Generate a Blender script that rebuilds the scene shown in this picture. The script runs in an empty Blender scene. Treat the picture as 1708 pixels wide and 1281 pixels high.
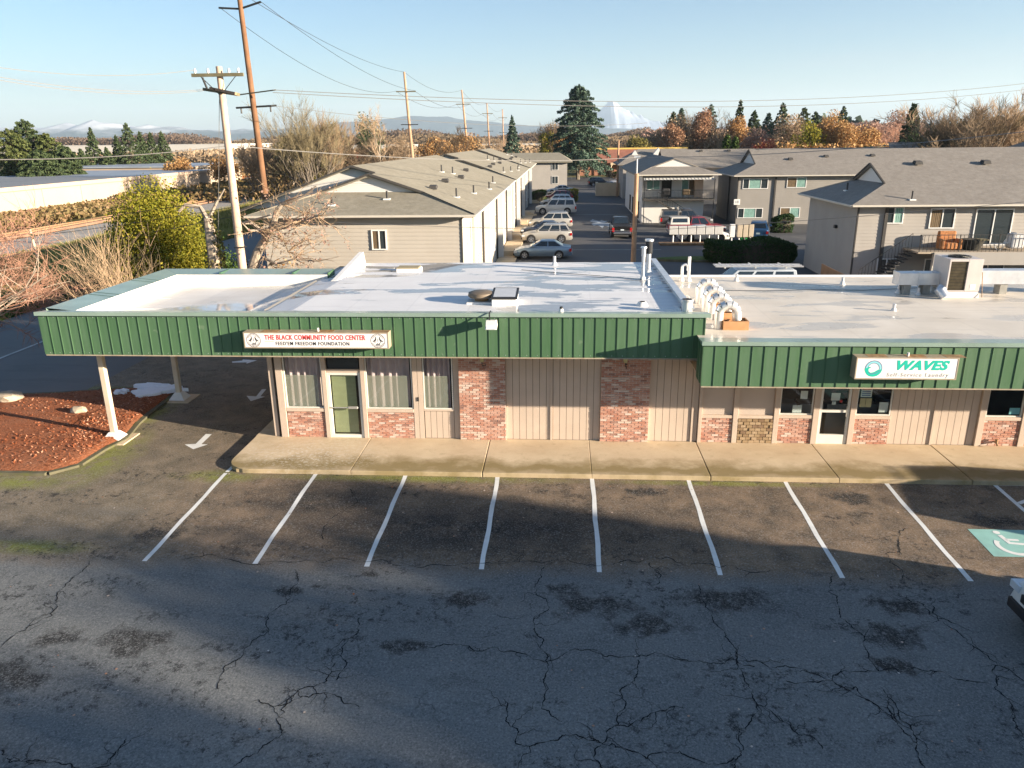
import bpy, bmesh, math, random
import numpy as np
from mathutils import Vector, Matrix
R = math.radians
PI = math.pi
rnd = random.Random(7)
nrs = np.random.RandomState(11)
SC = bpy.context.scene
COL = SC.collection

# ------------------------------------------------------------------ camera
cam_d = bpy.data.cameras.new('camera')
cam = bpy.data.objects.new('camera', cam_d)
COL.objects.link(cam)
SC.camera = cam
cam_d.sensor_width = 36.0
cam_d.lens = 36.0 * 1270.0 / 1708.0
cam_d.clip_start = 0.2
cam_d.clip_end = 60000.0
_p, _y, _r = 0.310629844, 0.0669055822, 0.0118890934
_fw = Vector((-math.sin(_y) * math.cos(_p), math.cos(_y) * math.cos(_p), -math.sin(_p)))
_rt = Vector((math.cos(_y), math.sin(_y), 0))
_dn = _fw.cross(_rt)
_rt2 = math.cos(_r) * _rt + math.sin(_r) * _dn
_dn2 = -math.sin(_r) * _rt + math.cos(_r) * _dn
_m = Matrix((_rt2, -_dn2, -_fw)).transposed().to_4x4()
_m.translation = Vector((0, 0, 9.0))
cam.matrix_world = _m

# ------------------------------------------------------------------ sky and sun
world = bpy.data.worlds.new('World')
SC.world = world
world.use_nodes = True
_nt = world.node_tree
_sky = _nt.nodes.new('ShaderNodeTexSky')
_sky.sky_type = 'NISHITA'
_sky.sun_disc = False
_sky.sun_elevation = R(11.6)
_sky.sun_rotation = R(109.0)
_sky.altitude = 20
_sky.air_density = 1.0
_sky.dust_density = 0.5
_sky.ozone_density = 3.6
_bg = _nt.nodes['Background']
_tc = _nt.nodes.new('ShaderNodeTexCoord')
_mp = _nt.nodes.new('ShaderNodeMapping')
_mp.inputs[3].default_value = (1.6, 1.6, 22.0)
_nt.links.new(_tc.outputs['Generated'], _mp.inputs[0])
_cn = _nt.nodes.new('ShaderNodeTexNoise')
_cn.inputs['Scale'].default_value = 1.7
_cn.inputs['Detail'].default_value = 6
_nt.links.new(_mp.outputs[0], _cn.inputs['Vector'])
_cr = _nt.nodes.new('ShaderNodeMapRange')
_cr.inputs[1].default_value = .50
_cr.inputs[2].default_value = .72
_cr.inputs[4].default_value = .55
_nt.links.new(_cn.outputs[0], _cr.inputs[0])
_sx = _nt.nodes.new('ShaderNodeSeparateXYZ')
_nt.links.new(_tc.outputs['Generated'], _sx.inputs[0])
_cz = _nt.nodes.new('ShaderNodeMapRange')       # thin stratus lies low over the horizon
_cz.inputs[1].default_value = .02
_cz.inputs[2].default_value = .13
_cz.inputs[3].default_value = 1.0
_cz.inputs[4].default_value = 0.0
_nt.links.new(_sx.outputs['Z'], _cz.inputs[0])
_cm = _nt.nodes.new('ShaderNodeMath')
_cm.operation = 'MULTIPLY'
_nt.links.new(_cr.outputs[0], _cm.inputs[0])
_nt.links.new(_cz.outputs[0], _cm.inputs[1])
_mx = _nt.nodes.new('ShaderNodeMix')
_mx.data_type = 'RGBA'
_nt.links.new(_cm.outputs[0], _mx.inputs[0])
_nt.links.new(_sky.outputs[0], _mx.inputs[6])
_mx.inputs[7].default_value = (2.9, 3.0, 3.25, 1)
_nt.links.new(_mx.outputs[2], _bg.inputs[0])
_bg.inputs[1].default_value = 0.052
sun_d = bpy.data.lights.new('sun', 'SUN')
sun_d.energy = 5.0
sun_d.angle = R(0.6)
sun_d.color = (1.0, 0.86, 0.68)
sun = bpy.data.objects.new('sun', sun_d)
COL.objects.link(sun)
sun.rotation_euler = Vector((2.9, -1.0, 0.63)).to_track_quat('Z', 'Y').to_euler()
sun.location = (40, -14, 30)

SC.view_settings.view_transform = 'Standard'
SC.view_settings.look = 'None'
SC.view_settings.exposure = 1.95
SC.view_settings.gamma = 1.0
SC.view_settings.use_curve_mapping = False
SC.render.engine = 'CYCLES'
SC.cycles.max_bounces = 6
SC.cycles.transparent_max_bounces = 12
SC.cycles.use_denoising = True
SC.cycles.caustics_reflective = False
SC.cycles.caustics_refractive = False


# ------------------------------------------------------------------ materials
class N:
    """small helper round a node tree"""
    def __init__(s, name):
        s.m = bpy.data.materials.new(name)
        s.m.use_nodes = True
        s.t = s.m.node_tree
        s.b = s.t.nodes['Principled BSDF']
        s._p = None

    def node(s, typ, **kw):
        n = s.t.nodes.new(typ)
        for k, v in kw.items():
            setattr(n, k, v)
        return n

    def set(s, n, i, v):
        if hasattr(v, 'links') or isinstance(v, bpy.types.NodeSocket):
            s.t.links.new(v, n.inputs[i])
        else:
            n.inputs[i].default_value = v

    def pos(s):
        if s._p is None:
            s._p = s.node('ShaderNodeNewGeometry').outputs['Position']
        return s._p

    def obj(s):
        return s.node('ShaderNodeTexCoord').outputs['Object']

    def scale(s, v, sx, sy, sz):
        n = s.node('ShaderNodeMapping')
        s.t.links.new(v, n.inputs[0])
        n.inputs[3].default_value = (sx, sy, sz)
        return n.outputs[0]

    def noise(s, v, sc, det=4, rough=0.55, dist=0.0):
        n = s.node('ShaderNodeTexNoise')
        s.t.links.new(v, n.inputs['Vector'])
        n.inputs['Scale'].default_value = sc
        n.inputs['Detail'].default_value = det
        n.inputs['Roughness'].default_value = rough
        n.inputs['Distortion'].default_value = dist
        return n.outputs[0]

    def ramp(s, f, a, b, lo=0.0, hi=1.0):
        n = s.node('ShaderNodeMapRange')
        s.set(n, 0, f)
        n.inputs[1].default_value = a
        n.inputs[2].default_value = b
        n.inputs[3].default_value = lo
        n.inputs[4].default_value = hi
        return n.outputs[0]

    def math(s, op, a, b=0.0, c=0.0):
        n = s.node('ShaderNodeMath', operation=op)
        s.set(n, 0, a)
        s.set(n, 1, b)
        if op in ('MULTIPLY_ADD',):
            s.set(n, 2, c)
        return n.outputs[0]

    def mix(s, f, a, b, mode='MIX'):
        n = s.node('ShaderNodeMix', data_type='RGBA', blend_type=mode)
        s.set(n, 0, f)
        for i, v in ((6, a), (7, b)):
            if isinstance(v, tuple):
                v = v if len(v) == 4 else v + (1.0,)
            s.set(n, i, v)
        return n.outputs[2]

    def blob(s, c, r, soft=0.5, sx=1.0, sy=1.0, v=None, wob=0.0):
        """1 inside an ellipse round c in world metres, falling to 0"""
        n = s.node('ShaderNodeMapping')
        s.t.links.new(v or s.pos(), n.inputs[0])
        n.inputs[1].default_value = (-c[0] / sx, -c[1] / sy, 0)
        n.inputs[3].default_value = (1 / sx, 1 / sy, 0)
        d = s.node('ShaderNodeVectorMath', operation='LENGTH')
        s.t.links.new(n.outputs[0], d.inputs[0])
        dd = d.outputs['Value']
        if wob:
            dd = s.math('ADD', dd, s.math('MULTIPLY', s.math('SUBTRACT', s.noise(s.pos(), 1.3 / max(r, .4), 5), 0.5), wob * r))
        return s.ramp(dd, r * (1 - soft), r * (1 + soft * 0.3), 1.0, 0.0)

    def bump(s, h, strength=0.3, dist=0.02):
        n = s.node('ShaderNodeBump')
        s.set(n, 'Height', h)
        n.inputs['Strength'].default_value = strength
        n.inputs['Distance'].default_value = dist
        s.t.links.new(n.outputs[0], s.b.inputs['Normal'])

    def out(s, col, rough=0.8, metal=0.0, spec=0.5):
        for k, v in (('Base Color', col), ('Roughness', rough), ('Metallic', metal), ('Specular IOR Level', spec)):
            if isinstance(v, tuple) and len(v) == 3:
                v = v + (1.0,)
            s.set(s.b, k, v)
        return s.m


def mat(name, col, rough=0.75, var=0.12, sc=3.0, metal=0.0, bump=0.15, spec=0.4, dirt=0.0, dcol=(.12, .10, .08)):
    n = N(name)
    v = n.obj()
    f = n.noise(v, sc, 5)
    a = tuple(c * (1 - var) for c in col)
    b = tuple(min(1, c * (1 + var)) for c in col)
    c = n.mix(n.ramp(f, .3, .7), a, b)
    if dirt:
        g = n.noise(n.scale(v, 1, 1, .35), sc * .6 + .4, 6, .65)
        c = n.mix(n.math('MULTIPLY', n.ramp(g, .5, .75), dirt), c, dcol)
    if bump:
        n.bump(n.noise(v, sc * 14, 3), bump, .01)
    return n.out(c, rough, metal, spec)


def leafmat(name, c1, c2, c3, trans=0.25, rough=.65):
    n = N(name)
    g = n.node('ShaderNodeNewGeometry')
    r = n.node('ShaderNodeValToRGB')
    n.t.links.new(g.outputs['Random Per Island'], r.inputs[0])
    e = r.color_ramp.elements
    e[0].color = c1 + (1,)
    e[1].color = c3 + (1,)
    k = e.new(.5)
    k.color = c2 + (1,)
    big = n.noise(n.obj(), .55, 3)
    c = n.mix(n.ramp(big, .35, .65, 0, .5), r.outputs[0], c1)
    n.out(c, rough, 0, .2)
    if trans:
        t = n.node('ShaderNodeBsdfTranslucent')
        n.t.links.new(c, t.inputs[0])
        mx = n.node('ShaderNodeMixShader')
        mx.inputs[0].default_value = trans
        n.t.links.new(n.b.outputs[0], mx.inputs[1])
        n.t.links.new(t.outputs[0], mx.inputs[2])
        n.t.links.new(mx.outputs[0], n.t.nodes['Material Output'].inputs[0])
    return n.m


def objrand(name, cols, rough=.85, island=False, bump=.4, grime=.35):
    """each brick / board takes its own tone from a list of colours"""
    n = N(name)
    if island:
        src = n.node('ShaderNodeNewGeometry').outputs['Random Per Island']
    else:
        src = n.node('ShaderNodeObjectInfo').outputs['Random']
    r = n.node('ShaderNodeValToRGB')
    r.color_ramp.interpolation = 'CONSTANT'
    n.t.links.new(src, r.inputs[0])
    e = r.color_ramp.elements
    while len(e) < len(cols):
        e.new(.5)
    for i, c in enumerate(cols):
        e[i].position = i / len(cols)
        e[i].color = c + (1,)
    w = n.noise(n.pos(), 5.0, 5)
    c = n.mix(n.ramp(w, .5, .7, 0, grime), r.outputs[0], (.52, .42, .36))
    n.bump(n.noise(n.pos(), 60, 3), bump, .004)
    return n.out(c, rough, 0, .2)


def glass(name, col=(.02, .025, .03), rough=.04):
    n = N(name)
    return n.out(col, rough, 0, .9)


def clearglass(name, tint=(.8, .85, .85), refl=.16):
    n = N(name)
    tr = n.node('ShaderNodeBsdfTransparent')
    tr.inputs[0].default_value = tint + (1,)
    gl = n.node('ShaderNodeBsdfGlossy')
    gl.inputs['Roughness'].default_value = .03
    fr = n.node('ShaderNodeLayerWeight')
    fr.inputs[0].default_value = .5
    mx = n.node('ShaderNodeMixShader')
    n.t.links.new(n.math('MULTIPLY_ADD', n.math('POWER', fr.outputs['Facing'], 4.0), .6, refl * .4), mx.inputs[0])
    n.t.links.new(tr.outputs[0], mx.inputs[1])
    n.t.links.new(gl.outputs[0], mx.inputs[2])
    n.t.links.new(mx.outputs[0], n.t.nodes['Material Output'].inputs[0])
    return n.m


# asphalt of the front lot: dark brown in the stalls, grey-blue aisle, moss at the edges
def asphalt_front():
    n = N('asphalt_front')
    p = n.pos()
    sep = n.node('ShaderNodeSeparateXYZ')
    n.t.links.new(p, sep.inputs[0])
    big = n.noise(p, .35, 5, .6)
    mid = n.noise(p, 1.7, 6, .65)
    fine = n.noise(p, 24, 5, .85)
    aisle = n.mix(n.ramp(big, .3, .7), (.120, .127, .128), (.190, .193, .186))
    stall = n.mix(n.ramp(mid, .3, .7), (.09, .068, .047), (.28, .195, .125))
    edge = n.math('ADD', sep.outputs['Y'], n.math('MULTIPLY', n.math('SUBTRACT', n.noise(p, .8, 4), .5), 1.2))
    inst = n.ramp(edge, 14.7, 15.5)
    left = n.ramp(sep.outputs['X'], -11.5, -8.5, 0.25, 1.0)
    c = n.mix(inst, aisle, stall)
    c = n.mix(n.math('MULTIPLY', n.math('SUBTRACT', 1.0, left), inst), c, n.mix(n.ramp(mid, .35, .65), (.14, .115, .075), (.24, .195, .135)))
    # paler worn streaks left of the first stall line
    wear = n.node('ShaderNodeMath', operation='MAXIMUM')
    n.set(wear, 0, n.blob((-11.7, 17.4), .75, .5, 1.5, .42, wob=.5))
    n.set(wear, 1, n.blob((-12.9, 16.3), .6, .5, 1.2, .5, wob=.5))
    c = n.mix(n.math('MULTIPLY', wear.outputs[0], .55), c, (.20, .17, .13))
    # damp stains and oil spots
    st = n.ramp(n.noise(n.scale(p, .55, 1.0, 1), 1.15, 7, .72, .6), .57, .66)
    stm = n.ramp(n.noise(p, .22, 2), .42, .6)
    c = n.mix(n.math('MULTIPLY', n.math('MULTIPLY', st, stm), .55), c, (.018, .018, .018))
    blot = n.ramp(n.noise(p, 7.0, 7, .8), .38, .50, .12, .92)
    # the oily middle of the stalls
    oilz = n.math('MULTIPLY', n.math('MAXIMUM', n.blob((-2.2, 16.9), 6.3, .7, 1.0, .24, wob=.8), n.blob((-6.4, 18.3), 2.2, .7, 1.0, .5, wob=.8)), n.ramp(n.noise(p, 1.1, 6, .7), .30, .55, .35, .9))
    c = n.mix(oilz, c, (.018, .017, .017))
    for cx, cy, r in STAINS:
        oil = n.math('MULTIPLY', n.blob((cx, cy), r * 1.05, .45, 1.3, .7, wob=2.8), blot)
        c = n.mix(oil, c, (.016, .015, .014))
    # moss
    gm = None
    for cx, cy, r, sx, sy in MOSS:
        b = n.blob((cx, cy), r, .8, sx, sy, wob=.6)
        gm = b if gm is None else n.math('MAXIMUM', gm, b)
    gn = n.ramp(n.noise(p, 2.6, 6, .7), .34, .52)
    c = n.mix(n.math('MULTIPLY', n.math('MULTIPLY', gm, gn), .85), c, n.mix(fine, (.13, .15, .015), (.30, .31, .04)))
    # aggregate speckle
    c = n.mix(n.ramp(fine, .52, .64, 0, .7), c, (.34, .33, .32))
    c = n.mix(n.ramp(fine, .47, .33, 0, .7), c, (.012, .013, .015))
    tar = n.math('MULTIPLY', n.ramp(n.noise(p, 4.2, 10, .88), .53, .57), n.ramp(n.noise(n.scale(p, .4, 1.3, 1), .75, 3), .50, .58))
    c = n.mix(n.math('MULTIPLY', tar, .85), c, (.014, .014, .015))
    # hairline crazing
    vo = n.node('ShaderNodeTexVoronoi', feature='DISTANCE_TO_EDGE')
    dis = n.node('ShaderNodeVectorMath', operation='ADD')
    nz = n.node('ShaderNodeTexNoise')
    n.t.links.new(p, nz.inputs['Vector'])
    nz.inputs['Scale'].default_value = 1.6
    nz.inputs['Detail'].default_value = 6
    sc_ = n.node('ShaderNodeVectorMath', operation='SCALE')
    n.t.links.new(nz.outputs['Color'], sc_.inputs[0])
    sc_.inputs['Scale'].default_value = .9
    n.t.links.new(p, dis.inputs[0])
    n.t.links.new(sc_.outputs[0], dis.inputs[1])
    n.t.links.new(dis.outputs[0], vo.inputs['Vector'])
    vo.inputs['Scale'].default_value = .85
    cr = n.ramp(vo.outputs['Distance'], .004, .013, 1, 0)
    crm = n.ramp(n.noise(p, .5, 3), .56, .64)
    c = n.mix(n.math('MULTIPLY', n.math('MULTIPLY', cr, crm), .5), c, (.012, .012, .013))
    n.bump(n.math('ADD', n.noise(p, 95, 2), n.math('MULTIPLY', mid, .5)), .55, .012)
    rg = n.ramp(mid, .3, .75, .72, .93)
    return n.out(c, rg, 0, .35)


# trees standing out of frame towards the sun: (x, y, height, crown radius, height of the crown's middle as a share)
SHADERS = [(44.0, -.15, 12.2, 2.5, .60), (47.0, .45, 12.3, 1.5, .84), (47.0, -4.9, 13.6, 3.2, .60), (50.0, -11.2, 14.6, 3.6, .60), (40.0, -1.9, 9.2, 2.2, .60), (43.0, -8.6, 10.5, 3.0, .60)]


# ------------------------------------------------------------------ geometry helpers
def thing(name, label, cat, loc=(0, 0, 0), rz=0.0, group=None, kind=None):
    o = bpy.data.objects.new(name, None)
    o.empty_display_size = .2
    COL.objects.link(o)
    o.location = loc
    o.rotation_euler = (0, 0, rz)
    o['label'] = label
    o['category'] = cat
    if group:
        o['group'] = group
    if kind:
        o['kind'] = kind
    return o


def tag(o, label=None, cat=None, group=None, kind=None):
    for k, v in (('label', label), ('category', cat), ('group', group), ('kind', kind)):
        if v:
            o[k] = v
    return o


def link(name, me, parent=None, loc=(0, 0, 0), rot=None, scale=None):
    o = bpy.data.objects.new(name, me)
    COL.objects.link(o)
    o.location = loc
    if rot is not None:
        o.rotation_euler = rot
    if scale is not None:
        o.scale = scale
    if parent is not None:
        o.parent = parent
    return o


class MB:
    def __init__(s):
        s.v = []
        s.f = []

    def add(s, vs, fs):
        k = len(s.v)
        s.v += [tuple(v) for v in vs]
        s.f += [tuple(i + k for i in f) for f in fs]
        return s

    def box(s, x0, x1, y0, y1, z0, z1):
        return s.add([(x0, y0, z0), (x1, y0, z0), (x1, y1, z0), (x0, y1, z0), (x0, y0, z1), (x1, y0, z1), (x1, y1, z1), (x0, y1, z1)],
                     [(0, 3, 2, 1), (4, 5, 6, 7), (0, 1, 5, 4), (1, 2, 6, 5), (2, 3, 7, 6), (3, 0, 4, 7)])

    def quad(s, a, b, c, d):
        return s.add([a, b, c, d], [(0, 1, 2, 3)])

    def poly(s, pts):
        return s.add(pts, [tuple(range(len(pts)))])

    def slab(s, pts, z0, z1):
        """upright prism on a plan polygon (counter-clockwise)"""
        n = len(pts)
        vs = [(p[0], p[1], z0) for p in pts] + [(p[0], p[1], z1) for p in pts]
        fs = [tuple(range(n - 1, -1, -1)), tuple(range(n, 2 * n))]
        fs += [(i, (i + 1) % n, n + (i + 1) % n, n + i) for i in range(n)]
        return s.add(vs, fs)

    def ext(s, pts, d):
        """prism: polygon pts (3D) pushed along vector d"""
        n = len(pts)
        vs = [tuple(p) for p in pts] + [tuple(Vector(p) + Vector(d)) for p in pts]
        fs = [tuple(range(n - 1, -1, -1)), tuple(range(n, 2 * n))]
        fs += [(i, (i + 1) % n, n + (i + 1) % n, n + i) for i in range(n)]
        return s.add(vs, fs)

    def tube(s, pts, rs, n=6, caps=True):
        pts = [Vector(p) for p in pts]
        if not hasattr(rs, '__len__'):
            rs = [rs] * len(pts)
        vs, fs = [], []
        up = None
        for i, p in enumerate(pts):
            d = (pts[min(i + 1, len(pts) - 1)] - pts[max(i - 1, 0)])
            d = d.normalized() if d.length > 1e-9 else Vector((0, 0, 1))
            if up is None:
                up = d.orthogonal().normalized()
            a = (up - d * up.dot(d))
            a = a.normalized() if a.length > 1e-6 else d.orthogonal().normalized()
            up = a
            b = d.cross(a)
            for k in range(n):
                t = 2 * PI * k / n
                vs.append(p + (a * math.cos(t) + b * math.sin(t)) * rs[i])
        for i in range(len(pts) - 1):
            for k in range(n):
                k2 = (k + 1) % n
                fs.append((i * n + k, i * n + k2, (i + 1) * n + k2, (i + 1) * n + k))
        if caps:
            fs.append(tuple(range(n - 1, -1, -1)))
            fs.append(tuple((len(pts) - 1) * n + k for k in range(n)))
        return s.add(vs, fs)

    def cyl(s, x, y, z0, z1, r, r2=None, n=12):
        return s.tube([(x, y, z0), (x, y, z1)], [r, r if r2 is None else r2], n)

    def shift(s, d):
        s.v = [(v[0] - d[0], v[1] - d[1], v[2] - d[2]) for v in s.v]
        return s

    def mesh(s, name, m, smooth=False):
        me = bpy.data.meshes.new(name)
        me.from_pydata(s.v, [], s.f)
        for mm in (m if isinstance(m, (list, tuple)) else [m]):
            me.materials.append(mm)
        if smooth:
            me.polygons.foreach_set('use_smooth', [True] * len(me.polygons))
            me.set_sharp_from_angle(angle=R(38))
        me.update()
        return me

    def build(s, name, m, parent=None, smooth=False, world=True):
        """world=True: the points are world points, moved into the parent's frame (parents of built-in-place things are unrotated)"""
        if parent is not None and world:
            l = Vector(parent.location)
            q = parent.parent
            while q is not None:
                l += q.location
                q = q.parent
            s.shift(l)
        return link(name, s.mesh(name, m, smooth), parent)


def bevel(o, w=.01, seg=1):
    md = o.modifiers.new('bevel', 'BEVEL')
    md.width = w
    md.segments = seg
    md.limit_method = 'ANGLE'
    return o


def quads(name, centers, size, m, parent=None, aspect=1.0, up=0.0, jitter=.4, tri=False):
    """many small leaf faces; centers Nx3, size scalar or N, up>0 flattens them towards horizontal"""
    c = np.asarray(centers, float)
    n = len(c)
    sz = np.broadcast_to(np.asarray(size, float), (n,)) * (1 + jitter * (nrs.rand(n) - .5) * 2)
    a = nrs.normal(size=(n, 3))
    nn = nrs.normal(size=(n, 3))
    nn[:, 2] += up * 3
    nn /= np.linalg.norm(nn, axis=1)[:, None]
    a -= (a * nn).sum(1)[:, None] * nn
    a /= np.linalg.norm(a, axis=1)[:, None]
    b = np.cross(nn, a)
    a *= (sz * .5)[:, None]
    b *= (sz * .5 * aspect)[:, None]
    if tri:
        v = np.stack([c - a - b, c + a - b * .3, c + b], 1)
        k = 3
    else:
        v = np.stack([c - a, c - b * .9, c + a, c + b * .9], 1)
        k = 4
    return raw(name, v.reshape(-1, 3), k, m, parent)


def raw(name, v, k, m, parent=None, smooth=False):
    me = bpy.data.meshes.new(name)
    nf = len(v) // k
    me.vertices.add(len(v))
    me.vertices.foreach_set('co', np.ascontiguousarray(v, dtype=np.float32).ravel())
    me.loops.add(nf * k)
    me.loops.foreach_set('vertex_index', np.arange(nf * k, dtype=np.int32))
    me.polygons.add(nf)
    me.polygons.foreach_set('loop_start', np.arange(0, nf * k, k, dtype=np.int32))
    me.polygons.foreach_set('loop_total', np.full(nf, k, dtype=np.int32))
    me.materials.append(m)
    me.update(calc_edges=True)
    return link(name, me, parent)


def dup(root, loc=None, rz=None, sc=None, label=None, group=None, swap=None):
    """copy of a thing with copies of its parts and sub-parts, sharing meshes"""
    def cp(o, par):
        c = o.copy()
        COL.objects.link(c)
        if par is not None:
            c.parent = par
        if swap and c.type == 'MESH':
            for a, b in swap.items():
                for i, sl in enumerate(c.material_slots):
                    if sl.material == a:
                        sl.link = 'OBJECT'
                        sl.material = b
        for ch in list(o.children):
            cp(ch, c)
        return c
    r = cp(root, None)
    if loc is not None:
        r.location = loc
    if rz is not None:
        r.rotation_euler = (0, 0, rz)
    if sc is not None:
        r.scale = sc if hasattr(sc, '__len__') else (sc, sc, sc)
    if label:
        r['label'] = label
    if group:
        r['group'] = group
    return r


def text(name, s, size, m, parent, loc, width=None, shear=0.0, bold=0.0, depth=.004, spacing=1.0, rot=(PI / 2, 0, 0), align='CENTER'):
    c = bpy.data.curves.new(name, 'FONT')
    c.body = s
    c.size = size
    c.shear = shear
    c.offset = bold
    c.extrude = depth
    c.align_x = align
    c.align_y = 'CENTER'
    c.space_character = spacing
    c.resolution_u = 3
    tmp = bpy.data.objects.new('tmp_text', c)
    COL.objects.link(tmp)
    bpy.context.view_layer.update()
    dg = bpy.context.evaluated_depsgraph_get()
    me = bpy.data.meshes.new_from_object(tmp.evaluated_get(dg))
    w = max(v.co.x for v in me.vertices) - min(v.co.x for v in me.vertices)
    bpy.data.objects.remove(tmp)
    bpy.data.curves.remove(c)
    if width:
        k = width / w
        for v in me.vertices:
            v.co.x *= k
    me.materials.clear()
    me.materials.append(m)
    return link(name, me, parent, loc, rot)


def ribbon(pts, w, z, closed=False):
    """flat strip along plan points at height z (z may be a function)"""
    zf = z if callable(z) else (lambda x, y: z)
    mb = MB()
    P = [Vector((p[0], p[1], 0)) for p in pts]
    n = len(P)
    vs = []
    for i in range(n):
        a = P[(i - 1) % n] if closed else P[max(i - 1, 0)]
        b = P[(i + 1) % n] if closed else P[min(i + 1, n - 1)]
        d = (b - a).normalized()
        s = Vector((-d.y, d.x, 0))
        ww = w[i] if hasattr(w, '__len__') else w
        for q in (P[i] + s * ww / 2, P[i] - s * ww / 2):
            vs.append((q.x, q.y, zf(q.x, q.y)))
    fs = [(2 * i, 2 * i + 1, 2 * ((i + 1) % n) + 1, 2 * ((i + 1) % n)) for i in range(n if closed else n - 1)]
    mb.add(vs, fs)
    return mb


CURB = 19.72


def gz(y):
    """height of the front lot's surface: it falls gently away from the kerb"""
    if y >= CURB:
        return -.13
    return -.13 - .0345 * (CURB - max(y, -8))


# ------------------------------------------------------------------ vegetation
M_bark = mat('bark_grey', (.16, .13, .10), .9, .3, 4, bump=.5)
M_barkl = mat('bark_pale', (.36, .29, .22), .9, .25, 4, bump=.5)
M_barkd = mat('bark_dark', (.07, .055, .04), .9, .3, 4, bump=.5)
M_twig = mat('twig_tan', (.20, .14, .085), .9, .3, 2, bump=0)
M_twigp = mat('twig_pale', (.36, .25, .155), .9, .25, 2, bump=0)
M_twigr = mat('twig_reddish', (.34, .18, .12), .9, .3, 2, bump=0)
M_twigg = mat('twig_mossy', (.15, .12, .065), .9, .35, 2, bump=0)
L_spruce = leafmat('needles_blue_green', (.055, .095, .07), (.10, .15, .105), (.16, .21, .145), .15)
L_fir = leafmat('needles_dark_green', (.04, .065, .03), (.075, .105, .042), (.12, .145, .06), .1)
L_cedar = leafmat('needles_olive', (.07, .09, .03), (.12, .145, .045), (.17, .18, .06), .15)
L_orange = leafmat('leaves_orange', (.34, .17, .06), (.46, .27, .11), (.54, .38, .18))
L_rust = leafmat('leaves_rust', (.25, .125, .07), (.34, .19, .11), (.42, .27, .17))
L_tan = leafmat('leaves_tan', (.28, .19, .11), (.37, .27, .17), (.45, .34, .23))
L_pink = leafmat('leaves_dusty_red', (.30, .17, .13), (.40, .25, .19), (.46, .33, .26))
L_red = leafmat('leaves_red', (.38, .05, .03), (.50, .09, .06), (.50, .20, .10))
L_yel = leafmat('leaves_yellow_green', (.14, .15, .015), (.30, .28, .03), (.48, .38, .05), .35)
L_grn = leafmat('leaves_green', (.04, .075, .015), (.075, .12, .025), (.12, .17, .04))
L_hedge = leafmat('leaves_hedge', (.02, .045, .012), (.035, .075, .02), (.06, .11, .03))
L_moss = leafmat('leaves_moss_olive', (.10, .09, .02), (.17, .15, .035), (.24, .19, .06))
L_grass = leafmat('grass_dry_green', (.16, .17, .035), (.27, .24, .07), (.42, .33, .15), .3)


def conifer_parts(H, Rb, n, leaf, bark, parent, base=.08, size=None, power=.85, tiers=14):
    mb = MB().tube([(0, 0, -.3), (0, 0, H * .5), (0, 0, H * .97)], [H * .022, H * .013, H * .003], 7)
    nb = int(tiers * 7)
    cs = []
    bm = MB()
    for i in range(nb):
        u = (i + rnd.random()) / nb
        z = H * (base + (1 - base) * u) * .985
        rr = Rb * (1 - u) ** power * (.72 + .45 * rnd.random()) + .04 * Rb
        th = i * 2.399 + rnd.random() * .5
        droop = rr * (.22 + .15 * rnd.random()) * (1 - .6 * u)
        e = (math.cos(th) * rr, math.sin(th) * rr, z - droop)
        mid = (e[0] * .5, e[1] * .5, z - droop * .25)
        bm.tube([(0, 0, z), mid, e], [H * .005, H * .003, H * .001], 3, False)
        k = max(6, int(n / nb * (rr / Rb * 1.4 + .25)))
        t = np.sqrt(nrs.rand(k)) * .95 + .05
        side = nrs.normal(size=k) * rr * .17 * (1.15 - t)
        c = np.zeros((k, 3))
        ca, sa = math.cos(th), math.sin(th)
        c[:, 0] = ca * rr * t - sa * side
        c[:, 1] = sa * rr * t + ca * side
        c[:, 2] = z - droop * t * t + nrs.normal(size=k) * H * .008 - np.abs(side) * .25
        cs.append(c)
    mb.build('trunk', bark, parent, True, world=False)
    bm.build('branches', bark, parent, False, world=False)
    quads('crown', np.concatenate(cs), size or H * .032, leaf, parent, aspect=.55, up=.35)


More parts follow.
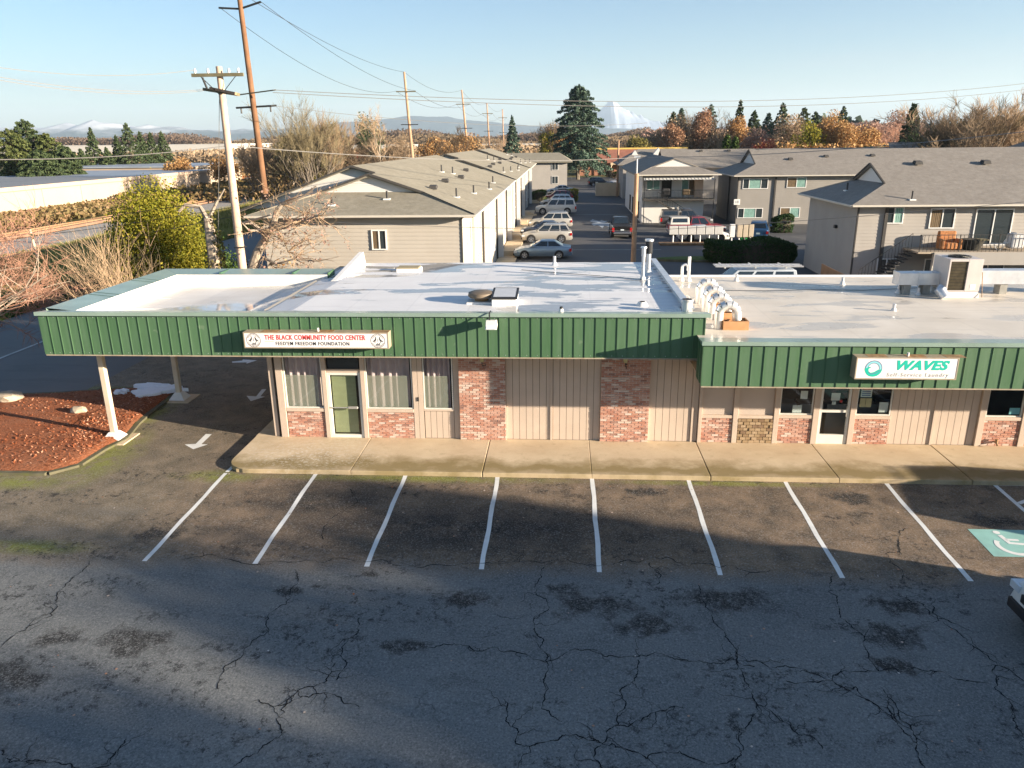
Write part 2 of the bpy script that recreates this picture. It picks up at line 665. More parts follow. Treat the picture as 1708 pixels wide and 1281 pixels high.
def branch_tree(H, spread, levels, parent, bark, twig, nmain=5, seed=0, multi=1, upright=.6, tw=.012, lean=(0, 0), twigs=1.0, first=.22):
    r = random.Random(seed)
    tb, wb = MB(), MB()

    def grow(p, d, L, rad, lv):
        pts = [p]
        rs = [rad]
        nseg = 3 if lv < levels else 2
        q = Vector(p)
        dd = Vector(d)
        for i in range(nseg):
            dd = (dd + Vector((r.gauss(0, .16), r.gauss(0, .16), r.gauss(.05, .1)))).normalized()
            q = q + dd * (L / nseg)
            pts.append(tuple(q))
            rs.append(rad * (1 - .55 * (i + 1) / nseg))
        big = lv <= 2
        (tb if big else wb).tube(pts, rs, 7 if lv == 0 else (5 if big else 3), False)
        if lv >= levels:
            return
        nk = nmain if lv == 0 else r.randint(3, 5)
        if lv == levels - 1:
            nk = int((nk + 2) * twigs) + 1
        for k in range(nk):
            t = first * 1.6 + (1 - first * 1.6) * (k + r.random() * .8) / nk if lv == 0 else .25 + .75 * (k + r.random()) / nk
            t = min(t, .999)
            fi = t * nseg
            i = min(int(fi), nseg - 1)
            o = Vector(pts[i]).lerp(Vector(pts[i + 1]), fi - i)
            ax = Vector((r.gauss(0, 1), r.gauss(0, 1), r.gauss(0, .35)))
            ax = (ax - dd * ax.dot(dd)).normalized()
            nd = (dd * (.75 + .3 * t) + ax * spread * r.uniform(.6, 1.2) + Vector((0, 0, upright * .5))).normalized()
            grow(tuple(o), nd, L * r.uniform(.48, .72), max(rs[i] * .5, tw * .5), lv + 1)

    for m_ in range(multi):
        a = 2 * PI * m_ / max(multi, 1) + r.random()
        k = 0 if multi == 1 else .32
        d = Vector((math.cos(a) * k + lean[0], math.sin(a) * k + lean[1], 1)).normalized()
        grow((math.cos(a) * .15 * (multi > 1), math.sin(a) * .15 * (multi > 1), -.3), d, H * (.5 if multi == 1 else .46) * r.uniform(.85, 1.1), H * (.018 if multi == 1 else .012), 0)
    tb.build('trunk', bark, parent, True, world=False)
    return wb.build('crown', twig, parent, False, world=False), wb


def leaf_crown(parent, n, rx, ry, rz_, cz, leaf, size, clumps=14, seed=1, name='crown', flat=.0, core=.35):
    """leaves gathered in clumps through an uneven crown, gaps between them"""
    r = np.random.RandomState(seed)
    th = r.rand(clumps) * 2 * PI
    ph = r.rand(clumps) * 2 - 1
    rad = (core + (1 - core) * r.rand(clumps) ** .6)
    cc = np.stack([np.cos(th) * np.sqrt(1 - ph ** 2) * rad * rx * .72, np.sin(th) * np.sqrt(1 - ph ** 2) * rad * ry * .72, cz + ph * rad * rz_ * .72], 1)
    cr = (.28 + .25 * r.rand(clumps))
    idx = r.randint(0, clumps, n)
    g = r.normal(size=(n, 3))
    g /= np.linalg.norm(g, axis=1)[:, None]
    g *= (r.rand(n) ** .4)[:, None] * cr[idx][:, None] * 1.25
    c = cc[idx] + g * np.array([rx, ry, rz_])
    c[:, 2] = np.maximum(c[:, 2], 0.03)
    return quads(name, c, size, leaf, parent, aspect=.75, up=flat)


# ------------------------------------------------------------------ cars
M_tyre = mat('tyre_rubber', (.018, .018, .019), .85, .1, 8)
M_rim = mat('wheel_alloy', (.52, .53, .55), .3, .05, 4, metal=.8, bump=0)
M_rimd = mat('wheel_dark', (.09, .09, .10), .4, .05, 4, metal=.6, bump=0)
M_carglass = glass('car_glass', (.012, .018, .024), .03)
M_trim = mat('black_trim', (.02, .02, .022), .55, .1, 6)
M_lamp = glass('headlamp_lens', (.62, .64, .66), .08)
M_tail = glass('tail_lamp_lens', (.42, .012, .012), .12)
M_plate = mat('number_plate', (.55, .62, .66), .5, .05, 4)
M_chrome = mat('chrome', (.6, .6, .62), .18, .03, 4, metal=.9, bump=0)


def paint(name, col, rough=.28, metal=.35):
    n = N(name)
    f = n.noise(n.obj(), 1.4, 5, .6)
    c = n.mix(n.ramp(f, .4, .75, 0, .22), col, tuple(x * .72 + .02 for x in col))
    n.b.inputs['Coat Weight'].default_value = .5
    n.b.inputs['Coat Roughness'].default_value = .06
    return n.out(c, n.ramp(f, .3, .7, rough, rough + .12), metal, .5)


# kind: (L, W, belt profile [(x, z)], glass base (x rear, x front), roof (x rear, x front), roof z, roof half width, wheel x front/rear, wheel r, side splits)
KINDS = {
    'sedan': dict(L=4.65, W=1.80, top=[(-2.32, .62), (-2.27, .93), (-1.75, 1.0), (-1.2, .99), (.75, .94), (1.75, .82), (2.2, .66), (2.32, .48)], gb=(-1.72, 1.02), gr=(-.98, .18), H=1.44, wr=.58, wx=(1.42, -1.33), r=.32, sp=[.0, .47, .94], low=.22),
    'suv': dict(L=4.65, W=1.86, top=[(-2.32, .55), (-2.30, 1.02), (-2.0, 1.08), (-1.2, 1.06), (.8, 1.02), (1.75, .93), (2.2, .76), (2.32, .5)], gb=(-2.24, 1.08), gr=(-1.82, .28), H=1.68, wr=.66, wx=(1.42, -1.36), r=.36, sp=[.0, .30, .63, 1.0], low=.26),
    'bigsuv': dict(L=5.2, W=2.02, top=[(-2.6, .6), (-2.58, 1.12), (-2.4, 1.16), (-1.2, 1.15), (.95, 1.12), (2.1, 1.06), (2.5, .92), (2.6, .55)], gb=(-2.52, 1.28), gr=(-2.3, .62), H=1.90, wr=.76, wx=(1.65, -1.45), r=.40, sp=[.0, .36, .66, 1.0], low=.32),
    'pickup': dict(L=5.5, W=1.96, top=[(-2.75, .7), (-2.74, 1.13), (-1.5, 1.14), (-.6, 1.13), (1.0, 1.12), (2.2, 1.05), (2.62, .92), (2.75, .58)], gb=(-.75, 1.3), gr=(-.52, .62), H=1.83, wr=.70, wx=(1.75, -1.6), r=.40, sp=[.0, .5, 1.0], low=.36, bed=(-2.62, -.85)),
    'van': dict(L=5.1, W=1.96, top=[(-2.55, .6), (-2.53, 1.15), (-2.3, 1.2), (-1.2, 1.2), (1.2, 1.15), (2.0, 1.0), (2.45, .8), (2.55, .5)], gb=(-2.48, 1.75), gr=(-2.35, .9), H=1.95, wr=.76, wx=(1.65, -1.5), r=.36, sp=[.0, .36, .68, 1.0], low=.26),
}


def lerp(a, b, t):
    return tuple(a[i] + (b[i] - a[i]) * t for i in range(3))


def face_panel(mb, A, B, C, D, u0, u1, v0, v1, off):
    """quad inset in face A-B-C-D (A,B bottom edge; D,C top edge), lifted off it"""
    def pt(u, v):
        return Vector(lerp(lerp(A, B, u), lerp(D, C, u), v))
    n = (Vector(B) - Vector(A)).cross(Vector(D) - Vector(A)).normalized() * off
    mb.quad(pt(u0, v0) + n, pt(u1, v0) + n, pt(u1, v1) + n, pt(u0, v1) + n)


def make_car(name, label, kind, pm, loc, rz, group=None, rim=None, canopy=None, rack=False, open_bed=True):
    k = KINDS[kind]
    t = thing(name, label, {'sedan': 'car', 'suv': 'SUV', 'bigsuv': 'SUV', 'pickup': 'pickup truck', 'van': 'van'}[kind], loc, rz, group)
    W = k['W'] / 2
    L2 = k['L'] / 2
    lo = k['low']
    mb = MB()
    top = k['top']
    vs = []
    for i, (x, z) in enumerate(top):
        e = 1 - .16 * max(0, (abs(x) - L2 * .72) / (L2 * .28)) ** 1.6
        w = W * e
        zb = lo + (.12 if i in (0, len(top) - 1) else 0)
        vs += [(x, -w * .90, zb), (x, -w * .985, zb + .12), (x, -w, (zb + z) / 2 + .06), (x, -w * .965, z - .06), (x, -w * .90, z),
               (x, 0, z + .015), (x, w * .90, z), (x, w * .965, z - .06), (x, w, (zb + z) / 2 + .06), (x, w * .985, zb + .12), (x, w * .90, zb)]
    n = 11
    fs = []
    for i in range(len(top) - 1):
        for j in range(n):
            j2 = (j + 1) % n
            fs.append((i * n + j, (i + 1) * n + j, (i + 1) * n + j2, i * n + j2))
    fs.append(tuple(range(n)))
    fs.append(tuple((len(top) - 1) * n + j for j in range(n - 1, -1, -1)))
    mb.add(vs, fs)
    zb_ = top[3][1] - .03
    x0, x1 = k['gb']
    r0, r1 = k['gr']
    H, wr = k['H'], k['wr'] * 1.0
    wb = W * .93
    b = [(x0, -wb, zb_), (x1, -wb, zb_ - .02), (x1, wb, zb_ - .02), (x0, wb, zb_)]
    rf = [(r0, -wr, H - .05), (r1, -wr, H - .04), (r1, wr, H - .04), (r0, wr, H - .05)]
    cr = [(r0 + .12, -wr + .12, H), (r1 - .15, -wr + .12, H), (r1 - .15, wr - .12, H), (r0 + .12, wr - .12, H)]
    gv = b + rf + cr
    gf = []
    for o in (0, 4):
        for i in range(4):
            i2 = (i + 1) % 4
            gf.append((o + i, o + i2, o + 4 + i2, o + 4 + i))
    gf.append((8, 9, 10, 11))
    mb.add(gv, gf)
    if 'bed' in k and canopy is None and open_bed:
        bx = k['bed']
        zt = top[2][1]
    o = mb.build('body', pm, t, True, world=False)
    md = o.modifiers.new('bevel', 'BEVEL')
    md.width = .035
    md.segments = 2
    md.limit_method = 'ANGLE'
    md.angle_limit = R(38)
    if 'bed' in k:
        bx = k['bed']
        zt = top[2][1]
        if canopy is None:
            MB().box(bx[0], bx[1], -W + .14, W - .14, zt - .05, zt + .022).build('bed_liner', M_trim, t, world=False)
        else:
            c_ = MB()
            q = [(bx[0] - .03, zt), (bx[0] + .1, H - .02), (bx[1] + .02, H - .02), (bx[1] + .06, zt)]
            for s_ in (0,):
                A = [(q[0][0], -W * .93, q[0][1]), (q[3][0], -W * .93, q[3][1]), (q[3][0], W * .93, q[3][1]), (q[0][0], W * .93, q[0][1])]
                B = [(q[1][0], -W * .78, q[1][1]), (q[2][0], -W * .78, q[2][1]), (q[2][0], W * .78, q[2][1]), (q[1][0], W * .78, q[1][1])]
                c_.add(A + B, [(0, 1, 5, 4), (1, 2, 6, 5), (2, 3, 7, 6), (3, 0, 4, 7), (4, 5, 6, 7)])
            bevel(c_.build('canopy', canopy, t, world=False), .04, 2)
            g = MB()
            face_panel(g, A[0], A[1], B[1], B[0], .1, .9, .28, .85, .006)
            face_panel(g, A[2], A[3], B[3], B[2], .1, .9, .28, .85, .006)
            face_panel(g, A[3], A[0], B[0], B[3], .1, .9, .2, .85, .006)
            g.build('canopy_window', M_carglass, t, world=False)
    # glazing
    g = MB()
    face_panel(g, b[1], b[2], rf[2], rf[1], .05, .95, .12, .95, .006)
    g.build('windshield', M_carglass, t, world=False)
    g = MB()
    face_panel(g, b[3], b[0], rf[0], rf[3], .08, .92, .2, .92, .006)
    g.build('rear_window', M_carglass, t, world=False)
    sp = k['sp']
    for i in range(len(sp) - 1):
        a0, a1 = sp[i] + (.05 if i == 0 else .02), sp[i + 1] - (.05 if i == len(sp) - 2 else .02)
        g = MB()
        face_panel(g, b[0], b[1], rf[1], rf[0], a0, a1, .14, .92, .006)
        g.build('side_window', M_carglass, t, world=False)
        g = MB()
        face_panel(g, b[2], b[3], rf[3], rf[2], 1 - a1, 1 - a0, .14, .92, .006)
        g.build('side_window', M_carglass, t, world=False)
    # wheels
    r = k['r']
    arch = MB()
    for wx in k['wx']:
        for s_ in (-1, 1):
            arch.tube([(wx, s_ * (W - .25), r + .02), (wx, s_ * (W + .004), r + .02)], r * 1.17, 18)
    arch.build('wheel_arch', M_trim, t, world=False)
    tm = MB().tube([(0, -.11, 0), (0, -.09, 0), (0, .09, 0), (0, .11, 0)], [r * .93, r, r, r * .93], 20).mesh('tyre', M_tyre, True)
    rb = MB().tube([(0, .06, 0), (0, .118, 0)], [r * .64, r * .66], 16)
    rm = MB()
    rm.tube([(0, .119, 0), (0, .122, 0)], [r * .66, r * .62], 16)
    rimmat = rim or M_rim
    hub = MB().tube([(0, .12, 0), (0, .14, 0)], r * .2, 8)
    for a in range(5):
        th = a * 2 * PI / 5 + .3
        p = (math.cos(th) * r * .62, .128, math.sin(th) * r * .62)
        hub.tube([(0, .13, 0), p], [r * .14, r * .11], 4)
    hub.tube([(math.cos(a * PI / 10) * r * .62, .125, math.sin(a * PI / 10) * r * .62) for a in range(21)], r * .05, 4, False)
    hm = hub.mesh('rim', rimmat, True)
    for wx in k['wx']:
        for s_ in (-1, 1):
            w_ = link('wheel', rb.mesh('wheel', M_rimd), t, (wx, s_ * (W - .10), r), (0, 0, 0 if s_ > 0 else PI))
            link('tyre', tm, w_)
            link('rim', hm, w_)
    # lamps, bumpers, mirrors, plate, handles
    zf = top[-2][1] - .02
    zr = top[1][1] - .14
    for s_ in (-1, 1):
        MB().box(L2 - .30, L2 - .035, s_ * W * .80 - .17, s_ * W * .80 + .13, zf - .15, zf + .0).build('headlight', M_lamp, t, world=False)
        hh = .34 if kind in ('pickup', 'bigsuv', 'van') else .2
        MB().box(-L2 - .012, -L2 + .18, s_ * W * .86 - .10, s_ * W * .86 + .115, zr - hh, zr + .03).build('taillight', M_tail, t, world=False)
        bevel(MB().box(x1 - .38, x1 - .20, s_ * (W + .10) - .09, s_ * (W + .10) + .09, zb_ + .02, zb_ + .18).build('mirror', pm, t, world=False), .03, 2)
    bevel(MB().box(L2 - .12, L2 + .04, -W * .84, W * .84, lo + .06, lo + .28).build('bumper', M_trim if kind != 'pickup' else M_chrome, t, world=False), .03, 2)
    bevel(MB().box(-L2 - .05, -L2 + .1, -W * .84, W * .84, lo + .08, lo + .30).build('bumper', pm if kind != 'pickup' else M_chrome, t, world=False), .03, 2)
    MB().box(L2 - .03, L2 + .012, -W * .5, W * .5, zf - .22, zf - .06).build('grille', M_trim, t, world=False)
    MB().box(-L2 - .06, -L2 - .045, -.16, .16, lo + .38, lo + .53).build('number_plate', M_plate, t, world=False)
    if rack:
        q = MB()
        for s_ in (-1, 1):
            q.tube([(r0 + .2, s_ * (wr - .05), H + .02), (r0 + .3, s_ * (wr - .05), H + .07), (r1 - .3, s_ * (wr - .05), H + .07), (r1 - .2, s_ * (wr - .05), H + .02)], .02, 5)
        q.build('roof_rack', M_chrome, t, world=False)
    return t


# ------------------------------------------------------------------ the setting
STAINS = [(-4.21, 14.79), (-5.36, 14.29), (-2.00, 13.95), (0.10, 14.37), (-2.95, 12.40), (-1.84, 16.93), (1.76, 16.43), (10.83, 17.73),
          (7.07, 14.15), (6.62, 13.16), (6.21, 12.29), (5.12, 19.81), (7.65, 18.86), (2.30, 18.99), (0.67, 13.86), (-8.31, 12.30), (-10.05, 12.31), (-10.14, 11.20), (-5.91, 14.11), (-9.95, 16.32), (3.65, 14.20), (1.80, 13.32)]
_sr = [.14, .10, .45, .3, .3, .35, .12, .5, .45, .5, .35, .35, .45, .4, .6, .6, .4, .6, .25, .5, .7, .5]
STAINS = [(a[0], a[1], r) for a, r in zip(STAINS, _sr)]
MOSS = [((-13.90, 20.52)[0], (-13.90, 20.52)[1], 1.2, .8, 1.6), (-14.0, 21.3, 1.0, .8, 1.8), (-9.8, 19.5, .8, 1.6, .5), (-4.0, 19.55, .5, 9.0, .5), (4.5, 19.55, .4, 8.0, .4),
        (-15.5, 18.9, .9, 1.8, .5), (-12.9, 15.6, .8, 2.0, .4), (-14.4, 24.6, .8, .7, 2.2), (-18.5, 27.3, 1.0, 3.0, .35)]


def ground_mat():
    n = N('ground_soil')
    p = n.pos()
    a = n.noise(p, .06, 6, .6)
    b = n.noise(p, .9, 5, .65)
    c = n.mix(n.ramp(a, .35, .65), (.13, .12, .045), (.18, .13, .07))
    c = n.mix(n.ramp(b, .4, .7), c, (.07, .085, .025))
    n.bump(b, .4, .1)
    return n.out(c, .95, 0, .1)


def asphalt_mat(name, c1, c2, wet=0.0):
    n = N(name)
    p = n.pos()
    a = n.noise(p, .25, 5, .6)
    f = n.noise(p, 40, 3, .7)
    s = n.noise(n.scale(p, .25, 1.0, 1), .8, 6, .7)
    c = n.mix(n.ramp(a, .3, .7), c1, c2)
    c = n.mix(n.ramp(s, .55, .72, 0, .4), c, tuple(x * .5 for x in c1))
    c = n.mix(n.ramp(f, .58, .8, 0, .4), c, (.2, .2, .2))
    n.bump(f, .4, .01)
    return n.out(c, n.ramp(a, .3, .7, .7 - wet, .92), 0, .35)


M_ground = ground_mat()
M_asph = asphalt_front()
M_asph2 = asphalt_mat('asphalt_rear', (.055, .056, .06), (.11, .105, .10), .1)
M_street = asphalt_mat('asphalt_street', (.12, .118, .115), (.19, .18, .17))

# ground: one sheet to the horizon, following the lot's fall
ys = [-3000, -8, CURB - .02, CURB + .1, 60, 200, 800, 3000, 18000]
zs = [gz(-8) - .14, gz(-8) - .14, -.27, -.16, -.16, -.16, -.16, -.16, -.16]
xs = [-18000, -3000, -600, -120, 0, 120, 600, 3000, 18000]
mb = MB()
mb.v = [(x, y, z) for y, z in zip(ys, zs) for x in xs]
mb.f = [(j * 9 + i, j * 9 + i + 1, (j + 1) * 9 + i + 1, (j + 1) * 9 + i) for j in range(len(ys) - 1) for i in range(8)]
g = mb.build('ground', M_ground)
tag(g, 'flat soil and dry grass running to the horizon', kind='structure')

lot_ = MB()
for (x0, x1) in ((-18.5, -9.75), (-9.75, 60.0)):
    for (y0, y1) in ((-45, -8), (-8, CURB)):
        lot_.quad((x0, y0, gz(y0) if y0 > -8 else gz(-8)), (x1, y0, gz(y0) if y0 > -8 else gz(-8)), (x1, y1, gz(y1)), (x0, y1, gz(y1)))
lot_.quad((-18.5, CURB, -.13), (-9.0, CURB, -.13), (-9.0, 45, -.13), (-18.5, 45, -.13))
lot = lot_.build('parking_lot', M_asph)
tag(lot, 'cracked dark asphalt parking lot in front of the green storefronts', kind='structure')

rl = MB()
rl.quad((-9.0, 22.4, -.126), (70, 22.4, -.126), (70, 135, -.126), (-9.0, 135, -.126))
rl.quad((-6, 135, -.126), (40, 135, -.126), (40, 196, -.126), (-6, 196, -.126))
rear = rl.build('rear_parking_lot', M_asph2)
tag(rear, 'asphalt lot and alley between the two storey apartments', kind='structure')
st = MB()
st.quad((-33, -45, -.14), (-18.5, -45, -.14), (-18.5, 110, -.122), (-33, 110, -.122))
street = st.build('street', M_street)
tag(street, 'grey street running past the left end of the storefronts', kind='structure')
M_white = mat('road_paint_white', (.74, .74, .72), .75, .06, 2, bump=.3, dirt=.35, dcol=(.3, .29, .28))
M_white2 = mat('road_paint_worn', (.48, .48, .46), .8, .15, 2, bump=.3, dirt=.6, dcol=(.15, .15, .15))
for x0, y0, x1, y1 in ((-25.1, 20, -25.6, 80),):
    ribbon([(x0, y0), (x1, y1)], .16, -.112).build('edge_line', M_white2, street)

# cracks: hand-placed paths with a fractal wander, opened in the asphalt
M_crack = mat('crack_void', (.012, .012, .013), 1, .1, 4, bump=0)


def wander(pts, k=5, amp=.13, seed=0):
    r = random.Random(seed)
    P = [(p[0], p[1]) for p in pts]
    for lv in range(k):
        Q = [P[0]]
        for a, b in zip(P[:-1], P[1:]):
            dx, dy = b[0] - a[0], b[1] - a[1]
            o = r.gauss(0, amp)
            Q.append(((a[0] + b[0]) / 2 - dy * o, (a[1] + b[1]) / 2 + dx * o))
            Q.append(b)
        P = Q
    return P


CR = [
    [(-6.04, 14.91), (-5.77, 13.79), (-5.87, 12.59), (-6.13, 11.08)],
    [(-4.09, 13.25), (-4.21, 12.31), (-4.07, 11.41)],
    [(-4.21, 11.88), (-4.66, 11.15), (-4.64, 10.03), (-5.19, 9.37)],
    [(-10.98, 15.07), (-10.94, 13.89), (-10.73, 12.75), (-10.95, 11.82)],
    [(-8.87, 15.21), (-6.28, 15.19), (-4.07, 15.38), (-1.41, 15.40), (0.92, 15.35), (2.96, 15.41), (4.95, 15.37)],
    [(-0.33, 15.27), (-0.25, 14.03), (-0.36, 12.49), (-0.22, 11.36), (0.08, 10.59)],
    [(-2.69, 12.38), (-1.17, 12.45), (0.33, 12.48), (1.47, 12.31), (2.91, 12.21), (3.66, 12.14)],
    [(3.04, 14.72), (3.14, 13.47), (3.35, 12.32), (3.46, 11.17), (3.01, 10.15), (2.76, 9.67)],
    [(3.46, 11.17), (3.97, 10.52), (4.28, 10.22)],
    [(3.35, 12.32), (4.53, 12.13), (5.27, 11.47), (5.89, 10.74)],
    [(6.07, 15.19), (5.77, 13.89), (5.98, 13.13), (5.93, 12.11)],
    [(4.12, 11.79), (5.16, 12.05), (6.24, 12.10), (7.73, 11.89)],
    [(7.90, 14.39), (7.87, 13.04), (8.14, 12.38), (8.47, 11.92)],
    [(8.14, 12.38), (7.76, 11.74), (7.68, 11.03), (7.68, 10.63)],
    [(1.51, 12.23), (1.12, 11.42), (1.01, 10.57), (0.74, 10.17), (0.71, 9.56)],
    [(-0.96, 11.10), (-0.81, 10.48), (-0.54, 10.04), (0.30, 10.34), (0.89, 10.17), (1.44, 9.89), (2.83, 10.00)],
    [(1.01, 10.57), (1.76, 10.94), (2.18, 11.04)],
    [(-9.15, 9.53), (-8.43, 9.37), (-7.16, 9.34)],
    [(-7.16, 9.34), (-7.20, 9.88)],
    [(8.58, 17.35), (7.91, 16.24), (7.53, 15.14)],
    [(2.09, 15.54), (2.13, 14.68)],
    [(5.80, 11.65), (5.78, 10.93), (5.85, 10.42), (5.76, 9.87)],
    [(5.04, 11.68), (5.63, 11.06), (5.85, 10.42)],
    [(-5.78, 18.87), (-5.77, 17.38), (-5.74, 16.21)],
    [(7.20, 14.46), (7.56, 14.17), (7.90, 13.59)],
    [(-5.42, 10.81), (-4.59, 10.93), (-3.46, 10.76)],
]
ck = MB()
for i, c in enumerate(CR):
    P = wander(c, 5, .12, i)
    r_ = random.Random(i)
    w_ = [.004 + .022 * abs(math.sin(j * .21 + i)) * r_.uniform(.5, 1.3) for j in range(len(P))]
    w_[0] = w_[-1] = .003
    sub = ribbon(P, w_, lambda x, y: gz(y) + .004 + .0003)
    ck.add(sub.v, sub.f)
    for q in range(2 + len(c)):
        j = r_.randrange(4, len(P) - 4)
        a = P[j]
        th = r_.random() * 2 * PI
        L_ = r_.uniform(.2, .8)
        Pb = wander([a, (a[0] + math.cos(th) * L_, a[1] + math.sin(th) * L_)], 4, .16, i * 31 + q)
        sub = ribbon(Pb, [.012 * (1 - u / len(Pb)) + .002 for u in range(len(Pb))], lambda x, y: gz(y) + .004 + .0006)
        ck.add(sub.v, sub.f)
o = ck.build('cracks', M_crack, lot)
o['kind'] = 'stuff'

# painted stall lines
SL = [((-9.67, 20.25), (-9.69, 15.25)), ((-7.05, 19.83), (-7.03, 15.11)), ((-4.43, 19.88), (-4.40, 15.12)), ((-1.77, 19.82), (-1.75, 15.14)),
      ((0.92, 19.84), (0.91, 15.08)), ((3.60, 19.83), (3.60, 15.13)), ((6.23, 19.85), (6.26, 15.13)), ((8.96, 19.84), (8.97, 15.08))]
for i, (a, b) in enumerate(SL):
    x = (a[0] + b[0]) / 2
    P = [(x + .012 * math.sin(j * 1.7 + i), 15.10 + (CURB + (.1 if i else .45) - 15.1 - .02 * (i % 2)) * j / 8) for j in range(9)]
    ribbon(P, [.115 + .008 * math.sin(j * 2.3 + i) for j in range(9)], lambda x_, y_: gz(y_) + .004).build('painted_line', M_white, lot)
# hatched aisle of the accessible stall
hx0, hx1 = 11.86, 13.4
zf_ = lambda x_, y_: gz(y_) + .004
for P in ([(hx0, CURB + .1), (hx0, 15.1)], [(hx1 + .5, CURB + .1), (hx1 + .5, 15.1)], [(hx0 + .06, CURB + .05), (hx1 + .44, CURB + .05)],
          [(hx0 + .06, 15.15), (hx1 + .44, 15.15)]):
    ribbon(P, .115, zf_).build('painted_line', M_white, lot)
for j in range(4):
    y = 18.7 - j * 1.25
    ribbon([(hx0 + .06, y), (hx1 + .44, y + 1.15)], .115, lambda x_, y_: gz(y_) + .0055).build('painted_line', M_white, lot)
M_teal = mat('road_paint_teal', (.27, .50, .45), .8, .1, 2, bump=.3, dirt=.4, dcol=(.2, .3, .28))
# accessible parking symbol: teal square, white figure in a wheelchair
sx, sy, ss = 9.98, 16.12, 1.22
mb = MB()
mb.quad(*[(x_, y_, gz(y_) + .004) for x_, y_ in ((sx, sy), (sx + 1.55, sy), (sx + 1.55, sy + ss), (sx, sy + ss))])
sq = mb.build('parking_symbol', M_teal, lot)
mb = MB()
zf2 = lambda x_, y_: gz(y_) + .008


def sym(u, v):
    return (sx + .18 + u * 1.15, sy + .06 + v * 1.12)


ring = [sym(.45 + .33 * math.cos(t) * .95, .36 + .32 * math.sin(t)) for t in np.linspace(PI * .78, PI * 2.12, 22)]
for P, w_ in ((ring, .11), ([sym(.38, .80), sym(.42, .48), sym(.70, .44), sym(.86, .14), sym(.97, .18)], .11), ([sym(.41, .62), sym(.66, .60)], .085)):
    s_ = ribbon(P, w_, zf2)
    mb.add(s_.v, s_.f)
hd = [sym(.37 + .07 * math.cos(t), .91 + .07 * math.sin(t)) for t in np.linspace(0, 2 * PI, 14)[:-1]]
mb.poly([(a, b, zf2(a, b)) for a, b in hd])
mb.build('wheelchair_figure', M_white, sq)

# arrows of the drive-through lane
def arrow(pts):
    MB().poly([(p[0], p[1], -.126) for p in pts][::-1]).build('painted_arrow', M_white, lot)


arrow([(-11.45, 22.69), (-11.66, 22.71), (-11.60, 21.85), (-11.93, 21.79), (-11.47, 21.41), (-11.19, 21.82), (-11.40, 21.83)])
arrow([(-11.41, 27.45), (-11.58, 27.44), (-11.47, 26.57), (-11.87, 26.63), (-11.46, 26.02), (-11.12, 26.55), (-11.31, 26.58)])
arrow([(-14.38, 31.24), (-13.99, 31.40), (-14.04, 31.59), (-13.34, 31.46), (-13.61, 30.93), (-13.68, 31.12), (-14.30, 31.06)])

# sidewalk: slabs with joints between them
def conc_mat():
    n = N('concrete_walk')
    p = n.pos()
    sep = n.node('ShaderNodeSeparateXYZ')
    n.t.links.new(p, sep.inputs[0])
    a = n.noise(p, .9, 6, .65)
    b = n.noise(p, 3.2, 6, .7)
    c = n.mix(n.ramp(a, .3, .7), (.52, .40, .265), (.64, .52, .36))
    # dirty olive band along the outer half
    e = n.math('ADD', sep.outputs['Y'], n.math('MULTIPLY', n.math('SUBTRACT', a, .5), 2.0))
    band = n.math('MULTIPLY', n.ramp(e, 20.9, 20.2), n.ramp(e, 19.55, 19.95, .35, 1))
    c = n.mix(n.math('MULTIPLY', band, .8), c, (.21, .155, .055))
    c = n.mix(n.ramp(b, .56, .74, 0, .4), c, (.26, .19, .11))
    w = n.math('MULTIPLY', n.blob((-7.6, 20.9), 1.6, .8, 1.4, .8, wob=.8), n.ramp(n.noise(p, 9, 5, .8), .5, .62))
    c = n.mix(n.math('MULTIPLY', w, .7), c, (.74, .70, .64))
    n.bump(n.noise(p, 40, 4), .35, .008)
    return n.out(c, .9, 0, .2)


M_conc = conc_mat()
walk = MB().box(-9.4, 22.5, CURB + .06, 22.29, -.3, -.03).build('sidewalk', M_conc)
tag(walk, 'raised concrete sidewalk with a rounded corner along the storefronts', kind='structure')
cuts = [-6.0, -2.2, .9, 4.2, 7.7, 11.25, 14.7, 18.2, 22.5]
rr = .75
cor = [(-9.78 + rr - rr * math.cos(t), CURB + rr - rr * math.sin(t)) for t in np.linspace(0, PI / 2, 8)]
first = [(-9.78, 22.3)] + cor + [(cuts[0] - .006, CURB), (cuts[0] - .006, 22.3)]
o = bevel(MB().slab(first, -.3, 0).build('slab', M_conc, walk), .015)
for i in range(len(cuts) - 1):
    gap = .012 if i % 2 == 1 else .004
    gap2 = .012 if i % 2 == 0 else .004
    o = bevel(MB().box(cuts[i] + gap, cuts[i + 1] - gap2, CURB, 22.3, -.3, 0).build('slab', M_conc, walk), .012)
MB().box(-9.78, -9.14, 22.304, 31.0, -.3, 0).build('slab', M_conc, walk)

# mulch bed with a kerb, rocks and a crust of frost
def mulch_mat():
    n = N('bark_mulch')
    p = n.pos()
    a = n.noise(p, 14, 5, .75)
    b = n.noise(p, .8, 4)
    c = n.mix(n.ramp(a, .35, .65), (.14, .045, .02), (.42, .15, .07))
    c = n.mix(n.ramp(b, .4, .7, 0, .5), c, (.30, .15, .09))
    c = n.mix(n.ramp(n.noise(p, 30, 2), .66, .72, 0, .7), c, (.55, .40, .30))
    n.bump(a, .9, .04)
    return n.out(c, .95, 0, .1)


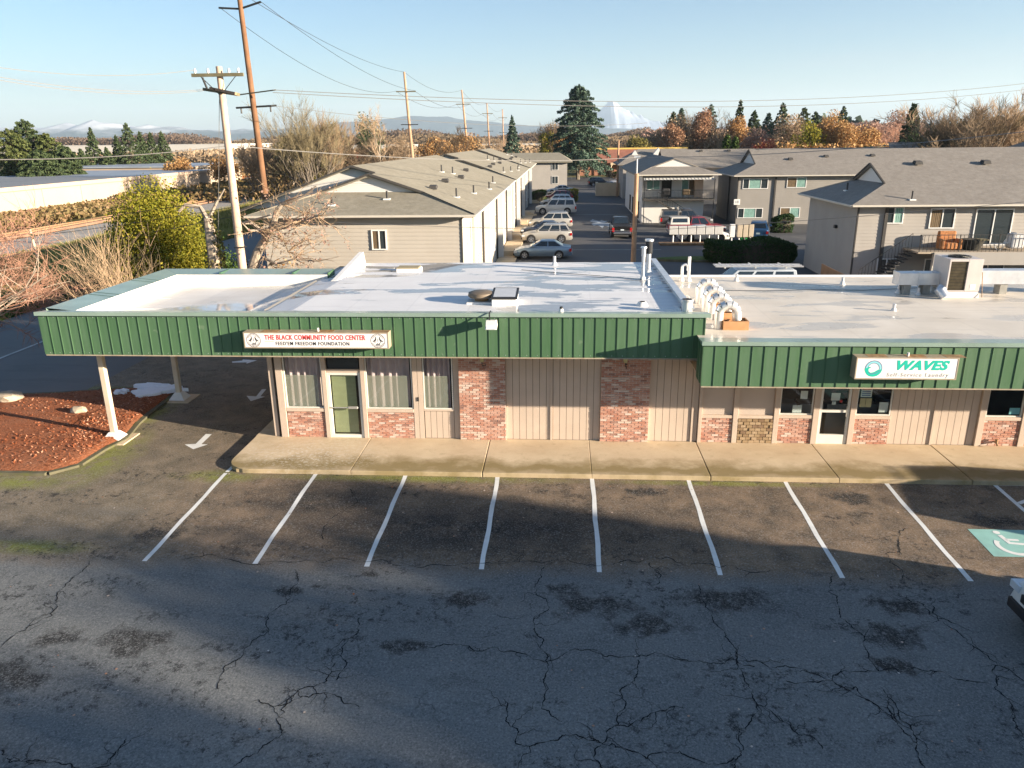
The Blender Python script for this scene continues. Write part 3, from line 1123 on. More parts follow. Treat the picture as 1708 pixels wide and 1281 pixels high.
M_mulch = mulch_mat()
MP = [(-16.37, 19.46), (-14.91, 19.47), (-14.37, 20.05), (-14.32, 21.21), (-14.15, 22.12), (-14.47, 23.42), (-14.62, 24.49), (-14.69, 25.92), (-14.86, 27.42), (-16.01, 27.31), (-17.55, 27.04), (-19.18, 26.56), (-21.33, 26.21), (-20.79, 23.68), (-18.36, 20.59)]
cx_ = sum(p[0] for p in MP) / len(MP)
cy_ = sum(p[1] for p in MP) / len(MP)
mb = MB()
rings = [(1.0, -.05), (.93, .02), (.75, .05), (.45, .07), (.0, .08)]
vs, fs = [], []
n_ = len(MP) * 4
def mp_at(i):
    a = i / 4
    j = int(a) % len(MP)
    b = MP[(j + 1) % len(MP)]
    t_ = a - int(a)
    return (MP[j][0] * (1 - t_) + b[0] * t_, MP[j][1] * (1 - t_) + b[1] * t_)
for (s_, z_) in rings:
    for i in range(n_):
        q = mp_at(i)
        vs.append((cx_ + (q[0] - cx_) * s_, cy_ + (q[1] - cy_) * s_, z_ + (rnd.random() - .5) * .03))
for k in range(len(rings) - 1):
    for i in range(n_):
        i2 = (i + 1) % n_
        fs.append((k * n_ + i, k * n_ + i2, (k + 1) * n_ + i2, (k + 1) * n_ + i))
mb.add(vs, fs)
bed = mb.build('mulch_bed', M_mulch, None, True)
tag(bed, 'red bark mulch bed beside the canopy post', kind='structure')
M_kerb = mat('kerb_mossy', (.11, .10, .06), .9, .3, 2, dirt=.8, dcol=(.16, .18, .02))
kb = MB()
for i in range(len(MP)):
    a, b = Vector(MP[i]), Vector(MP[(i + 1) % len(MP)])
    d = (b - a)
    if d.length < .1:
        continue
    nn = Vector((-d.y, d.x)).normalized() * .16
    kb.slab([tuple(a), tuple(a - nn), tuple(b - nn), tuple(b)][::1], -.2, -.06 + .002 * (i % 3))
kb.build('kerb', M_kerb, bed)
# chips of bark: small pieces lying proud of the bed
cs = []
for i in range(2600):
    a = rnd.random() * n_
    q = mp_at(a)
    s_ = math.sqrt(rnd.random()) * .95
    z_ = np.interp(s_, [0, .45, .75, .93, 1], [.08, .07, .05, .02, -.05])
    cs.append((cx_ + (q[0] - cx_) * s_, cy_ + (q[1] - cy_) * s_, z_ + .015))
o = quads('bark_chips', cs, .09, leafmat('bark_chips_mix', (.16, .045, .018), (.42, .14, .06), (.58, .34, .22), 0), bed, aspect=.45, up=.6)
o['kind'] = 'stuff'
M_frost = mat('frost_crust', (.82, .85, .9), .6, .05, 4)
for (px0, w0, w1, seed, zt_) in (((-15.22, 26.82), 1.0, .5, 3, .13), ((-15.57, 26.31), .6, .5, 5, .142), ((-15.75, 27.10), .7, .3, 13, .149), ((-16.60, 26.35), .35, .3, 8, .136)):
    r_ = random.Random(seed)
    pts = [(px0[0] + math.cos(t) * w0 * r_.uniform(.45, 1.15), px0[1] + math.sin(t) * w1 * r_.uniform(.45, 1.15)) for t in np.linspace(0, 2 * PI, 22)[:-1]]
    MB().slab(pts, .0, zt_).build('snow_patch', M_frost, bed)
M_rock = mat('rock_tan', (.40, .33, .24), .9, .3, 3, bump=.6, dirt=.3)


def rock(loc, sx_, sy_, sz_, label, seed):
    bm = bmesh.new()
    bmesh.ops.create_icosphere(bm, subdivisions=2, radius=1)
    r_ = random.Random(seed)
    for v in bm.verts:
        k = r_.uniform(.78, 1.15)
        v.co = Vector((v.co.x * sx_ * k, v.co.y * sy_ * k, v.co.z * sz_ * k))
    me = bpy.data.meshes.new('rock')
    bm.to_mesh(me)
    bm.free()
    me.materials.append(M_rock)
    o = link('rock', me, None, loc)
    tag(o, label, 'rock')


p_ = (-16.86, 24.11)
rock((p_[0], p_[1], .12), .28, .2, .18, 'pointed tan rock lying in the red mulch', 4)
p_ = (-20.47, 25.45)
rock((p_[0], p_[1], .1), .6, .4, .3, 'large mossy boulder at the far corner of the mulch bed', 9)


# ------------------------------------------------------------------ storefront building, left
def roofmem(name, c1, c2, cs, pud, pond=None):
    n = N(name)
    p = n.pos()
    a = n.noise(p, .5, 5, .6)
    c = n.mix(n.ramp(a, .35, .65), c1, c2)
    s = n.ramp(n.noise(n.scale(p, .45, 1.6, 1), .62, 5, .55, .4), .535, .555)
    s2 = n.ramp(n.noise(n.scale(p, .3, 2.2, 1), .9, 6, .7), .52, .72)
    c = n.mix(n.math('MULTIPLY', s2, .35), c, cs)
    c = n.mix(n.math('MULTIPLY', s, pud), c, tuple(x * .72 for x in cs))
    # seams of the sheets
    sep = n.node('ShaderNodeSeparateXYZ')
    n.t.links.new(p, sep.inputs[0])
    fr = n.math('ABSOLUTE', n.math('SUBTRACT', n.math('FRACT', n.math('MULTIPLY', sep.outputs['X'], .55)), .5))
    c = n.mix(n.ramp(fr, .012, .02, .10, 0), c, tuple(x * .55 for x in cs))
    fy = n.math('ABSOLUTE', n.math('SUBTRACT', n.math('FRACT', n.math('MULTIPLY', sep.outputs['Y'], .31)), .5))
    c = n.mix(n.ramp(fy, .006, .012, .10, 0), c, tuple(x * .55 for x in cs))
    rg = n.math('SUBTRACT', n.ramp(a, .3, .7, .5, .62), n.math('MULTIPLY', s, .5 * pud + .1))
    if pond:
        k = n.blob(pond, 1.0, .25, 2.0, 1.3, wob=.7)
        c = n.mix(n.math('MULTIPLY', k, .35), c, (.50, .52, .56))
        rg = n.math('MULTIPLY', rg, n.math('SUBTRACT', 1.0, n.math('MULTIPLY', k, .93)))
    n.bump(n.noise(p, 2.2, 4), .05, .02)
    return n.out(c, rg, 0, .5)


M_roofw = roofmem('roof_membrane_white', (.70, .68, .66), (.77, .75, .73), (.42, .41, .41), .95)
M_rooft = roofmem('roof_membrane_tan', (.66, .58, .47), (.76, .68, .57), (.46, .40, .33), .35)
M_roofc = roofmem('roof_membrane_canopy', (.60, .56, .51), (.70, .67, .63), (.46, .43, .38), .5, (-11.3, 23.6))
M_parw = mat('parapet_membrane_white', (.72, .70, .67), .6, .06, 1.2, dirt=.3, dcol=(.5, .45, .38))
def metal_green():
    n = N('metal_green')
    oi = n.node('ShaderNodeObjectInfo').outputs['Random']
    p = n.pos()
    st = n.noise(n.scale(p, 7, 7, .5), 1.0, 4, .6)
    a = n.noise(p, .7, 4)
    c = n.mix(oi, (.060, .132, .060), (.078, .155, .076))
    c = n.mix(n.ramp(st, .45, .75, 0, .35), c, (.13, .20, .13))
    c = n.mix(n.ramp(a, .52, .7, 0, .35), c, (.055, .115, .06))
    sp = n.ramp(n.noise(p, 3.0, 2), .68, .74, 0, .3)
    c = n.mix(sp, c, (.22, .27, .19))
    n.bump(n.noise(n.scale(p, 1, 1, .4), 2.2, 3), .25, .03)
    return n.out(c, n.ramp(a, .3, .7, .42, .6), 0, .5)


M_green = metal_green()
M_greenc = mat('metal_green_cap', (.24, .32, .27), .28, .12, 1.2, metal=.0, bump=.05, spec=.6, dirt=.2, dcol=(.2, .25, .22))
M_greend = mat('metal_green_strip', (.06, .13, .08), .5, .1, 2)  # plain green metal of the fascia backing and the cap joints
M_beige = mat('painted_beige', (.50, .40, .32), .8, .06, 1.4, bump=.2, dirt=.15, dcol=(.35, .28, .2))
M_beiged = mat('painted_beige_panel', (.47, .385, .32), .8, .05, 1.4, bump=.2, dirt=.1, dcol=(.35, .28, .2))
M_groove = mat('groove_dark', (.06, .05, .04), .9, .1, 3, bump=0)
M_soffit = mat('soffit_cream', (.60, .54, .44), .85, .08, 1.5)
M_wallback = mat('wall_back_cream', (.55, .48, .38), .85, .1, 1.0, dirt=.2)
M_dark = mat('interior_dark', (.03, .03, .032), .9, .3, 2, bump=0)
M_alu = mat('aluminium', (.50, .49, .46), .38, .06, 3, metal=.6, bump=.05)
M_aluw = mat('aluminium_white', (.66, .64, .58), .45, .06, 3, bump=.05)
M_pane = clearglass('shop_glass')
M_paned = clearglass('shop_glass_door', (.74, .78, .68), .2)
BR = [(.42, .20, .14), (.46, .24, .17), (.39, .18, .125), (.48, .27, .20), (.52, .34, .27), (.43, .21, .15), (.56, .43, .35), (.28, .15, .115), (.47, .26, .19), (.57, .46, .39), (.44, .22, .15), (.41, .19, .13), (.49, .29, .22)]
M_brick = objrand('brick_mixed', BR)
M_brickj = objrand('brick_mixed_joined', BR, island=True)
M_mortar = mat('mortar', (.60, .49, .41), .95, .15, 3, bump=.4)
M_lava = objrand('lava_block', [(.30, .21, .12), (.24, .16, .09), (.36, .26, .16), (.20, .13, .08)], grime=.1)
M_lavaj = mat('lava_joint', (.17, .11, .06), .95, .2, 6)
M_iron = mat('black_iron', (.02, .02, .02), .5, .1, 4)
M_rust = mat('rusty_steel', (.30, .19, .10), .75, .35, 6, dirt=.7, dcol=(.42, .16, .04))
M_signw = mat('sign_face_white', (.86, .80, .76), .4, .02, .8, bump=0)
M_signframe = mat('sign_frame_bronze', (.36, .30, .22), .5, .15, 5, dirt=.4, dcol=(.4, .18, .06))
M_black = mat('print_black', (.02, .02, .022), .6, 0, 3, bump=0)
M_redp = mat('print_red', (.62, .055, .05), .6, 0, 3, bump=0)
M_tealp = mat('print_teal', (.0, .45, .33), .6, 0, 3, bump=0)
M_tealb = mat('print_blue_grey', (.12, .16, .30), .6, 0, 3, bump=0)
M_sky_p = mat('print_light_blue', (.25, .58, .62), .6, 0, 3, bump=0)
M_greyp = mat('print_grey', (.30, .30, .30), .6, 0, 3, bump=0)
M_gline = mat('print_green', (.03, .30, .10), .6, 0, 3, bump=0)
M_paper = mat('paper', (.72, .74, .70), .8, .05, 3, bump=0)
M_paperb = mat('paper_buff', (.62, .52, .30), .8, .05, 3, bump=0)
M_galv = mat('galvanised', (.62, .63, .65), .35, .12, 3, metal=.55, bump=.1)
M_ply = mat('plywood', (.50, .26, .12), .8, .2, 3)

FY = 22.31   # plane of the shop walls
unit_brick = MB().box(-.5, .5, -.5, .5, -.5, .5).mesh('brick', M_brick)


class Bricks:
    """collects the bricks of one building: the first 300 single, the rest joined"""
    def __init__(s, t):
        s.t, s.n, s.mb = t, 0, MB()

    def panel(s, parent, x0, x1, z0, z1, yf, bw=.198, bh=.052, j=.0155, depth=.07):
        nrow = int(round((z1 - z0) / (bh + j)))
        bh2 = (z1 - z0) / nrow - j
        ox = [parent.location]
        for r in range(nrow):
            z = z0 + (r + .5) * (bh2 + j)
            x = x0 - (bw / 2 if r % 2 else 0)
            while x < x1 - .02:
                a, b = max(x, x0), min(x + bw, x1)
                if b - a > .03:
                    pr = rnd.uniform(-.004, .006)
                    if s.n < 300:
                        l = s.t.location
                        link('brick', unit_brick, parent, ((a + b) / 2 - l[0], yf - depth / 2 + pr - l[1] + .035 - .035, z - l[2]), None, (b - a - j * .5, depth, bh2))
                        s.n += 1
                    else:
                        s.mb.box(a + j * .25, b - j * .25, yf - depth + pr, yf + pr - .001, z - bh2 / 2, z + bh2 / 2)
                x += bw + j

    def done(s):
        if s.mb.v:
            o = s.mb.build('brick_courses', M_brickj, s.t)
            o['kind'] = 'stuff'


def planks(t, x0, x1, z0, z1, y, w=.21, m=None, battens=()):
    """vertical boards with shadow gaps; every board an object"""
    n = max(1, int(round((x1 - x0) / w)))
    ww = (x1 - x0) / n
    MB().box(x0, x1, y + .018, y + .05, z0, z1).build('siding_backing', M_groove, t)
    for i in range(n):
        MB().box(x0 + i * ww + .006, x0 + (i + 1) * ww - .006, y + rnd.uniform(-.001, .002), y + .017, z0, z1).build('board', m or M_beige, t)
    for b in battens:
        MB().box(b - .03, b + .03, y - .035, y - .002, z0, z1).build('batten', m or M_beige, t)


def post(t, x0, x1, z0=0.0, z1=3.04, y0=FY - .09, y1=FY + .06, m=None):
    bevel(MB().box(x0, x1, y0, y1, z0, z1).build('post', m or M_beige, t), .006)


def seam_panels(t, x0, x1, y, z0, z1, pitch, face=-1, along='x', m=None):
    """standing seam fascia, every pan an object with its rib"""
    n = int(round((x1 - x0) / pitch))
    p = (x1 - x0) / n
    mb = MB()
    mb.box(0, p - .001, 0, .012, z0, z1)
    mb.box(p - .022, p - .002, -.018, -.0005, z0 + .005, z1 - .002)
    me = mb.mesh('panel', m or M_green)
    l = t.location
    for i in range(n):
        if along == 'x':
            link('panel', me, t, (x0 + i * p - l[0], y - l[1] + rnd.uniform(-.001, .001), -l[2]))
        else:
            link('panel', me, t, (y - l[0], x0 + (n - i) * p - l[1] - (0 if face < 0 else p), -l[2]), (0, 0, -PI / 2 if face < 0 else PI / 2))


def curtain(parent, x0, x1, z0, z1, y, m, amp=.05, k=5.0, gap=None):
    mb = MB()
    n = 60
    vs = []
    for i in range(n + 1):
        u = i / n
        x = x0 + (x1 - x0) * u
        yy = y + amp * math.sin(u * k * 2 * PI + .6 * math.sin(u * 9)) + .3 * amp * math.sin(u * 31)
        vs += [(x, yy, z0), (x, yy, z1)]
    fs = [(2 * i, 2 * i + 2, 2 * i + 3, 2 * i + 1) for i in range(n)]
    mb.add(vs, fs)
    return mb.build('curtain', m, parent, True)


M_curt = mat('curtain_mauve', (.62, .47, .47), .9, .12, 2, bump=0)
M_film = None
_n = N('frosted_film')
_tr = _n.node('ShaderNodeBsdfTransparent')
_df = _n.node('ShaderNodeBsdfDiffuse')
_df.inputs[0].default_value = (.58, .56, .44, 1)
_mx = _n.node('ShaderNodeMixShader')
_mx.inputs[0].default_value = .48
_n.t.links.new(_tr.outputs[0], _mx.inputs[1])
_n.t.links.new(_df.outputs[0], _mx.inputs[2])
_n.t.links.new(_mx.outputs[0], _n.t.nodes['Material Output'].inputs[0])
M_film = _n.m

B1 = thing('storefront_building', 'flat white roofed storefront with green seamed fascia, brick piers and the food center sign', 'building', (-3, 22.31, 0))
bk = Bricks(B1)


def shop_window(t, x0, x1, zs, zt, y=FY, cur=True, film=True, knee='brick', bricks=None, m_back=None):
    """sill, glass, frame and what stands behind it; knee wall below"""
    fr = MB()
    for a, b, c, d in ((x0, x1, zs, zs + .035), (x0, x1, zt - .035, zt), (x0, x0 + .035, zs + .035, zt - .035), (x1 - .035, x1, zs + .035, zt - .035)):
        fr.box(a, b, y - .03, y + .02, c, d)
    f = fr.build('window', M_aluw, t)
    MB().quad((x0 + .03, y, zs + .03), (x1 - .03, y, zs + .03), (x1 - .03, y, zt - .03), (x0 + .03, y, zt - .03)).build('pane', M_pane, f)
    if film:
        MB().quad((x0 + .04, y + .012, zs + .03), (x1 - .16, y + .012, zs + .03), (x1 - .16, y + .012, zs + 1.08), (x0 + .04, y + .012, zs + 1.08)).build('frosted_film', M_film, f)
    if cur:
        curtain(f, x0 + .02, x1 - .1, zs + .02, zt, y + .14, M_curt, .045, 3.2 + (x1 - x0) * 1.6)
    if knee == 'brick':
        bevel(MB().box(x0 - .01, x1 + .01, y - .075, y + .04, zs - .11, zs - .003).build('sill', M_beige, t), .006)
        k = MB().box(x0, x1, y - .03, y + .06, 0, zs - .112).build('knee_wall', M_mortar, t)
        bricks.panel(k, x0 + .004, x1 - .004, 0.004, zs - .114, y + .018)
    elif knee == 'lava':
        bevel(MB().box(x0 - .01, x1 + .01, y - .075, y + .04, zs - .11, zs - .003).build('sill', M_beige, t), .006)
    elif knee == 'plank':
        bevel(MB().box(x0 - .01, x1 + .01, y - .045, y + .04, zs - .06, zs - .003).build('sill', M_beige, t), .006)
        planks(t, x0, x1, 0, zs - .062, y + .0, .2)


zW = 3.04
# interior dark room behind the glass
MB().box(-9.0, 4.2, 23.3, 23.35, 0, 3.0).build('interior_wall', M_dark, B1)
MB().box(-9.0, 4.2, 22.42, 23.3, -.02, .0).build('interior_floor', M_dark, B1)
post(B1, -9.15, -9.0, y0=FY - .02, y1=FY + .16)
MB().box(-9.0, -8.9, FY + .04, FY + .06, 0, zW).build('post_recess', M_groove, B1)
post(B1, -8.9, -8.68)
shop_window(B1, -8.66, -7.44, .98, zW, bricks=bk)
post(B1, -7.43, -7.29)
# entrance door with transom
dr = MB()
for a, b, c, e in ((-7.28, -7.20, .0, 2.16), (-6.30, -6.22, .0, 2.16), (-7.20, -6.30, 2.08, 2.16), (-7.20, -6.30, .0, .10)):
    dr.box(a, b, FY - .05, FY + .03, c, e)
door = dr.build('door', M_aluw, B1)
MB().quad((-7.20, FY, .10), (-6.30, FY, .10), (-6.30, FY, 2.08), (-7.20, FY, 2.08)).build('pane', M_paned, door)
M_blind = mat('blind_green', (.50, .52, .38), .9, .08, 4, bump=0)
bl = MB()
for i in range(46):
    bl.box(-7.18, -6.42, FY + .09, FY + .10, .12 + i * .043, .157 + i * .043)
o = bl.build('blind', M_blind, door)
MB().tube([(-7.18, FY - .09, 1.02), (-6.34, FY - .09, 1.02)], .018, 8).build('push_bar', M_alu, door)
bevel(MB().box(-6.66, -6.36, FY - .12, FY - .05, .985, 1.065).build('handle', M_alu, door), .01)
MB().box(-7.28, -6.22, FY - .06, FY + .03, 2.165, 2.27).build('transom_bar', M_beige, B1)
tr_ = MB().box(-7.24, -6.26, FY - .02, FY + .02, 2.275, zW).build('transom_window', M_dark, B1)
MB().quad((-7.23, FY - .024, 2.28), (-6.27, FY - .024, 2.28), (-6.27, FY - .024, zW), (-7.23, FY - .024, zW)).build('pane', M_pane, tr_)
post(B1, -6.21, -6.07)
shop_window(B1, -6.06, -4.60, .98, zW, bricks=bk)
planks(B1, -4.59, -4.27, 0, zW, FY - .05, .16)
MB().box(-4.45, -4.41, FY - .075, FY - .05, 1.25, 1.38).build('card_reader', M_iron, B1)
shop_window(B1, -4.26, -3.33, .98, zW, knee='plank', bricks=bk)
post(B1, -3.32, -3.14, y0=FY - .02)
pier = MB().box(-3.13, -1.69, FY - .10, FY + .1, 0, zW).build('brick_pier', M_mortar, B1)
pier2 = MB().box(1.23, 2.71, FY - .10, FY + .1, 0, zW).build('brick_pier', M_mortar, B1)
bk.panel(pier, -3.13, -1.69, .004, zW, FY - .052)
bk.panel(pier2, 1.23, 2.71, .004, zW, FY - .052)
bk.done()
planks(B1, -1.685, 1.225, 0, zW, FY, .21, battens=(-.28,))
planks(B1, 2.715, 4.22, 0, zW, FY, .21, battens=(4.05,))
# body of the building, soffit, roof
WB = MB()
WB.box(-9.13, -8.95, 22.5, 30.9, 0, 4.1)
WB.box(-9.13, 3.7, 30.7, 30.9, 0, 4.1)
WB.box(-8.95, 3.7, 22.37, 22.40, 3.02, 3.3)
WB.build('wall', M_wallback, B1)
MB().box(-15.30, 4.10, 21.06, 22.40, 3.045, 3.07).build('soffit', M_soffit, B1)
MB().box(-15.30, -9.13, 22.405, 28.55, 3.045, 3.07).build('canopy_soffit', M_soffit, B1)
# fascia
Z0, Z1 = 3.05, 4.24
seam_panels(B1, -15.35, 4.02, 21.0, Z0, Z1, .302)
seam_panels(B1, 21.0, 28.6, -15.35, Z0, Z1, .302, -1, 'y')
MB().box(-15.35, 4.02, 21.0135, 21.05, Z0, Z1).build('fascia_board', M_greend, B1)
fs = MB()
for i in range(64):
    x = -15.35 + (i + .5) * .3026
    for z in (Z0 + .05, Z1 - .06):
        fs.box(x - .008, x + .008, 20.992, 20.998, z, z + .016)
fs.build('fasteners', M_galv, B1)
MB().box(-15.33, 4.0, 20.985, 20.9995, Z0 - .035, Z0 - .001).build('drip_edge', M_signframe, B1)
# caps in lengths with lapped joints
def cap(t, x0, x1, y0, y1, z, tilt, drop=.11, lengths=3.05, name='cap'):
    x = x0
    i = 0
    while x < x1 - .05:
        e = min(x + lengths, x1)
        k = .0018 * (i % 2)
        m_ = MB().add([(x, y0, z + k), (e, y0, z + k), (e, y1, z - tilt + k), (x, y1, z - tilt + k), (x, y0, z - drop), (e, y0, z - drop), (e, y1, z - tilt - .02), (x, y1, z - tilt - .02)],
                      [(0, 1, 2, 3), (0, 4, 5, 1), (1, 5, 6, 2), (2, 6, 7, 3), (3, 7, 4, 0), (4, 7, 6, 5)])
        m_.build(name, M_greenc, t)
        x = e
        i += 1


cap(B1, -15.42, 4.14, 20.93, 21.50, 4.35, .07, lengths=3.25)
CB = MB().add([(-15.42, 21.5, 4.352), (-14.55, 21.5, 4.27), (-14.55, 27.9, 4.27), (-15.42, 28.75, 4.352), (-15.42, 21.5, 4.22), (-15.42, 28.75, 4.22)], [(0, 1, 2, 3), (0, 3, 5, 4)])
CB.build('cap', M_greenc, B1)
CB = MB().add([(-15.41, 28.75, 4.354), (-14.55, 27.9, 4.272), (-8.75, 27.9, 4.272), (-8.75, 28.75, 4.354), (-15.41, 28.75, 4.1), (-8.75, 28.75, 4.1)], [(0, 1, 2, 3), (0, 3, 5, 4)])
CB.build('cap', M_greenc, B1)
for x in (-12.9, -10.1):
    MB().box(x, x + .07, 27.88, 28.7, 4.29, 4.352).build('cap_joint', M_greend, B1)
for y in (23.6, 23.95, 26.2, 26.6):
    MB().add([(-15.4, y, 4.358), (-14.56, y, 4.278), (-14.56, y + .05, 4.278), (-15.4, y + .05, 4.358)], [(0, 1, 2, 3)]).build('cap_joint', M_greend, B1)
PW = MB()
PW.box(-14.62, -14.55, 21.5, 27.9, 3.7, 4.265)
PW.box(-14.55, -8.75, 27.9, 27.97, 3.7, 4.265)
PW.box(-15.3, -14.62, 21.1, 28.6, 3.3, 4.2)
PW.box(-14.62, -8.75, 27.97, 28.6, 3.3, 4.2)
PW.build('parapet', M_parw, B1)
PG = MB()
for i in range(4):
    PG.box(-8.74 + .0, -8.70, 27.9 + i * .2, 28.06 + i * .2, 3.75, 4.30)
PG.box(-8.75, -8.72, 27.9, 28.75, 3.75, 4.33)
PG.build('parapet_end', M_green, B1)
# roof sheet: low bay over the canopy, ramp, main deck
RF = MB()
RC = MB()
prof = [(-14.55, 3.80), (-12.5, 3.79), (-10.0, 3.86), (-8.9, 4.12), (-8.0, 4.22), (-2.0, 4.24), (3.62, 4.24)]
for (a, za), (b, zb2) in zip(prof[:-1], prof[1:]):
    y1 = 27.9 if b <= -8.8 else 30.95
    if b <= -8.8:
        RC.quad((a, 21.45, za), (b, 21.45, zb2), (b, y1, zb2), (a, y1, za))
    else:
        RF.quad((a, 21.45, za), (b, 21.45, zb2), (b, y1, zb2), (a, y1, za))
RF.build('roof', M_roofw, B1)
RC.build('canopy_roof', M_roofc, B1)
MB().box(-9.1, 3.6, 21.1, 30.9, 3.9, 4.08).build('roof_deck', M_wallback, B1)
kb_ = MB()
kb_.add([(-8.35, 26.9, 4.2), (-8.05, 26.9, 4.2), (-8.05, 30.95, 4.2), (-8.35, 30.95, 4.2), (-8.3, 26.9, 4.22), (-8.12, 26.9, 4.22), (-8.12, 30.95, 4.68), (-8.3, 30.95, 4.68)],
        [(0, 1, 5, 4), (1, 2, 6, 5), (2, 3, 7, 6), (3, 0, 4, 7), (4, 5, 6, 7)])
kb_.build('roof_kerb', M_parw, B1)
MB().box(3.6, 3.72, 21.48, 30.95, 3.5, 4.36).build('roof_divider', M_parw, B1)
MB().box(3.56, 3.78, 21.5, 30.97, 4.362, 4.39).build('divider_cap', M_galv, B1)
# canopy posts
M_postc = mat('post_paint_cream', (.58, .49, .37), .7, .1, 2, dirt=.25)
for (px, py, zz) in ((-14.42, 22.15, -.13), (-14.25, 26.2, -.13)):
    p_ = MB().box(px - .09, px + .09, py - .09, py + .09, zz + .2, 3.05).build('canopy_post', M_postc, B1)
    bevel(p_, .015)
    b_ = MB()
    b_.add([(px - .3, py - .3, zz + .03), (px + .3, py - .3, zz + .03), (px + .3, py + .3, zz + .03), (px - .3, py + .3, zz + .03),
            (px - .12, py - .12, zz + .28), (px + .12, py - .12, zz + .28), (px + .12, py + .12, zz + .28), (px - .12, py + .12, zz + .28)],
           [(0, 1, 5, 4), (1, 2, 6, 5), (2, 3, 7, 6), (3, 0, 4, 7), (4, 5, 6, 7)])
    b_.build('post_foot', M_parw, B1)
    MB().box(px - .55, px + .55, py - .5, py + .5, zz - .05, zz + .032).build('post_pad', M_conc, B1)

# ------------------------------------------------------------------ laundry building, right
B2 = thing('storefront_building', 'lower tan roofed storefront with green seamed fascia and the laundry sign', 'building', (10, 22.31, 0))
bk = Bricks(B2)
zW2 = 2.60
XE = 22.5
MB().box(4.25, XE, 23.6, 23.65, 0, 2.6).build('interior_wall', M_dark, B2)
MB().box(4.25, XE, 22.42, 23.6, -.02, 0).build('interior_floor', M_dark, B2)


def blank_bay(t, x0, x1, knee):
    MB().box(x0, x1, FY + .0, FY + .04, .9, zW2).build('wall_panel', M_beiged, t)
    bevel(MB().box(x0 - .01, x1 + .01, FY - .075, FY + .04, .80, .898).build('sill', M_beige, t), .006)
    k = MB().box(x0, x1, FY - .03, FY + .06, 0, .797).build('knee_wall', M_mortar if knee == 'brick' else M_lavaj, t)
    if knee == 'brick':
        bk.panel(k, x0 + .004, x1 - .004, .004, .795, FY + .018)
    else:
        nr, nc = 8, 6
        l = t.location
        for r in range(nr):
            for c in range(nc + 1):
                w_ = (x1 - x0) / nc
                a = x0 + (c - (.5 if r % 2 else 0)) * w_
                a, b = max(a, x0), min(a + w_, x1)
                if b - a < .04:
                    continue
                link('block', unit_lava, k, ((a + b) / 2 - l[0], FY - .06 - l[1] + rnd.uniform(-.012, .012), .004 + (r + .5) * .099 - l[2]), (rnd.uniform(-.03, .03), rnd.uniform(-.05, .05), 0), (b - a - .014, .06, .083))


unit_lava = MB().box(-.5, .5, -.5, .5, -.5, .5).mesh('block', M_lava)
post(B2, 4.23, 4.33, z1=zW2)
blank_bay(B2, 4.34, 5.26, 'brick')
post(B2, 5.27, 5.42, z1=zW2)
blank_bay(B2, 5.43, 6.48, 'lava')
post(B2, 6.49, 6.64, z1=zW2)
shop_window(B2, 6.65, 7.64, .93, zW2, cur=False, film=False, bricks=bk)
post(B2, 7.65, 7.83, z1=zW2)
dr = MB()
for a, b, c, e in ((7.84, 7.91, .0, 2.2), (8.66, 8.73, .0, 2.2), (7.91, 8.66, 1.02, 1.10), (7.91, 8.66, 2.12, 2.2), (7.91, 8.66, .0, .30)):
    dr.box(a, b, FY - .05, FY + .03, c, e)
door = dr.build('door', M_aluw, B2)
MB().quad((7.91, FY, .30), (8.66, FY, .30), (8.66, FY, 1.02), (7.91, FY, 1.02)).build('pane', M_pane, door)
MB().quad((7.91, FY, 1.10), (8.66, FY, 1.10), (8.66, FY, 2.12), (7.91, FY, 2.12)).build('pane', M_pane, door)
for x0, x1, z0, z1, m_ in ((8.16, 8.42, 1.38, 1.62, M_paper), (8.2, 8.32, 1.25, 1.35, M_paper), (8.42, 8.50, 1.32, 1.40, M_redp)):
    MB().box(x0, x1, FY + .012, FY + .016, z0, z1).build('notice', m_, door)
MB().box(7.84, 8.73, FY - .05, FY + .02, 2.205, zW2).build('transom_bar', M_aluw, B2)
MB().tube([(8.62, FY - .09, .9), (8.62, FY - .09, 1.25)], .015, 6).build('handle', M_alu, door)
post(B2, 8.74, 8.90, z1=zW2)
shop_window(B2, 8.91, 9.94, .93, zW2, cur=False, film=False, bricks=bk)
planks(B2, 9.96, 12.50, 0, zW2, FY, .21, battens=(11.24,))
post(B2, 12.51, 12.69, z1=zW2)
shop_window(B2, 12.70, 13.75, .93, zW2, cur=False, film=False, bricks=bk)
post(B2, 13.76, 13.94, z1=zW2)
shop_window(B2, 13.95, 15.2, .93, zW2, cur=False, film=False, bricks=bk)
planks(B2, 15.21, XE, 0, zW2, FY, .21)
bk.done()
# notices behind the laundry glass, lottery sign
for x0, x1, z0, z1, m_ in ((7.25, 7.46, 1.42, 1.68, M_paper), (7.05, 7.32, .98, 1.22, M_paper), (9.02, 9.34, 1.5, 1.80, M_paper), (9.02, 9.18, 1.18, 1.46, M_paperb), (9.19, 9.36, 1.18, 1.46, M_paperb), (9.6, 9.86, 1.02, 1.34, M_paper), (13.4, 13.7, 1.0, 1.2, M_sky_p)):
    MB().box(x0, x1, FY + .014, FY + .018, z0, z1).build('notice', m_, B2)
MB().box(9.04, 9.32, FY + .006, FY + .0125, 1.74, 1.79).build('notice_heading', M_redp, B2)
for k in range(3):
    MB().box(9.05, 9.3, FY + .006, FY + .0125, 1.54 + k * .06, 1.57 + k * .06).build('notice_text', M_tealb, B2)
lo_ = bevel(MB().box(12.95, 13.62, FY + .02, FY + .05, 1.86, 2.02).build('lottery_sign', M_redp, B2), .02, 2)
text('lettering', 'LOTTERY', .13, M_paper, lo_, (13.285 - B2.location[0], FY + .016 - B2.location[1], 1.935), width=.5, bold=.004)
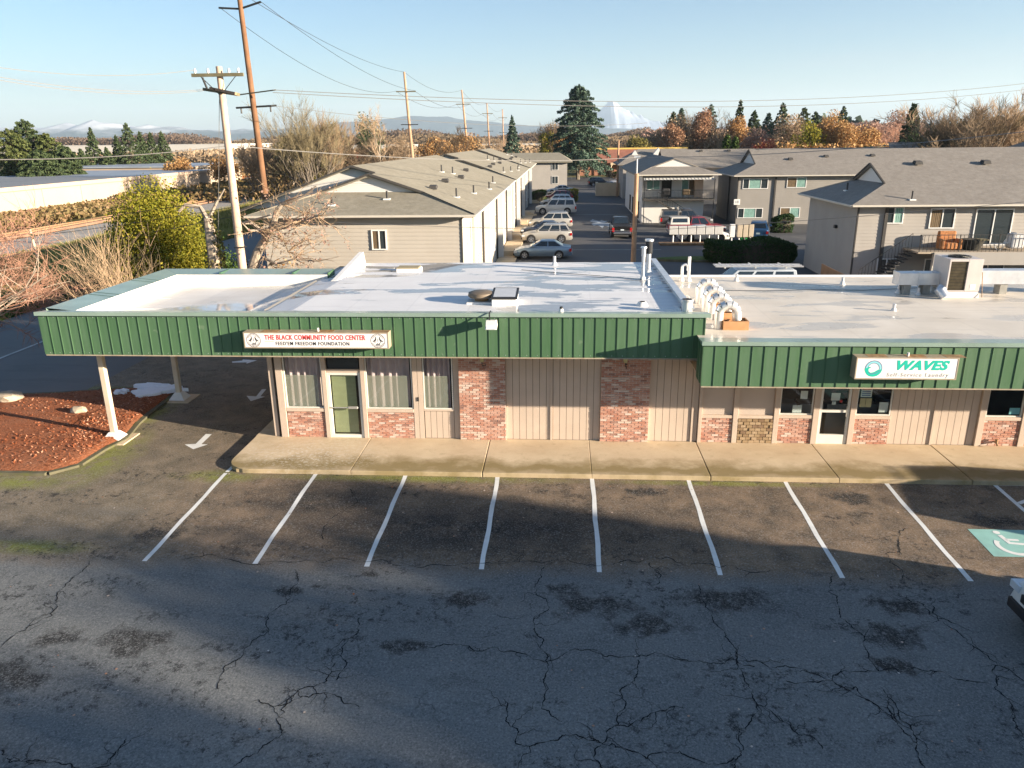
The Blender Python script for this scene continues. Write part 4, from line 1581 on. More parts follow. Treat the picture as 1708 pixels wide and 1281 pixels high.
bs = MB().box(10.08, 10.36, FY - .03, FY - .018, 1.88, 2.0).build('address_sign', mat('sign_blue', (.03, .17, .42), .5, .05, 3), B2)
# machines glimpsed inside the laundry
mm = MB()
for i in range(8):
    mm.box(6.7 + i * .82, 7.42 + i * .82, 23.1, 23.58, 0, 1.0)
mm.build('washing_machines', mat('appliance_grey', (.25, .26, .27), .5, .1, 2), B2)
# box body
WB = MB()
WB.box(3.8, XE, 31.0, 31.2, -.1, 3.5)
WB.box(XE - .2, XE, 22.5, 31.0, 0, 3.5)
WB.box(4.3, XE, 22.37, 22.40, 2.55, 3.3)
WB.build('wall', M_wallback, B2)
MB().box(3.88, XE, 20.16, 22.40, 2.575, 2.60).build('soffit', M_soffit, B2)
Z0, Z1 = 2.52, 3.68
seam_panels(B2, 3.84, XE, 20.1, Z0, Z1, .33)
seam_panels(B2, 20.1, 21.0, 3.84, Z0, Z1, .30, -1, 'y')
MB().box(3.855, XE, 20.114, 20.15, Z0 + .001, Z1).build('fascia_board', M_greend, B2)
MB().box(3.84, XE, 20.085, 20.0995, Z0 - .035, Z0 - .001).build('drip_edge', M_signframe, B2)
cap(B2, 3.78, XE, 20.03, 20.66, 3.79, .05, lengths=3.1)
RF = MB()
RF.quad((3.80, 20.64, 3.735), (XE, 20.64, 3.735), (XE, 31.1, 3.62), (3.80, 31.1, 3.62))
RF.build('roof', M_rooft, B2)
MB().box(3.85, XE, 20.7, 31.1, 3.3, 3.5).build('roof_deck', M_wallback, B2)
MB().box(3.72, XE, 31.1, 31.25, 3.3, 3.68).build('back_edge', M_parw, B2)


# ------------------------------------------------------------------ signs
def signbox(label, x0, x1, z0, z1, yf, yb, rust=True):
    t = thing('shop_sign', label, 'sign', ((x0 + x1) / 2, yb, (z0 + z1) / 2))
    fr = MB()
    fr.box(x0 + .03, x1 - .03, yf + .02, yb, z0 + .03, z1 - .03)
    fr.box(x0, x1, yf + .0, yb - .002, z1 - .029, z1)
    fr.box(x0, x1, yf + .0, yb - .002, z0, z0 + .029)
    fr.box(x0, x0 + .029, yf, yb - .002, z0 + .029, z1 - .029)
    fr.box(x1 - .029, x1, yf, yb - .002, z0 + .029, z1 - .029)
    fr.build('frame', M_signframe, t)
    MB().box(x0 + .032, x1 - .032, yf + .006, yf + .018, z0 + .032, z1 - .032).build('face', M_signw, t)
    rs = MB()
    for k in range(3):
        xx = x0 + (x1 - x0) * (.12 + .38 * k)
        rs.box(xx, xx + .5, yf + .02, yb - .02, z1 + .0005, z1 + .003)
    rs.build('rust_patches', M_rust, t)
    MB().cyl((x0 + x1) / 2 + .05, yf + .14, z1, z1 + .1, .03).build('conduit', M_parw, t)
    return t


a_ = (-9.07, 20.62, 3.85)
b_ = (-4.87, 20.62, 3.38)
S1 = signbox('long white lit box sign reading the black community food center, with two round bird emblems', a_[0], b_[0], b_[2], a_[2], 20.62, 20.96)
sl = S1.location
fyy = 20.626 - .002


def onface(x, z):
    return (x - sl[0], fyy - sl[1], z - sl[2])


def fx(px):
    return (-9.10, 20.62, 3.60)[0] + (px - 405) * (b_[0] - a_[0]) / (649 - 405)


zt, zb = a_[2], b_[2]
hh = zt - zb
text('red_lettering', 'THE BLACK COMMUNITY FOOD CENTER', .20, M_redp, S1, onface(fx(527.5), zb + hh * .67), width=fx(612) - fx(442), bold=.004, depth=.003, spacing=1.08)
text('black_lettering', "FEED'EM FREEDOM FOUNDATION", .15, M_black, S1, onface(fx(523), zb + hh * .29), width=fx(585) - fx(461), bold=.0008, depth=.003, spacing=1.18)
MB().box(fx(443), fx(458), 20.6185, 20.6225, zb + hh * .43, zb + hh * .446).build('green_rule', M_gline, S1)


def flat(name, pts, m, parent, y, d=.003):
    MB().ext([(p[0], y, p[1]) for p in pts], (0, -d, 0)).build(name, m, parent)


def ringpts(cx, cz, r, w, n=40, a0=0, a1=2 * PI):
    mb = MB()
    t = np.linspace(a0, a1, n)
    vs = []
    for a in t:
        vs += [(cx + r * math.cos(a), 0, cz + r * math.sin(a)), (cx + (r - w) * math.cos(a), 0, cz + (r - w) * math.sin(a))]
    mb.add(vs, [(2 * i, 2 * i + 1, 2 * i + 3, 2 * i + 2) for i in range(n - 1)])
    return mb


def emblem(parent, cx, cz, r, y):
    o = ringpts(cx, cz, r, r * .045)
    o2 = ringpts(cx, cz, r * .76, r * .02, 40, PI * .12, PI * .88)
    o.add(o2.v, o2.f)
    o2 = ringpts(cx, cz, r * .76, r * .02, 40, PI * 1.12, PI * 1.88)
    o.add(o2.v, o2.f)
    for k in range(26):                      # ring of tiny lettering, read as strokes at this size
        a = k * 2 * PI / 26
        if abs(math.sin(a)) < .3:
            continue
        c_, s_ = math.cos(a), math.sin(a)
        rr_, w_, h_ = r * .86, r * .03, r * .06
        o.add([(cx + (rr_ - h_) * c_ - w_ * s_, 0, cz + (rr_ - h_) * s_ + w_ * c_), (cx + (rr_ - h_) * c_ + w_ * s_, 0, cz + (rr_ - h_) * s_ - w_ * c_),
               (cx + (rr_ + h_) * c_ + w_ * s_, 0, cz + (rr_ + h_) * s_ - w_ * c_), (cx + (rr_ + h_) * c_ - w_ * s_, 0, cz + (rr_ + h_) * s_ + w_ * c_)], [(0, 1, 2, 3)])
    for s in (-1, 1):
        bird = [(.62, -.12), (.42, .02), (.30, .16), (.22, .34), (.26, .42), (.38, .50), (.30, .38), (.36, .28), (.44, .12), (.70, -.02), (.66, -.12), (.50, -.10), (.34, -.20), (.36, -.06)]
        body = [(.20, .30), (.34, .34), (.40, .16), (.72, -.10), (.70, -.16), (.44, -.10), (.30, -.02), (.24, .12)]
        o.add([(cx + s * p[0] * r, 0, cz + p[1] * r) for p in body], [tuple(range(len(body)))])
        neck = [(.22, .30), (.30, .34), (.28, .46), (.38, .54), (.34, .58), (.20, .48)]
        o.add([(cx + s * p[0] * r, 0, cz + p[1] * r) for p in neck], [tuple(range(len(neck)))])
        for lx in (.34, .42):
            o.add([(cx + s * lx * r, 0, cz - .06 * r), (cx + s * (lx + .03) * r, 0, cz - .06 * r), (cx + s * (lx + .02) * r, 0, cz - .30 * r), (cx + s * (lx - .01) * r, 0, cz - .30 * r)], [(0, 1, 2, 3)])
    o.add([(cx - .02 * r, 0, cz - .15 * r), (cx + .02 * r, 0, cz - .15 * r), (cx + .02 * r, 0, cz + .3 * r), (cx - .02 * r, 0, cz + .3 * r)], [(0, 1, 2, 3)])
    for k, hgt in enumerate((.22, .34, .28, .36)):  # little figures under the birds
        x = cx + (-.24 + k * .16) * r
        o.add([(x - .03 * r, 0, cz - .70 * r), (x + .03 * r, 0, cz - .70 * r), (x + .05 * r, 0, cz - (.68 - hgt) * r), (x - .05 * r, 0, cz - (.68 - hgt) * r)], [(0, 1, 2, 3)])
    o.v = [(v[0], y, v[2]) for v in o.v]
    o.build('emblem', M_black, parent)


emblem(S1, fx(423.5), zb + hh * .5, hh * .44, 20.6225)
emblem(S1, fx(633), zb + hh * .5, hh * .44, 20.6225)

a_ = (7.76, 19.72, 3.45)
b_ = (10.30, 19.72, 2.89)
S2 = signbox('white box sign reading waves self-service laundry beside a round wave logo', a_[0] - .02, b_[0] + .04, b_[2] - .02, a_[2] + .02, 19.72, 20.06)
sl = S2.location
fyy = 19.7245
zt, zb = a_[2], b_[2]
hh = zt - zb
u_ = (b_[0] - a_[0]) / 161.0


def fx(px):
    return a_[0] + (px - 1431) * u_


text('waves_lettering', 'WAVES', .34, M_tealp, S2, onface(fx(1534), zb + hh * .64), width=fx(1576) - fx(1491), shear=.3, bold=.016, depth=.003, spacing=1.05)
text('laundry_lettering', 'Self-Service Laundry', .15, M_greyp, S2, onface(fx(1531), zb + hh * .19), width=fx(1581) - fx(1481), shear=.15, depth=.003, spacing=1.25)
cx, cz, r = fx(1459), zb + hh * .49, hh * .40


def shape(name, pts, m, y):
    MB().add([(cx + p[0] * r, y, cz + p[1] * r) for p in pts], [tuple(range(len(pts)))]).build(name, m, S2)


def arcband(name, r0, r1, a0, a1, m, y, n=28):
    mb = MB()
    vs = []
    for a in np.linspace(a0, a1, n):
        vs += [(cx + r0 * r * math.cos(a), y, cz + r0 * r * math.sin(a)), (cx + r1 * r * math.cos(a), y, cz + r1 * r * math.sin(a))]
    mb.add(vs, [(2 * i, 2 * i + 1, 2 * i + 3, 2 * i + 2) for i in range(n - 1)])
    mb.build(name, m, S2)


arcband('logo_ring', 1.0, .9, -.15, PI * 1.12, M_tealb, 19.7235)
arcband('logo_band', .9, .68, -.15, PI * 1.05, M_sky_p, 19.7235)
arcband('logo_inner_ring', .68, .62, -.15, PI * .95, M_tealb, 19.7233)
wv = [(1.0 * math.cos(a), 1.0 * math.sin(a)) for a in np.linspace(-PI * 1.02, -.1, 24)]
wv += [(.55, -.12), (.1, -.42), (-.3, -.50), (-.52, -.32), (-.55, -.05), (-.38, .10), (-.28, .02), (-.34, .18), (-.55, .22), (-.78, .05)]
shape('logo_wave', wv, M_tealp, 19.7231)
shape('logo_wave_line', [(-.5, -.4), (-.2, -.62), (.3, -.5), (.8, -.2), (.82, -.27), (.3, -.6), (-.2, -.72), (-.55, -.48)], M_tealb, 19.7229)

# floodlight over the fascia and wall lanterns
t = thing('floodlight', 'white boxy floodlight bracketed to the green fascia', 'floodlight', (-1.95, 20.9, 4.0))
a_ = (-2.11, 20.60, 4.23)
b_ = (-1.78, 20.60, 3.97)
h = MB().add([(a_[0], 20.5, b_[2]), (b_[0], 20.5, b_[2]), (b_[0], 20.85, b_[2] + .06), (a_[0], 20.85, b_[2] + .06), (a_[0] + .02, 20.56, a_[2]), (b_[0] - .02, 20.56, a_[2]), (b_[0] - .02, 20.85, a_[2] - .04), (a_[0] + .02, 20.85, a_[2] - .04)],
             [(0, 3, 2, 1), (4, 5, 6, 7), (0, 1, 5, 4), (1, 2, 6, 5), (2, 3, 7, 6), (3, 0, 4, 7)])
bevel(h.build('housing', M_aluw, t), .015, 2)
MB().quad((a_[0] + .03, 20.492, b_[2] + .02), (b_[0] - .03, 20.492, b_[2] + .02), (b_[0] - .04, 20.53, b_[2] + .13), (a_[0] + .04, 20.53, b_[2] + .13)).build('lens', M_lamp, t)
MB().tube([((a_[0] + b_[0]) / 2 - .05, 20.7, a_[2] - .03), ((a_[0] + b_[0]) / 2 - .07, 20.9, a_[2] + .14), ((a_[0] + b_[0]) / 2 - .05, 21.1, 4.38)], .02, 6).build('bracket', M_iron, t)


def lantern(x, label):
    t = thing('wall_lantern', label, 'lantern', (x, FY - .12, 2.7), group='wall lanterns on the brick piers')
    y = FY - .30
    m_ = MB().tube([(x, y, 2.62), (x, y, 2.78)], [.055, .09], 8)
    m_.build('glass_shade', mat('lantern_glass', (.42, .40, .22), .3, .1, 8, bump=0), t)
    MB().tube([(x, y, 2.78), (x, y, 2.86)], [.10, .02], 8).build('lantern_cap', M_iron, t)
    MB().tube([(x, y, 2.62), (x, y, 2.54), (x + .02, y + .06, 2.46), (x + .05, FY - .1, 2.44)], .014, 6).build('arm', M_iron, t)
    MB().box(x - .0, x + .1, FY - .115, FY - .101, 2.36, 2.54).build('back_plate', M_iron, t)


lantern(-2.38, 'small lantern with an amber glass on the left brick pier')
lantern(1.93, 'small lantern with a black cap on the right brick pier')


# ------------------------------------------------------------------ things standing on the roofs
def pipe(name, label, x, y, z0, z1, r, m=None, cap_=None, group='vent pipes on the white roof'):
    t = thing(name, label, 'vent pipe', (x, y, z0), group=group)
    m = m or M_galv
    MB().cyl(x, y, z0 - .02, z1, r).build('pipe', m, t, True)
    MB().cyl(x, y, z0 - .02, z0 + .12, r * 2.2, r * 1.2).build('flashing', M_parw, t, True)
    if cap_ == 'cone':
        MB().cyl(x, y, z1 - .05, z1 + .22, r * 1.25, r * 1.25).build('vent_cap', M_galv, t, True)
        MB().cyl(x, y, z1 + .23, z1 + .28, r * 1.9, r * 1.7).build('lid', M_galv, t, True)
    if cap_ == 'drum':
        MB().cyl(x, y, z1 - .02, z1 + .42, r * 1.5).build('vent_cap', M_dark, t, True)
        MB().cyl(x, y, z1 + .43, z1 + .50, r * 1.9).build('lid', M_galv, t, True)
    if cap_ == 'hook':
        MB().tube([(x, y, z1 - .02)] + [(x + .11 - .11 * math.cos(a), y, z1 + .11 * math.sin(a)) for a in np.linspace(0, PI, 8)] + [(x + .22, y, z1 - .12)], r * .95, 8).build('hook', m, t, True)
    return t


t = thing('skylight', 'square skylight box with a dark frame near the front of the white roof', 'skylight', (-1.75, 23.05, 4.25))
a_ = (-2.09, 22.43, 4.25)
b_ = (-1.33, 22.43, 4.25)
x0, x1, y0 = a_[0], b_[0], a_[1]
bevel(MB().box(x0, x1, y0, y0 + 1.0, 4.2, 4.44).build('kerb', M_parw, t), .02)
bevel(MB().add([(x0 - .02, y0 - .02, 4.445), (x1 + .02, y0 - .02, 4.445), (x1 + .02, y0 + 1.02, 4.56), (x0 - .02, y0 + 1.02, 4.56), (x0 - .02, y0 - .02, 4.50), (x1 + .02, y0 - .02, 4.50), (x1 + .02, y0 + 1.02, 4.615), (x0 - .02, y0 + 1.02, 4.615)],
        [(0, 3, 2, 1), (4, 5, 6, 7), (0, 1, 5, 4), (1, 2, 6, 5), (2, 3, 7, 6), (3, 0, 4, 7)]).build('frame', M_trim, t), .008)
MB().quad((x0 + .05, y0 + .05, 4.512), (x1 - .05, y0 + .05, 4.512), (x1 - .05, y0 + .95, 4.612), (x0 + .05, y0 + .95, 4.612)).build('pane', mat('skylight_dome', (.5, .5, .5), .15, .05, 3, bump=0), t)
c_ = (-2.45, 22.95, 4.25)
t = thing('roof_fan', 'low round dark mushroom vent beside the skylight', 'roof vent', c_)
MB().box(c_[0] - .42, c_[0] + .42, c_[1] - .3, c_[1] + .45, 4.2, 4.3).build('kerb', M_parw, t)
MB().cyl(c_[0], c_[1] + .08, 4.3, 4.42, .22, .2, 16).build('neck', M_rust, t, True)
MB().tube([(c_[0], c_[1] + .08, 4.40), (c_[0], c_[1] + .08, 4.44), (c_[0], c_[1] + .08, 4.54), (c_[0], c_[1] + .08, 4.58)], [.38, .42, .40, .28], 20).build('hood', mat('vent_brown', (.17, .13, .09), .6, .2, 4), t, True)
c_ = (-5.84, 28.79, 4.25)
t = thing('roof_hatch', 'low tan box vent near the back edge of the white roof', 'roof hatch', c_)
bevel(MB().box(c_[0] - .45, c_[0] + .45, c_[1] - .2, c_[1] + .45, 4.2, 4.36).build('kerb', M_parw, t), .02)
MB().box(c_[0] - .43, c_[0] + .4, c_[1] - .18, c_[1] + .43, 4.365, 4.40).build('lid', mat('hatch_tan', (.33, .27, .16), .8, .1, 2), t)
for (px, yb_, zt_, r, cp, nm, lb) in ((925, 442, .45, .05, None, 'vent_pipe', 'short white pipe at the back edge of the white roof'),
                                     (935.5, 520, .26, .045, None, 'vent_pipe', 'short dark pipe stub just behind the front cap'),
                                     (1076.5, 465, 1.55, .075, 'cone', 'vent_pipe', 'tall white flue with a round cap beside the leaning wooden pole'),
                                     (1068, 508, .28, .07, None, 'vent_pipe', 'stubby round pipe in the puddle of the white roof')):
    c_ = (-18.13, 23.20, 4.25)
    pass
c_ = (-0.28, 30.20, 4.25)
pipe('vent_pipe', 'short white pipe at the back edge of the white roof', c_[0], c_[1], 4.24, 4.24 + .36, .06)
c_ = (-0.00, 21.53, 4.25)
pipe('vent_pipe', 'short dark pipe stub just behind the front green cap', c_[0], c_[1], 4.24, 4.42, .045, M_iron)
c_ = (2.86, 26.95, 4.25)
pipe('vent_pipe', 'tall white flue with a small round cap, front of the pair', c_[0], c_[1], 4.24, 5.12, .06, None, 'cone')
c_ = (3.18, 28.21, 4.25)
pipe('vent_pipe', 'tallest flue of the pair with a dark drum cap', c_[0], c_[1], 4.24, 5.0, .085, None, 'drum')
c_ = (2.41, 22.55, 4.25)
pipe('vent_pipe', 'stubby round pipe in a puddle of the white roof', c_[0], c_[1], 4.24, 4.36, .09)
c_ = (-6.45, 29.95, 4.25)
c_ = (4.70, 30.02, 3.66)
pipe('vent_pipe', 'hooked white vent pipe at the back of the tan roof', c_[0], c_[1], 3.66, 4.18, .055, None, 'hook', 'vent pipes on the tan roof')
c_ = (4.96, 30.02, 3.66)
pipe('vent_pipe', 'tall straight white pipe beside the hooked one', c_[0], c_[1], 3.66, 4.6, .06, None, None, 'vent pipes on the tan roof')
for (p_, lb) in (((6.81, 30.02, 3.66), 'thin white pipe stub at the back edge of the tan roof'), ((10.58, 29.25, 3.66), 'white pipe stub in the grey shadow on the tan roof'),
                 ((10.52, 24.42, 3.66), 'short pipe stub out in the open middle of the tan roof'), ((11.91, 27.49, 3.66), 'small white pipe stub left of the air conditioner'), ((12.45, 27.17, 3.66), 'smallest pipe stub at the foot of the air conditioner')):
    pipe('vent_pipe', lb, p_[0], p_[1], 3.66, 3.92, .05, None, None, 'vent pipes on the tan roof')
# lint ducts of the laundry: four gooseneck ducts on wooden boxes
M_foil = mat('duct_foil', (.80, .78, .75), .28, .1, 5, metal=.5, bump=.1)


def goose(c, label, sc=1.0):
    t = thing('dryer_duct', label, 'duct', (c[0], c[1], 3.66), group='gooseneck dryer ducts on the tan roof')
    x, y = c[0], c[1]
    r = .13 * sc
    R_ = .25 * sc
    top = 3.66 + .52 * sc
    pts = [(x - R_, y, 3.6), (x - R_, y, top)]
    pts += [(x - R_ * math.cos(a), y - .05 * math.sin(a), top + R_ * math.sin(a)) for a in np.linspace(.25, PI - .25, 6)]
    pts += [(x + R_, y, top), (x + R_ + .02, y, top - .20 * sc)]
    n = 14
    for i in range(len(pts) - 1):
        q0, q1 = Vector(pts[i]), Vector(pts[i + 1])
        e = (q1 - q0) * .02
        MB().tube([q0 - e, q1 + e], [r + .004 * (i % 2), r + .004 * (i % 2)], n).build('duct_section', M_foil, t, True)
    MB().tube([(pts[-1][0], pts[-1][1], pts[-1][2] - .001), (pts[-1][0], pts[-1][1], pts[-1][2] - .012)], r * .93, n).build('duct_mouth', M_dark, t)
    b = MB()
    for (a0, a1, b0, b1) in ((-.28, .28, -.24, -.21), (-.28, .28, .21, .24), (-.28, -.25, -.21, .21), (.25, .28, -.21, .21)):
        b.box(x + R_ + a0 * .8, x + R_ + a1 * .8, y + b0 * .9, y + b1 * .9, 3.66, 3.95)
    b.build('lint_box', M_ply, t)
    return t


goose((4.87, 25.58, 3.70), 'gooseneck dryer duct, backmost of the four')
goose((4.84, 24.26, 3.70), 'gooseneck dryer duct, second from the back')
goose((4.80, 23.07, 3.70), 'gooseneck dryer duct, third from the back')
goose((4.79, 21.84, 3.70), 'gooseneck dryer duct nearest to the wooden tray')
c_ = (5.00, 21.62, 3.70)
t = thing('wooden_tray', 'open shallow plywood tray full of lint on the tan roof', 'tray', (c_[0], c_[1], 3.7))
x, y = c_[0], c_[1]
tb = MB()
for (a0, a1, b0, b1) in ((-.36, .36, -.26, -.235), (-.36, .36, .235, .26), (-.36, -.335, -.235, .235), (.335, .36, -.235, .235)):
    tb.box(x + a0, x + a1, y + b0 + .25, y + b1 + .25, 3.72, 3.98)
tb.build('sides', M_ply, t)
MB().box(x - .335, x + .335, y + .015, y + .485, 3.72, 3.82).build('lint', mat('lint_grey', (.12, .09, .075), .95, .3, 6), t)
c_ = (3.58, 21.53, 4.26)
t = thing('bucket', 'white plastic bucket standing at the step between the roofs', 'bucket', (c_[0], c_[1], 4.25))
x, y = c_[0], c_[1] + .1
MB().tube([(x, y, 4.25), (x, y, 4.62)], [.14, .165], 18).build('bucket_body', M_parw, t, True)
MB().tube([(x, y, 4.56), (x, y, 4.60)], [.172, .174], 18).build('rim', M_galv, t, True)
MB().cyl(x, y, 4.61, 4.625, .15).build('bucket_inside', M_dark, t)
# air conditioner
a_ = (13.11, 26.65, 3.66)
b_ = (14.21, 26.55, 3.66)
x0, x1, y0 = a_[0], b_[0], a_[1]
yb = y0 + 1.15
t = thing('air_conditioner', 'grey boxy rooftop air conditioner with a dark coil on the tan roof', 'air conditioner', ((x0 + x1) / 2, y0, 3.66))
bevel(MB().box(x0 - .02, x1 + .02, y0 - .02, yb, 3.6, 3.86).build('base_kerb', M_parw, t), .02)
cas = MB()
H0, H1 = 3.87, 4.98
cas.box(x0, x0 + .05, y0, yb, H0, H1)
cas.box(x0 + .62, x1, y0, yb, H0, H1)
cas.box(x0 + .05, x0 + .62, y0 + .14, yb, H0, H1)
cas.box(x0 + .05, x0 + .62, y0, y0 + .1399, H1 - .08, H1)
cas.box(x0 + .05, x0 + .62, y0, y0 + .1399, H0, H0 + .05)
M_acbody = mat('ac_casing', (.52, .47, .44), .5, .07, 2)
bevel(cas.build('casing', M_acbody, t), .006)
fin = MB()
for i in range(24):
    fin.box(x0 + .055 + i * .0235, x0 + .063 + i * .0235, y0 + .03, y0 + .138, H0 + .055, H1 - .085)
fin.build('coil_fins', mat('coil_fins', (.16, .13, .08), .5, .3, 5, metal=.3), t)
gr = MB()
for i in range(9):
    gr.box(x0 + .052, x0 + .618, y0 + .012, y0 + .02, H0 + .1 + i * .105, H0 + .108 + i * .105)
gr.build('coil_guard', M_iron, t)
fc = ((x0 + x1) / 2 + .02, (y0 + yb) / 2)
MB().cyl(fc[0], fc[1], H1, H1 + .02, .36, None, 24).build('fan_opening', M_dark, t)
fg = MB()
for i in range(5):
    rr_ = .08 + i * .07
    fg.tube([(fc[0] + rr_ * math.cos(a), fc[1] + rr_ * math.sin(a), H1 + .035) for a in np.linspace(0, 2 * PI, 25)], .006, 4, False)
for a in np.linspace(0, PI, 5)[:-1]:
    fg.tube([(fc[0] - .36 * math.cos(a), fc[1] - .36 * math.sin(a), H1 + .04), (fc[0] + .36 * math.cos(a), fc[1] + .36 * math.sin(a), H1 + .04)], .007, 4)
fg.build('fan_guard', M_iron, t)
MB().box(x1 - .32, x1 - .14, y0 - .006, y0 - .001, H0 + .08, H0 + .26).build('data_label', M_paper, t)
MB().tube([(x1 + .02, y0 + .3, 4.5), (x1 + .12, y0 + .2, 4.5), (x1 + .08, y0 - .1, 3.7)], .014, 5).build('refrigerant_line', M_rust, t)
# ducts either side
def ductrun(label, xa, xb, ya, z0, z1, w=.5):
    t = thing('air_duct', label, 'duct', ((xa + xb) / 2, ya, 3.66), group='square air ducts beside the air conditioner')
    n = 2
    for i in range(n):
        a, b = xa + (xb - xa) * i / n, xa + (xb - xa) * (i + 1) / n
        bevel(MB().box(a + .01, b - .01, ya, ya + w, z0, z1).build('duct_section', M_galv, t), .01)
    for i in range(n + 1):
        a = xa + (xb - xa) * i / n
        MB().box(a - .02, a + .02, ya - .015, ya + w + .015, z0 - .015, z1 + .015).build('flange', M_galv, t)
    for u in (.25, .75):
        a = xa + (xb - xa) * u
        MB().box(a - .12, a + .12, ya + .05, ya + w - .05, 3.6, z0 - .002).build('support', mat('block_grey', (.3, .29, .26), .9, .2, 4), t)


p0 = (12.67, 29.18, 3.90)
ductrun('pale square duct entering the left side of the air conditioner', x0 - 1.35, x0 - .02, yb - .6, 4.0, 4.42)
ductrun('long square duct leaving the right side of the air conditioner', x1 + .02, x1 + 4.6, yb - .55, 4.02, 4.5)
t = thing('duct_elbow', 'bent grey duct hood lying low left of the air conditioner', 'duct', (x0 - .3, y0 - .1, 3.66))
MB().tube([(x0 - .15, y0 - .1, 4.05), (x0 - .25, y0 - .12, 3.95), (x0 - .1, y0 - .25, 3.74)], [.16, .18, .17], 10).build('elbow', M_galv, t, True)
t = thing('cable', 'thin black cable lying along the tan roof', 'cable', (7, 26, 3.67))
pts = [(5.97, 27.93, 3.68), (7.45, 27.82, 3.68), (9.01, 28.06, 3.68), (10.88, 27.95, 3.68), (12.97, 28.42, 3.68)]
MB().tube(pts, .012, 4).build('cord', M_iron, t)
t = thing('cable', 'thin black cable crossing the white roof', 'cable', (-1, 27, 4.25))
MB().tube([(-1.52, 28.92, 4.27), (-0.15, 28.23, 4.27), (1.37, 27.58, 4.27), (2.81, 26.83, 4.27)], .012, 4).build('cord', M_iron, t)
# satellite dish peeking at the right edge
c_ = (15.59, 26.56, 4.60)
# slatted bench-like rack behind the canopy parapet
t = thing('trellis', 'pale slatted frame lying behind the canopy parapet', 'trellis', (-9.0, 30.5, 3.6))
for i in range(8):
    a = -9.9 + i * .23
    MB().box(a, a + .07, 29.2, 31.8, 3.72, 3.76).build('slat', M_aluw, t)
MB().box(-10.0, -8.0, 30.9, 31.0, 3.66, 3.715).build('rail', M_aluw, t)
for a in (-9.95, -8.1):
    for b in (29.3, 31.7):
        MB().box(a, a + .06, b, b + .06, -.13, 3.655).build('leg', M_aluw, t)
# brick-coloured pipe bib on the pavement
t = thing('hose_bib', 'rusty hose tap on the brick wall under the right hand shop window', 'tap', (13.1, FY - .06, .14))
MB().tube([(13.1, FY - .03, .14), (13.1, FY - .2, .14), (13.1, FY - .24, .08)], .03, 8).build('spout', M_rust, t, True)
MB().cyl(13.1, FY - .16, .16, .26, .045).build('valve', M_rust, t)


# ------------------------------------------------------------------ apartments behind
def shingle(name, c1, c2):
    n = N(name)
    p = n.pos()
    a = n.noise(p, .4, 5, .6)
    b = n.noise(n.scale(p, 2.2, 2.2, 6), 1.0, 3, .8)
    c = n.mix(n.ramp(b, .3, .7), c1, c2)
    c = n.mix(n.ramp(a, .4, .7, 0, .3), c, tuple(x * .8 for x in c1))
    n.bump(n.noise(n.scale(p, 2.5, 2.5, 7), 1.4, 2), .5, .03)
    return n.out(c, .92, 0, .15)


M_shA = shingle('shingles_olive_grey', (.23, .205, .155), (.31, .28, .22))
M_shB = shingle('shingles_warm_grey', (.21, .185, .16), (.28, .255, .225))
M_sidA = mat('siding_greige', (.45, .405, .345), .85, .05, .6, bump=.05, dirt=.18, dcol=(.3, .26, .2))
M_sidW = mat('siding_white', (.62, .60, .57), .85, .04, .6, bump=.05)
M_sidD = mat('siding_taupe', (.27, .25, .225), .85, .06, .6, bump=.05, dirt=.2, dcol=(.18, .16, .13))
M_sidR = mat('siding_grey_brown', (.37, .34, .305), .85, .06, .6, bump=.05, dirt=.2, dcol=(.25, .22, .19))
M_gutter = mat('gutter_cream', (.55, .50, .42), .6, .06, 1)
M_fasd = mat('fascia_dark', (.06, .055, .05), .8, .1, 1)
M_vinyl = mat('vinyl_white', (.74, .73, .70), .5, .03, 1, bump=0)
M_winglass = glass('window_glass', (.03, .04, .045), .05)
M_curtg = mat('curtain_sea_green', (.22, .38, .33), .8, .2, 3, bump=0)
M_curtb = mat('curtain_brown', (.16, .11, .06), .8, .2, 3, bump=0)


def wallstrip(t, A, B, z0, z1, m, course=.2, single=True, name='siding_board'):
    """lap siding from plan point A to B (outward side on the right hand of A->B)"""
    A, B = Vector((A[0], A[1], 0)), Vector((B[0], B[1], 0))
    d = (B - A).normalized()
    n = Vector((d.y, -d.x, 0))
    k = int(round((z1 - z0) / course))
    h = (z1 - z0) / k
    allm = MB()
    for i in range(k):
        mb = MB() if single else allm
        a, b = z0 + i * h, z0 + (i + 1) * h
        q = [A + n * .022, B + n * .022, B + n * .004, A + n * .004]
        mb.add([(q[0].x, q[0].y, a), (q[1].x, q[1].y, a), (q[2].x, q[2].y, b - .001), (q[3].x, q[3].y, b - .001), (A.x, A.y, a), (B.x, B.y, a), (B.x, B.y, b), (A.x, A.y, b)],
               [(0, 1, 2, 3), (0, 4, 5, 1), (5, 4, 7, 6), (2, 6, 7, 3), (0, 3, 7, 4), (1, 5, 6, 2)])
        if single:
            mb.build(name, m, t)
    if not single:
        allm.build('siding', m, t)


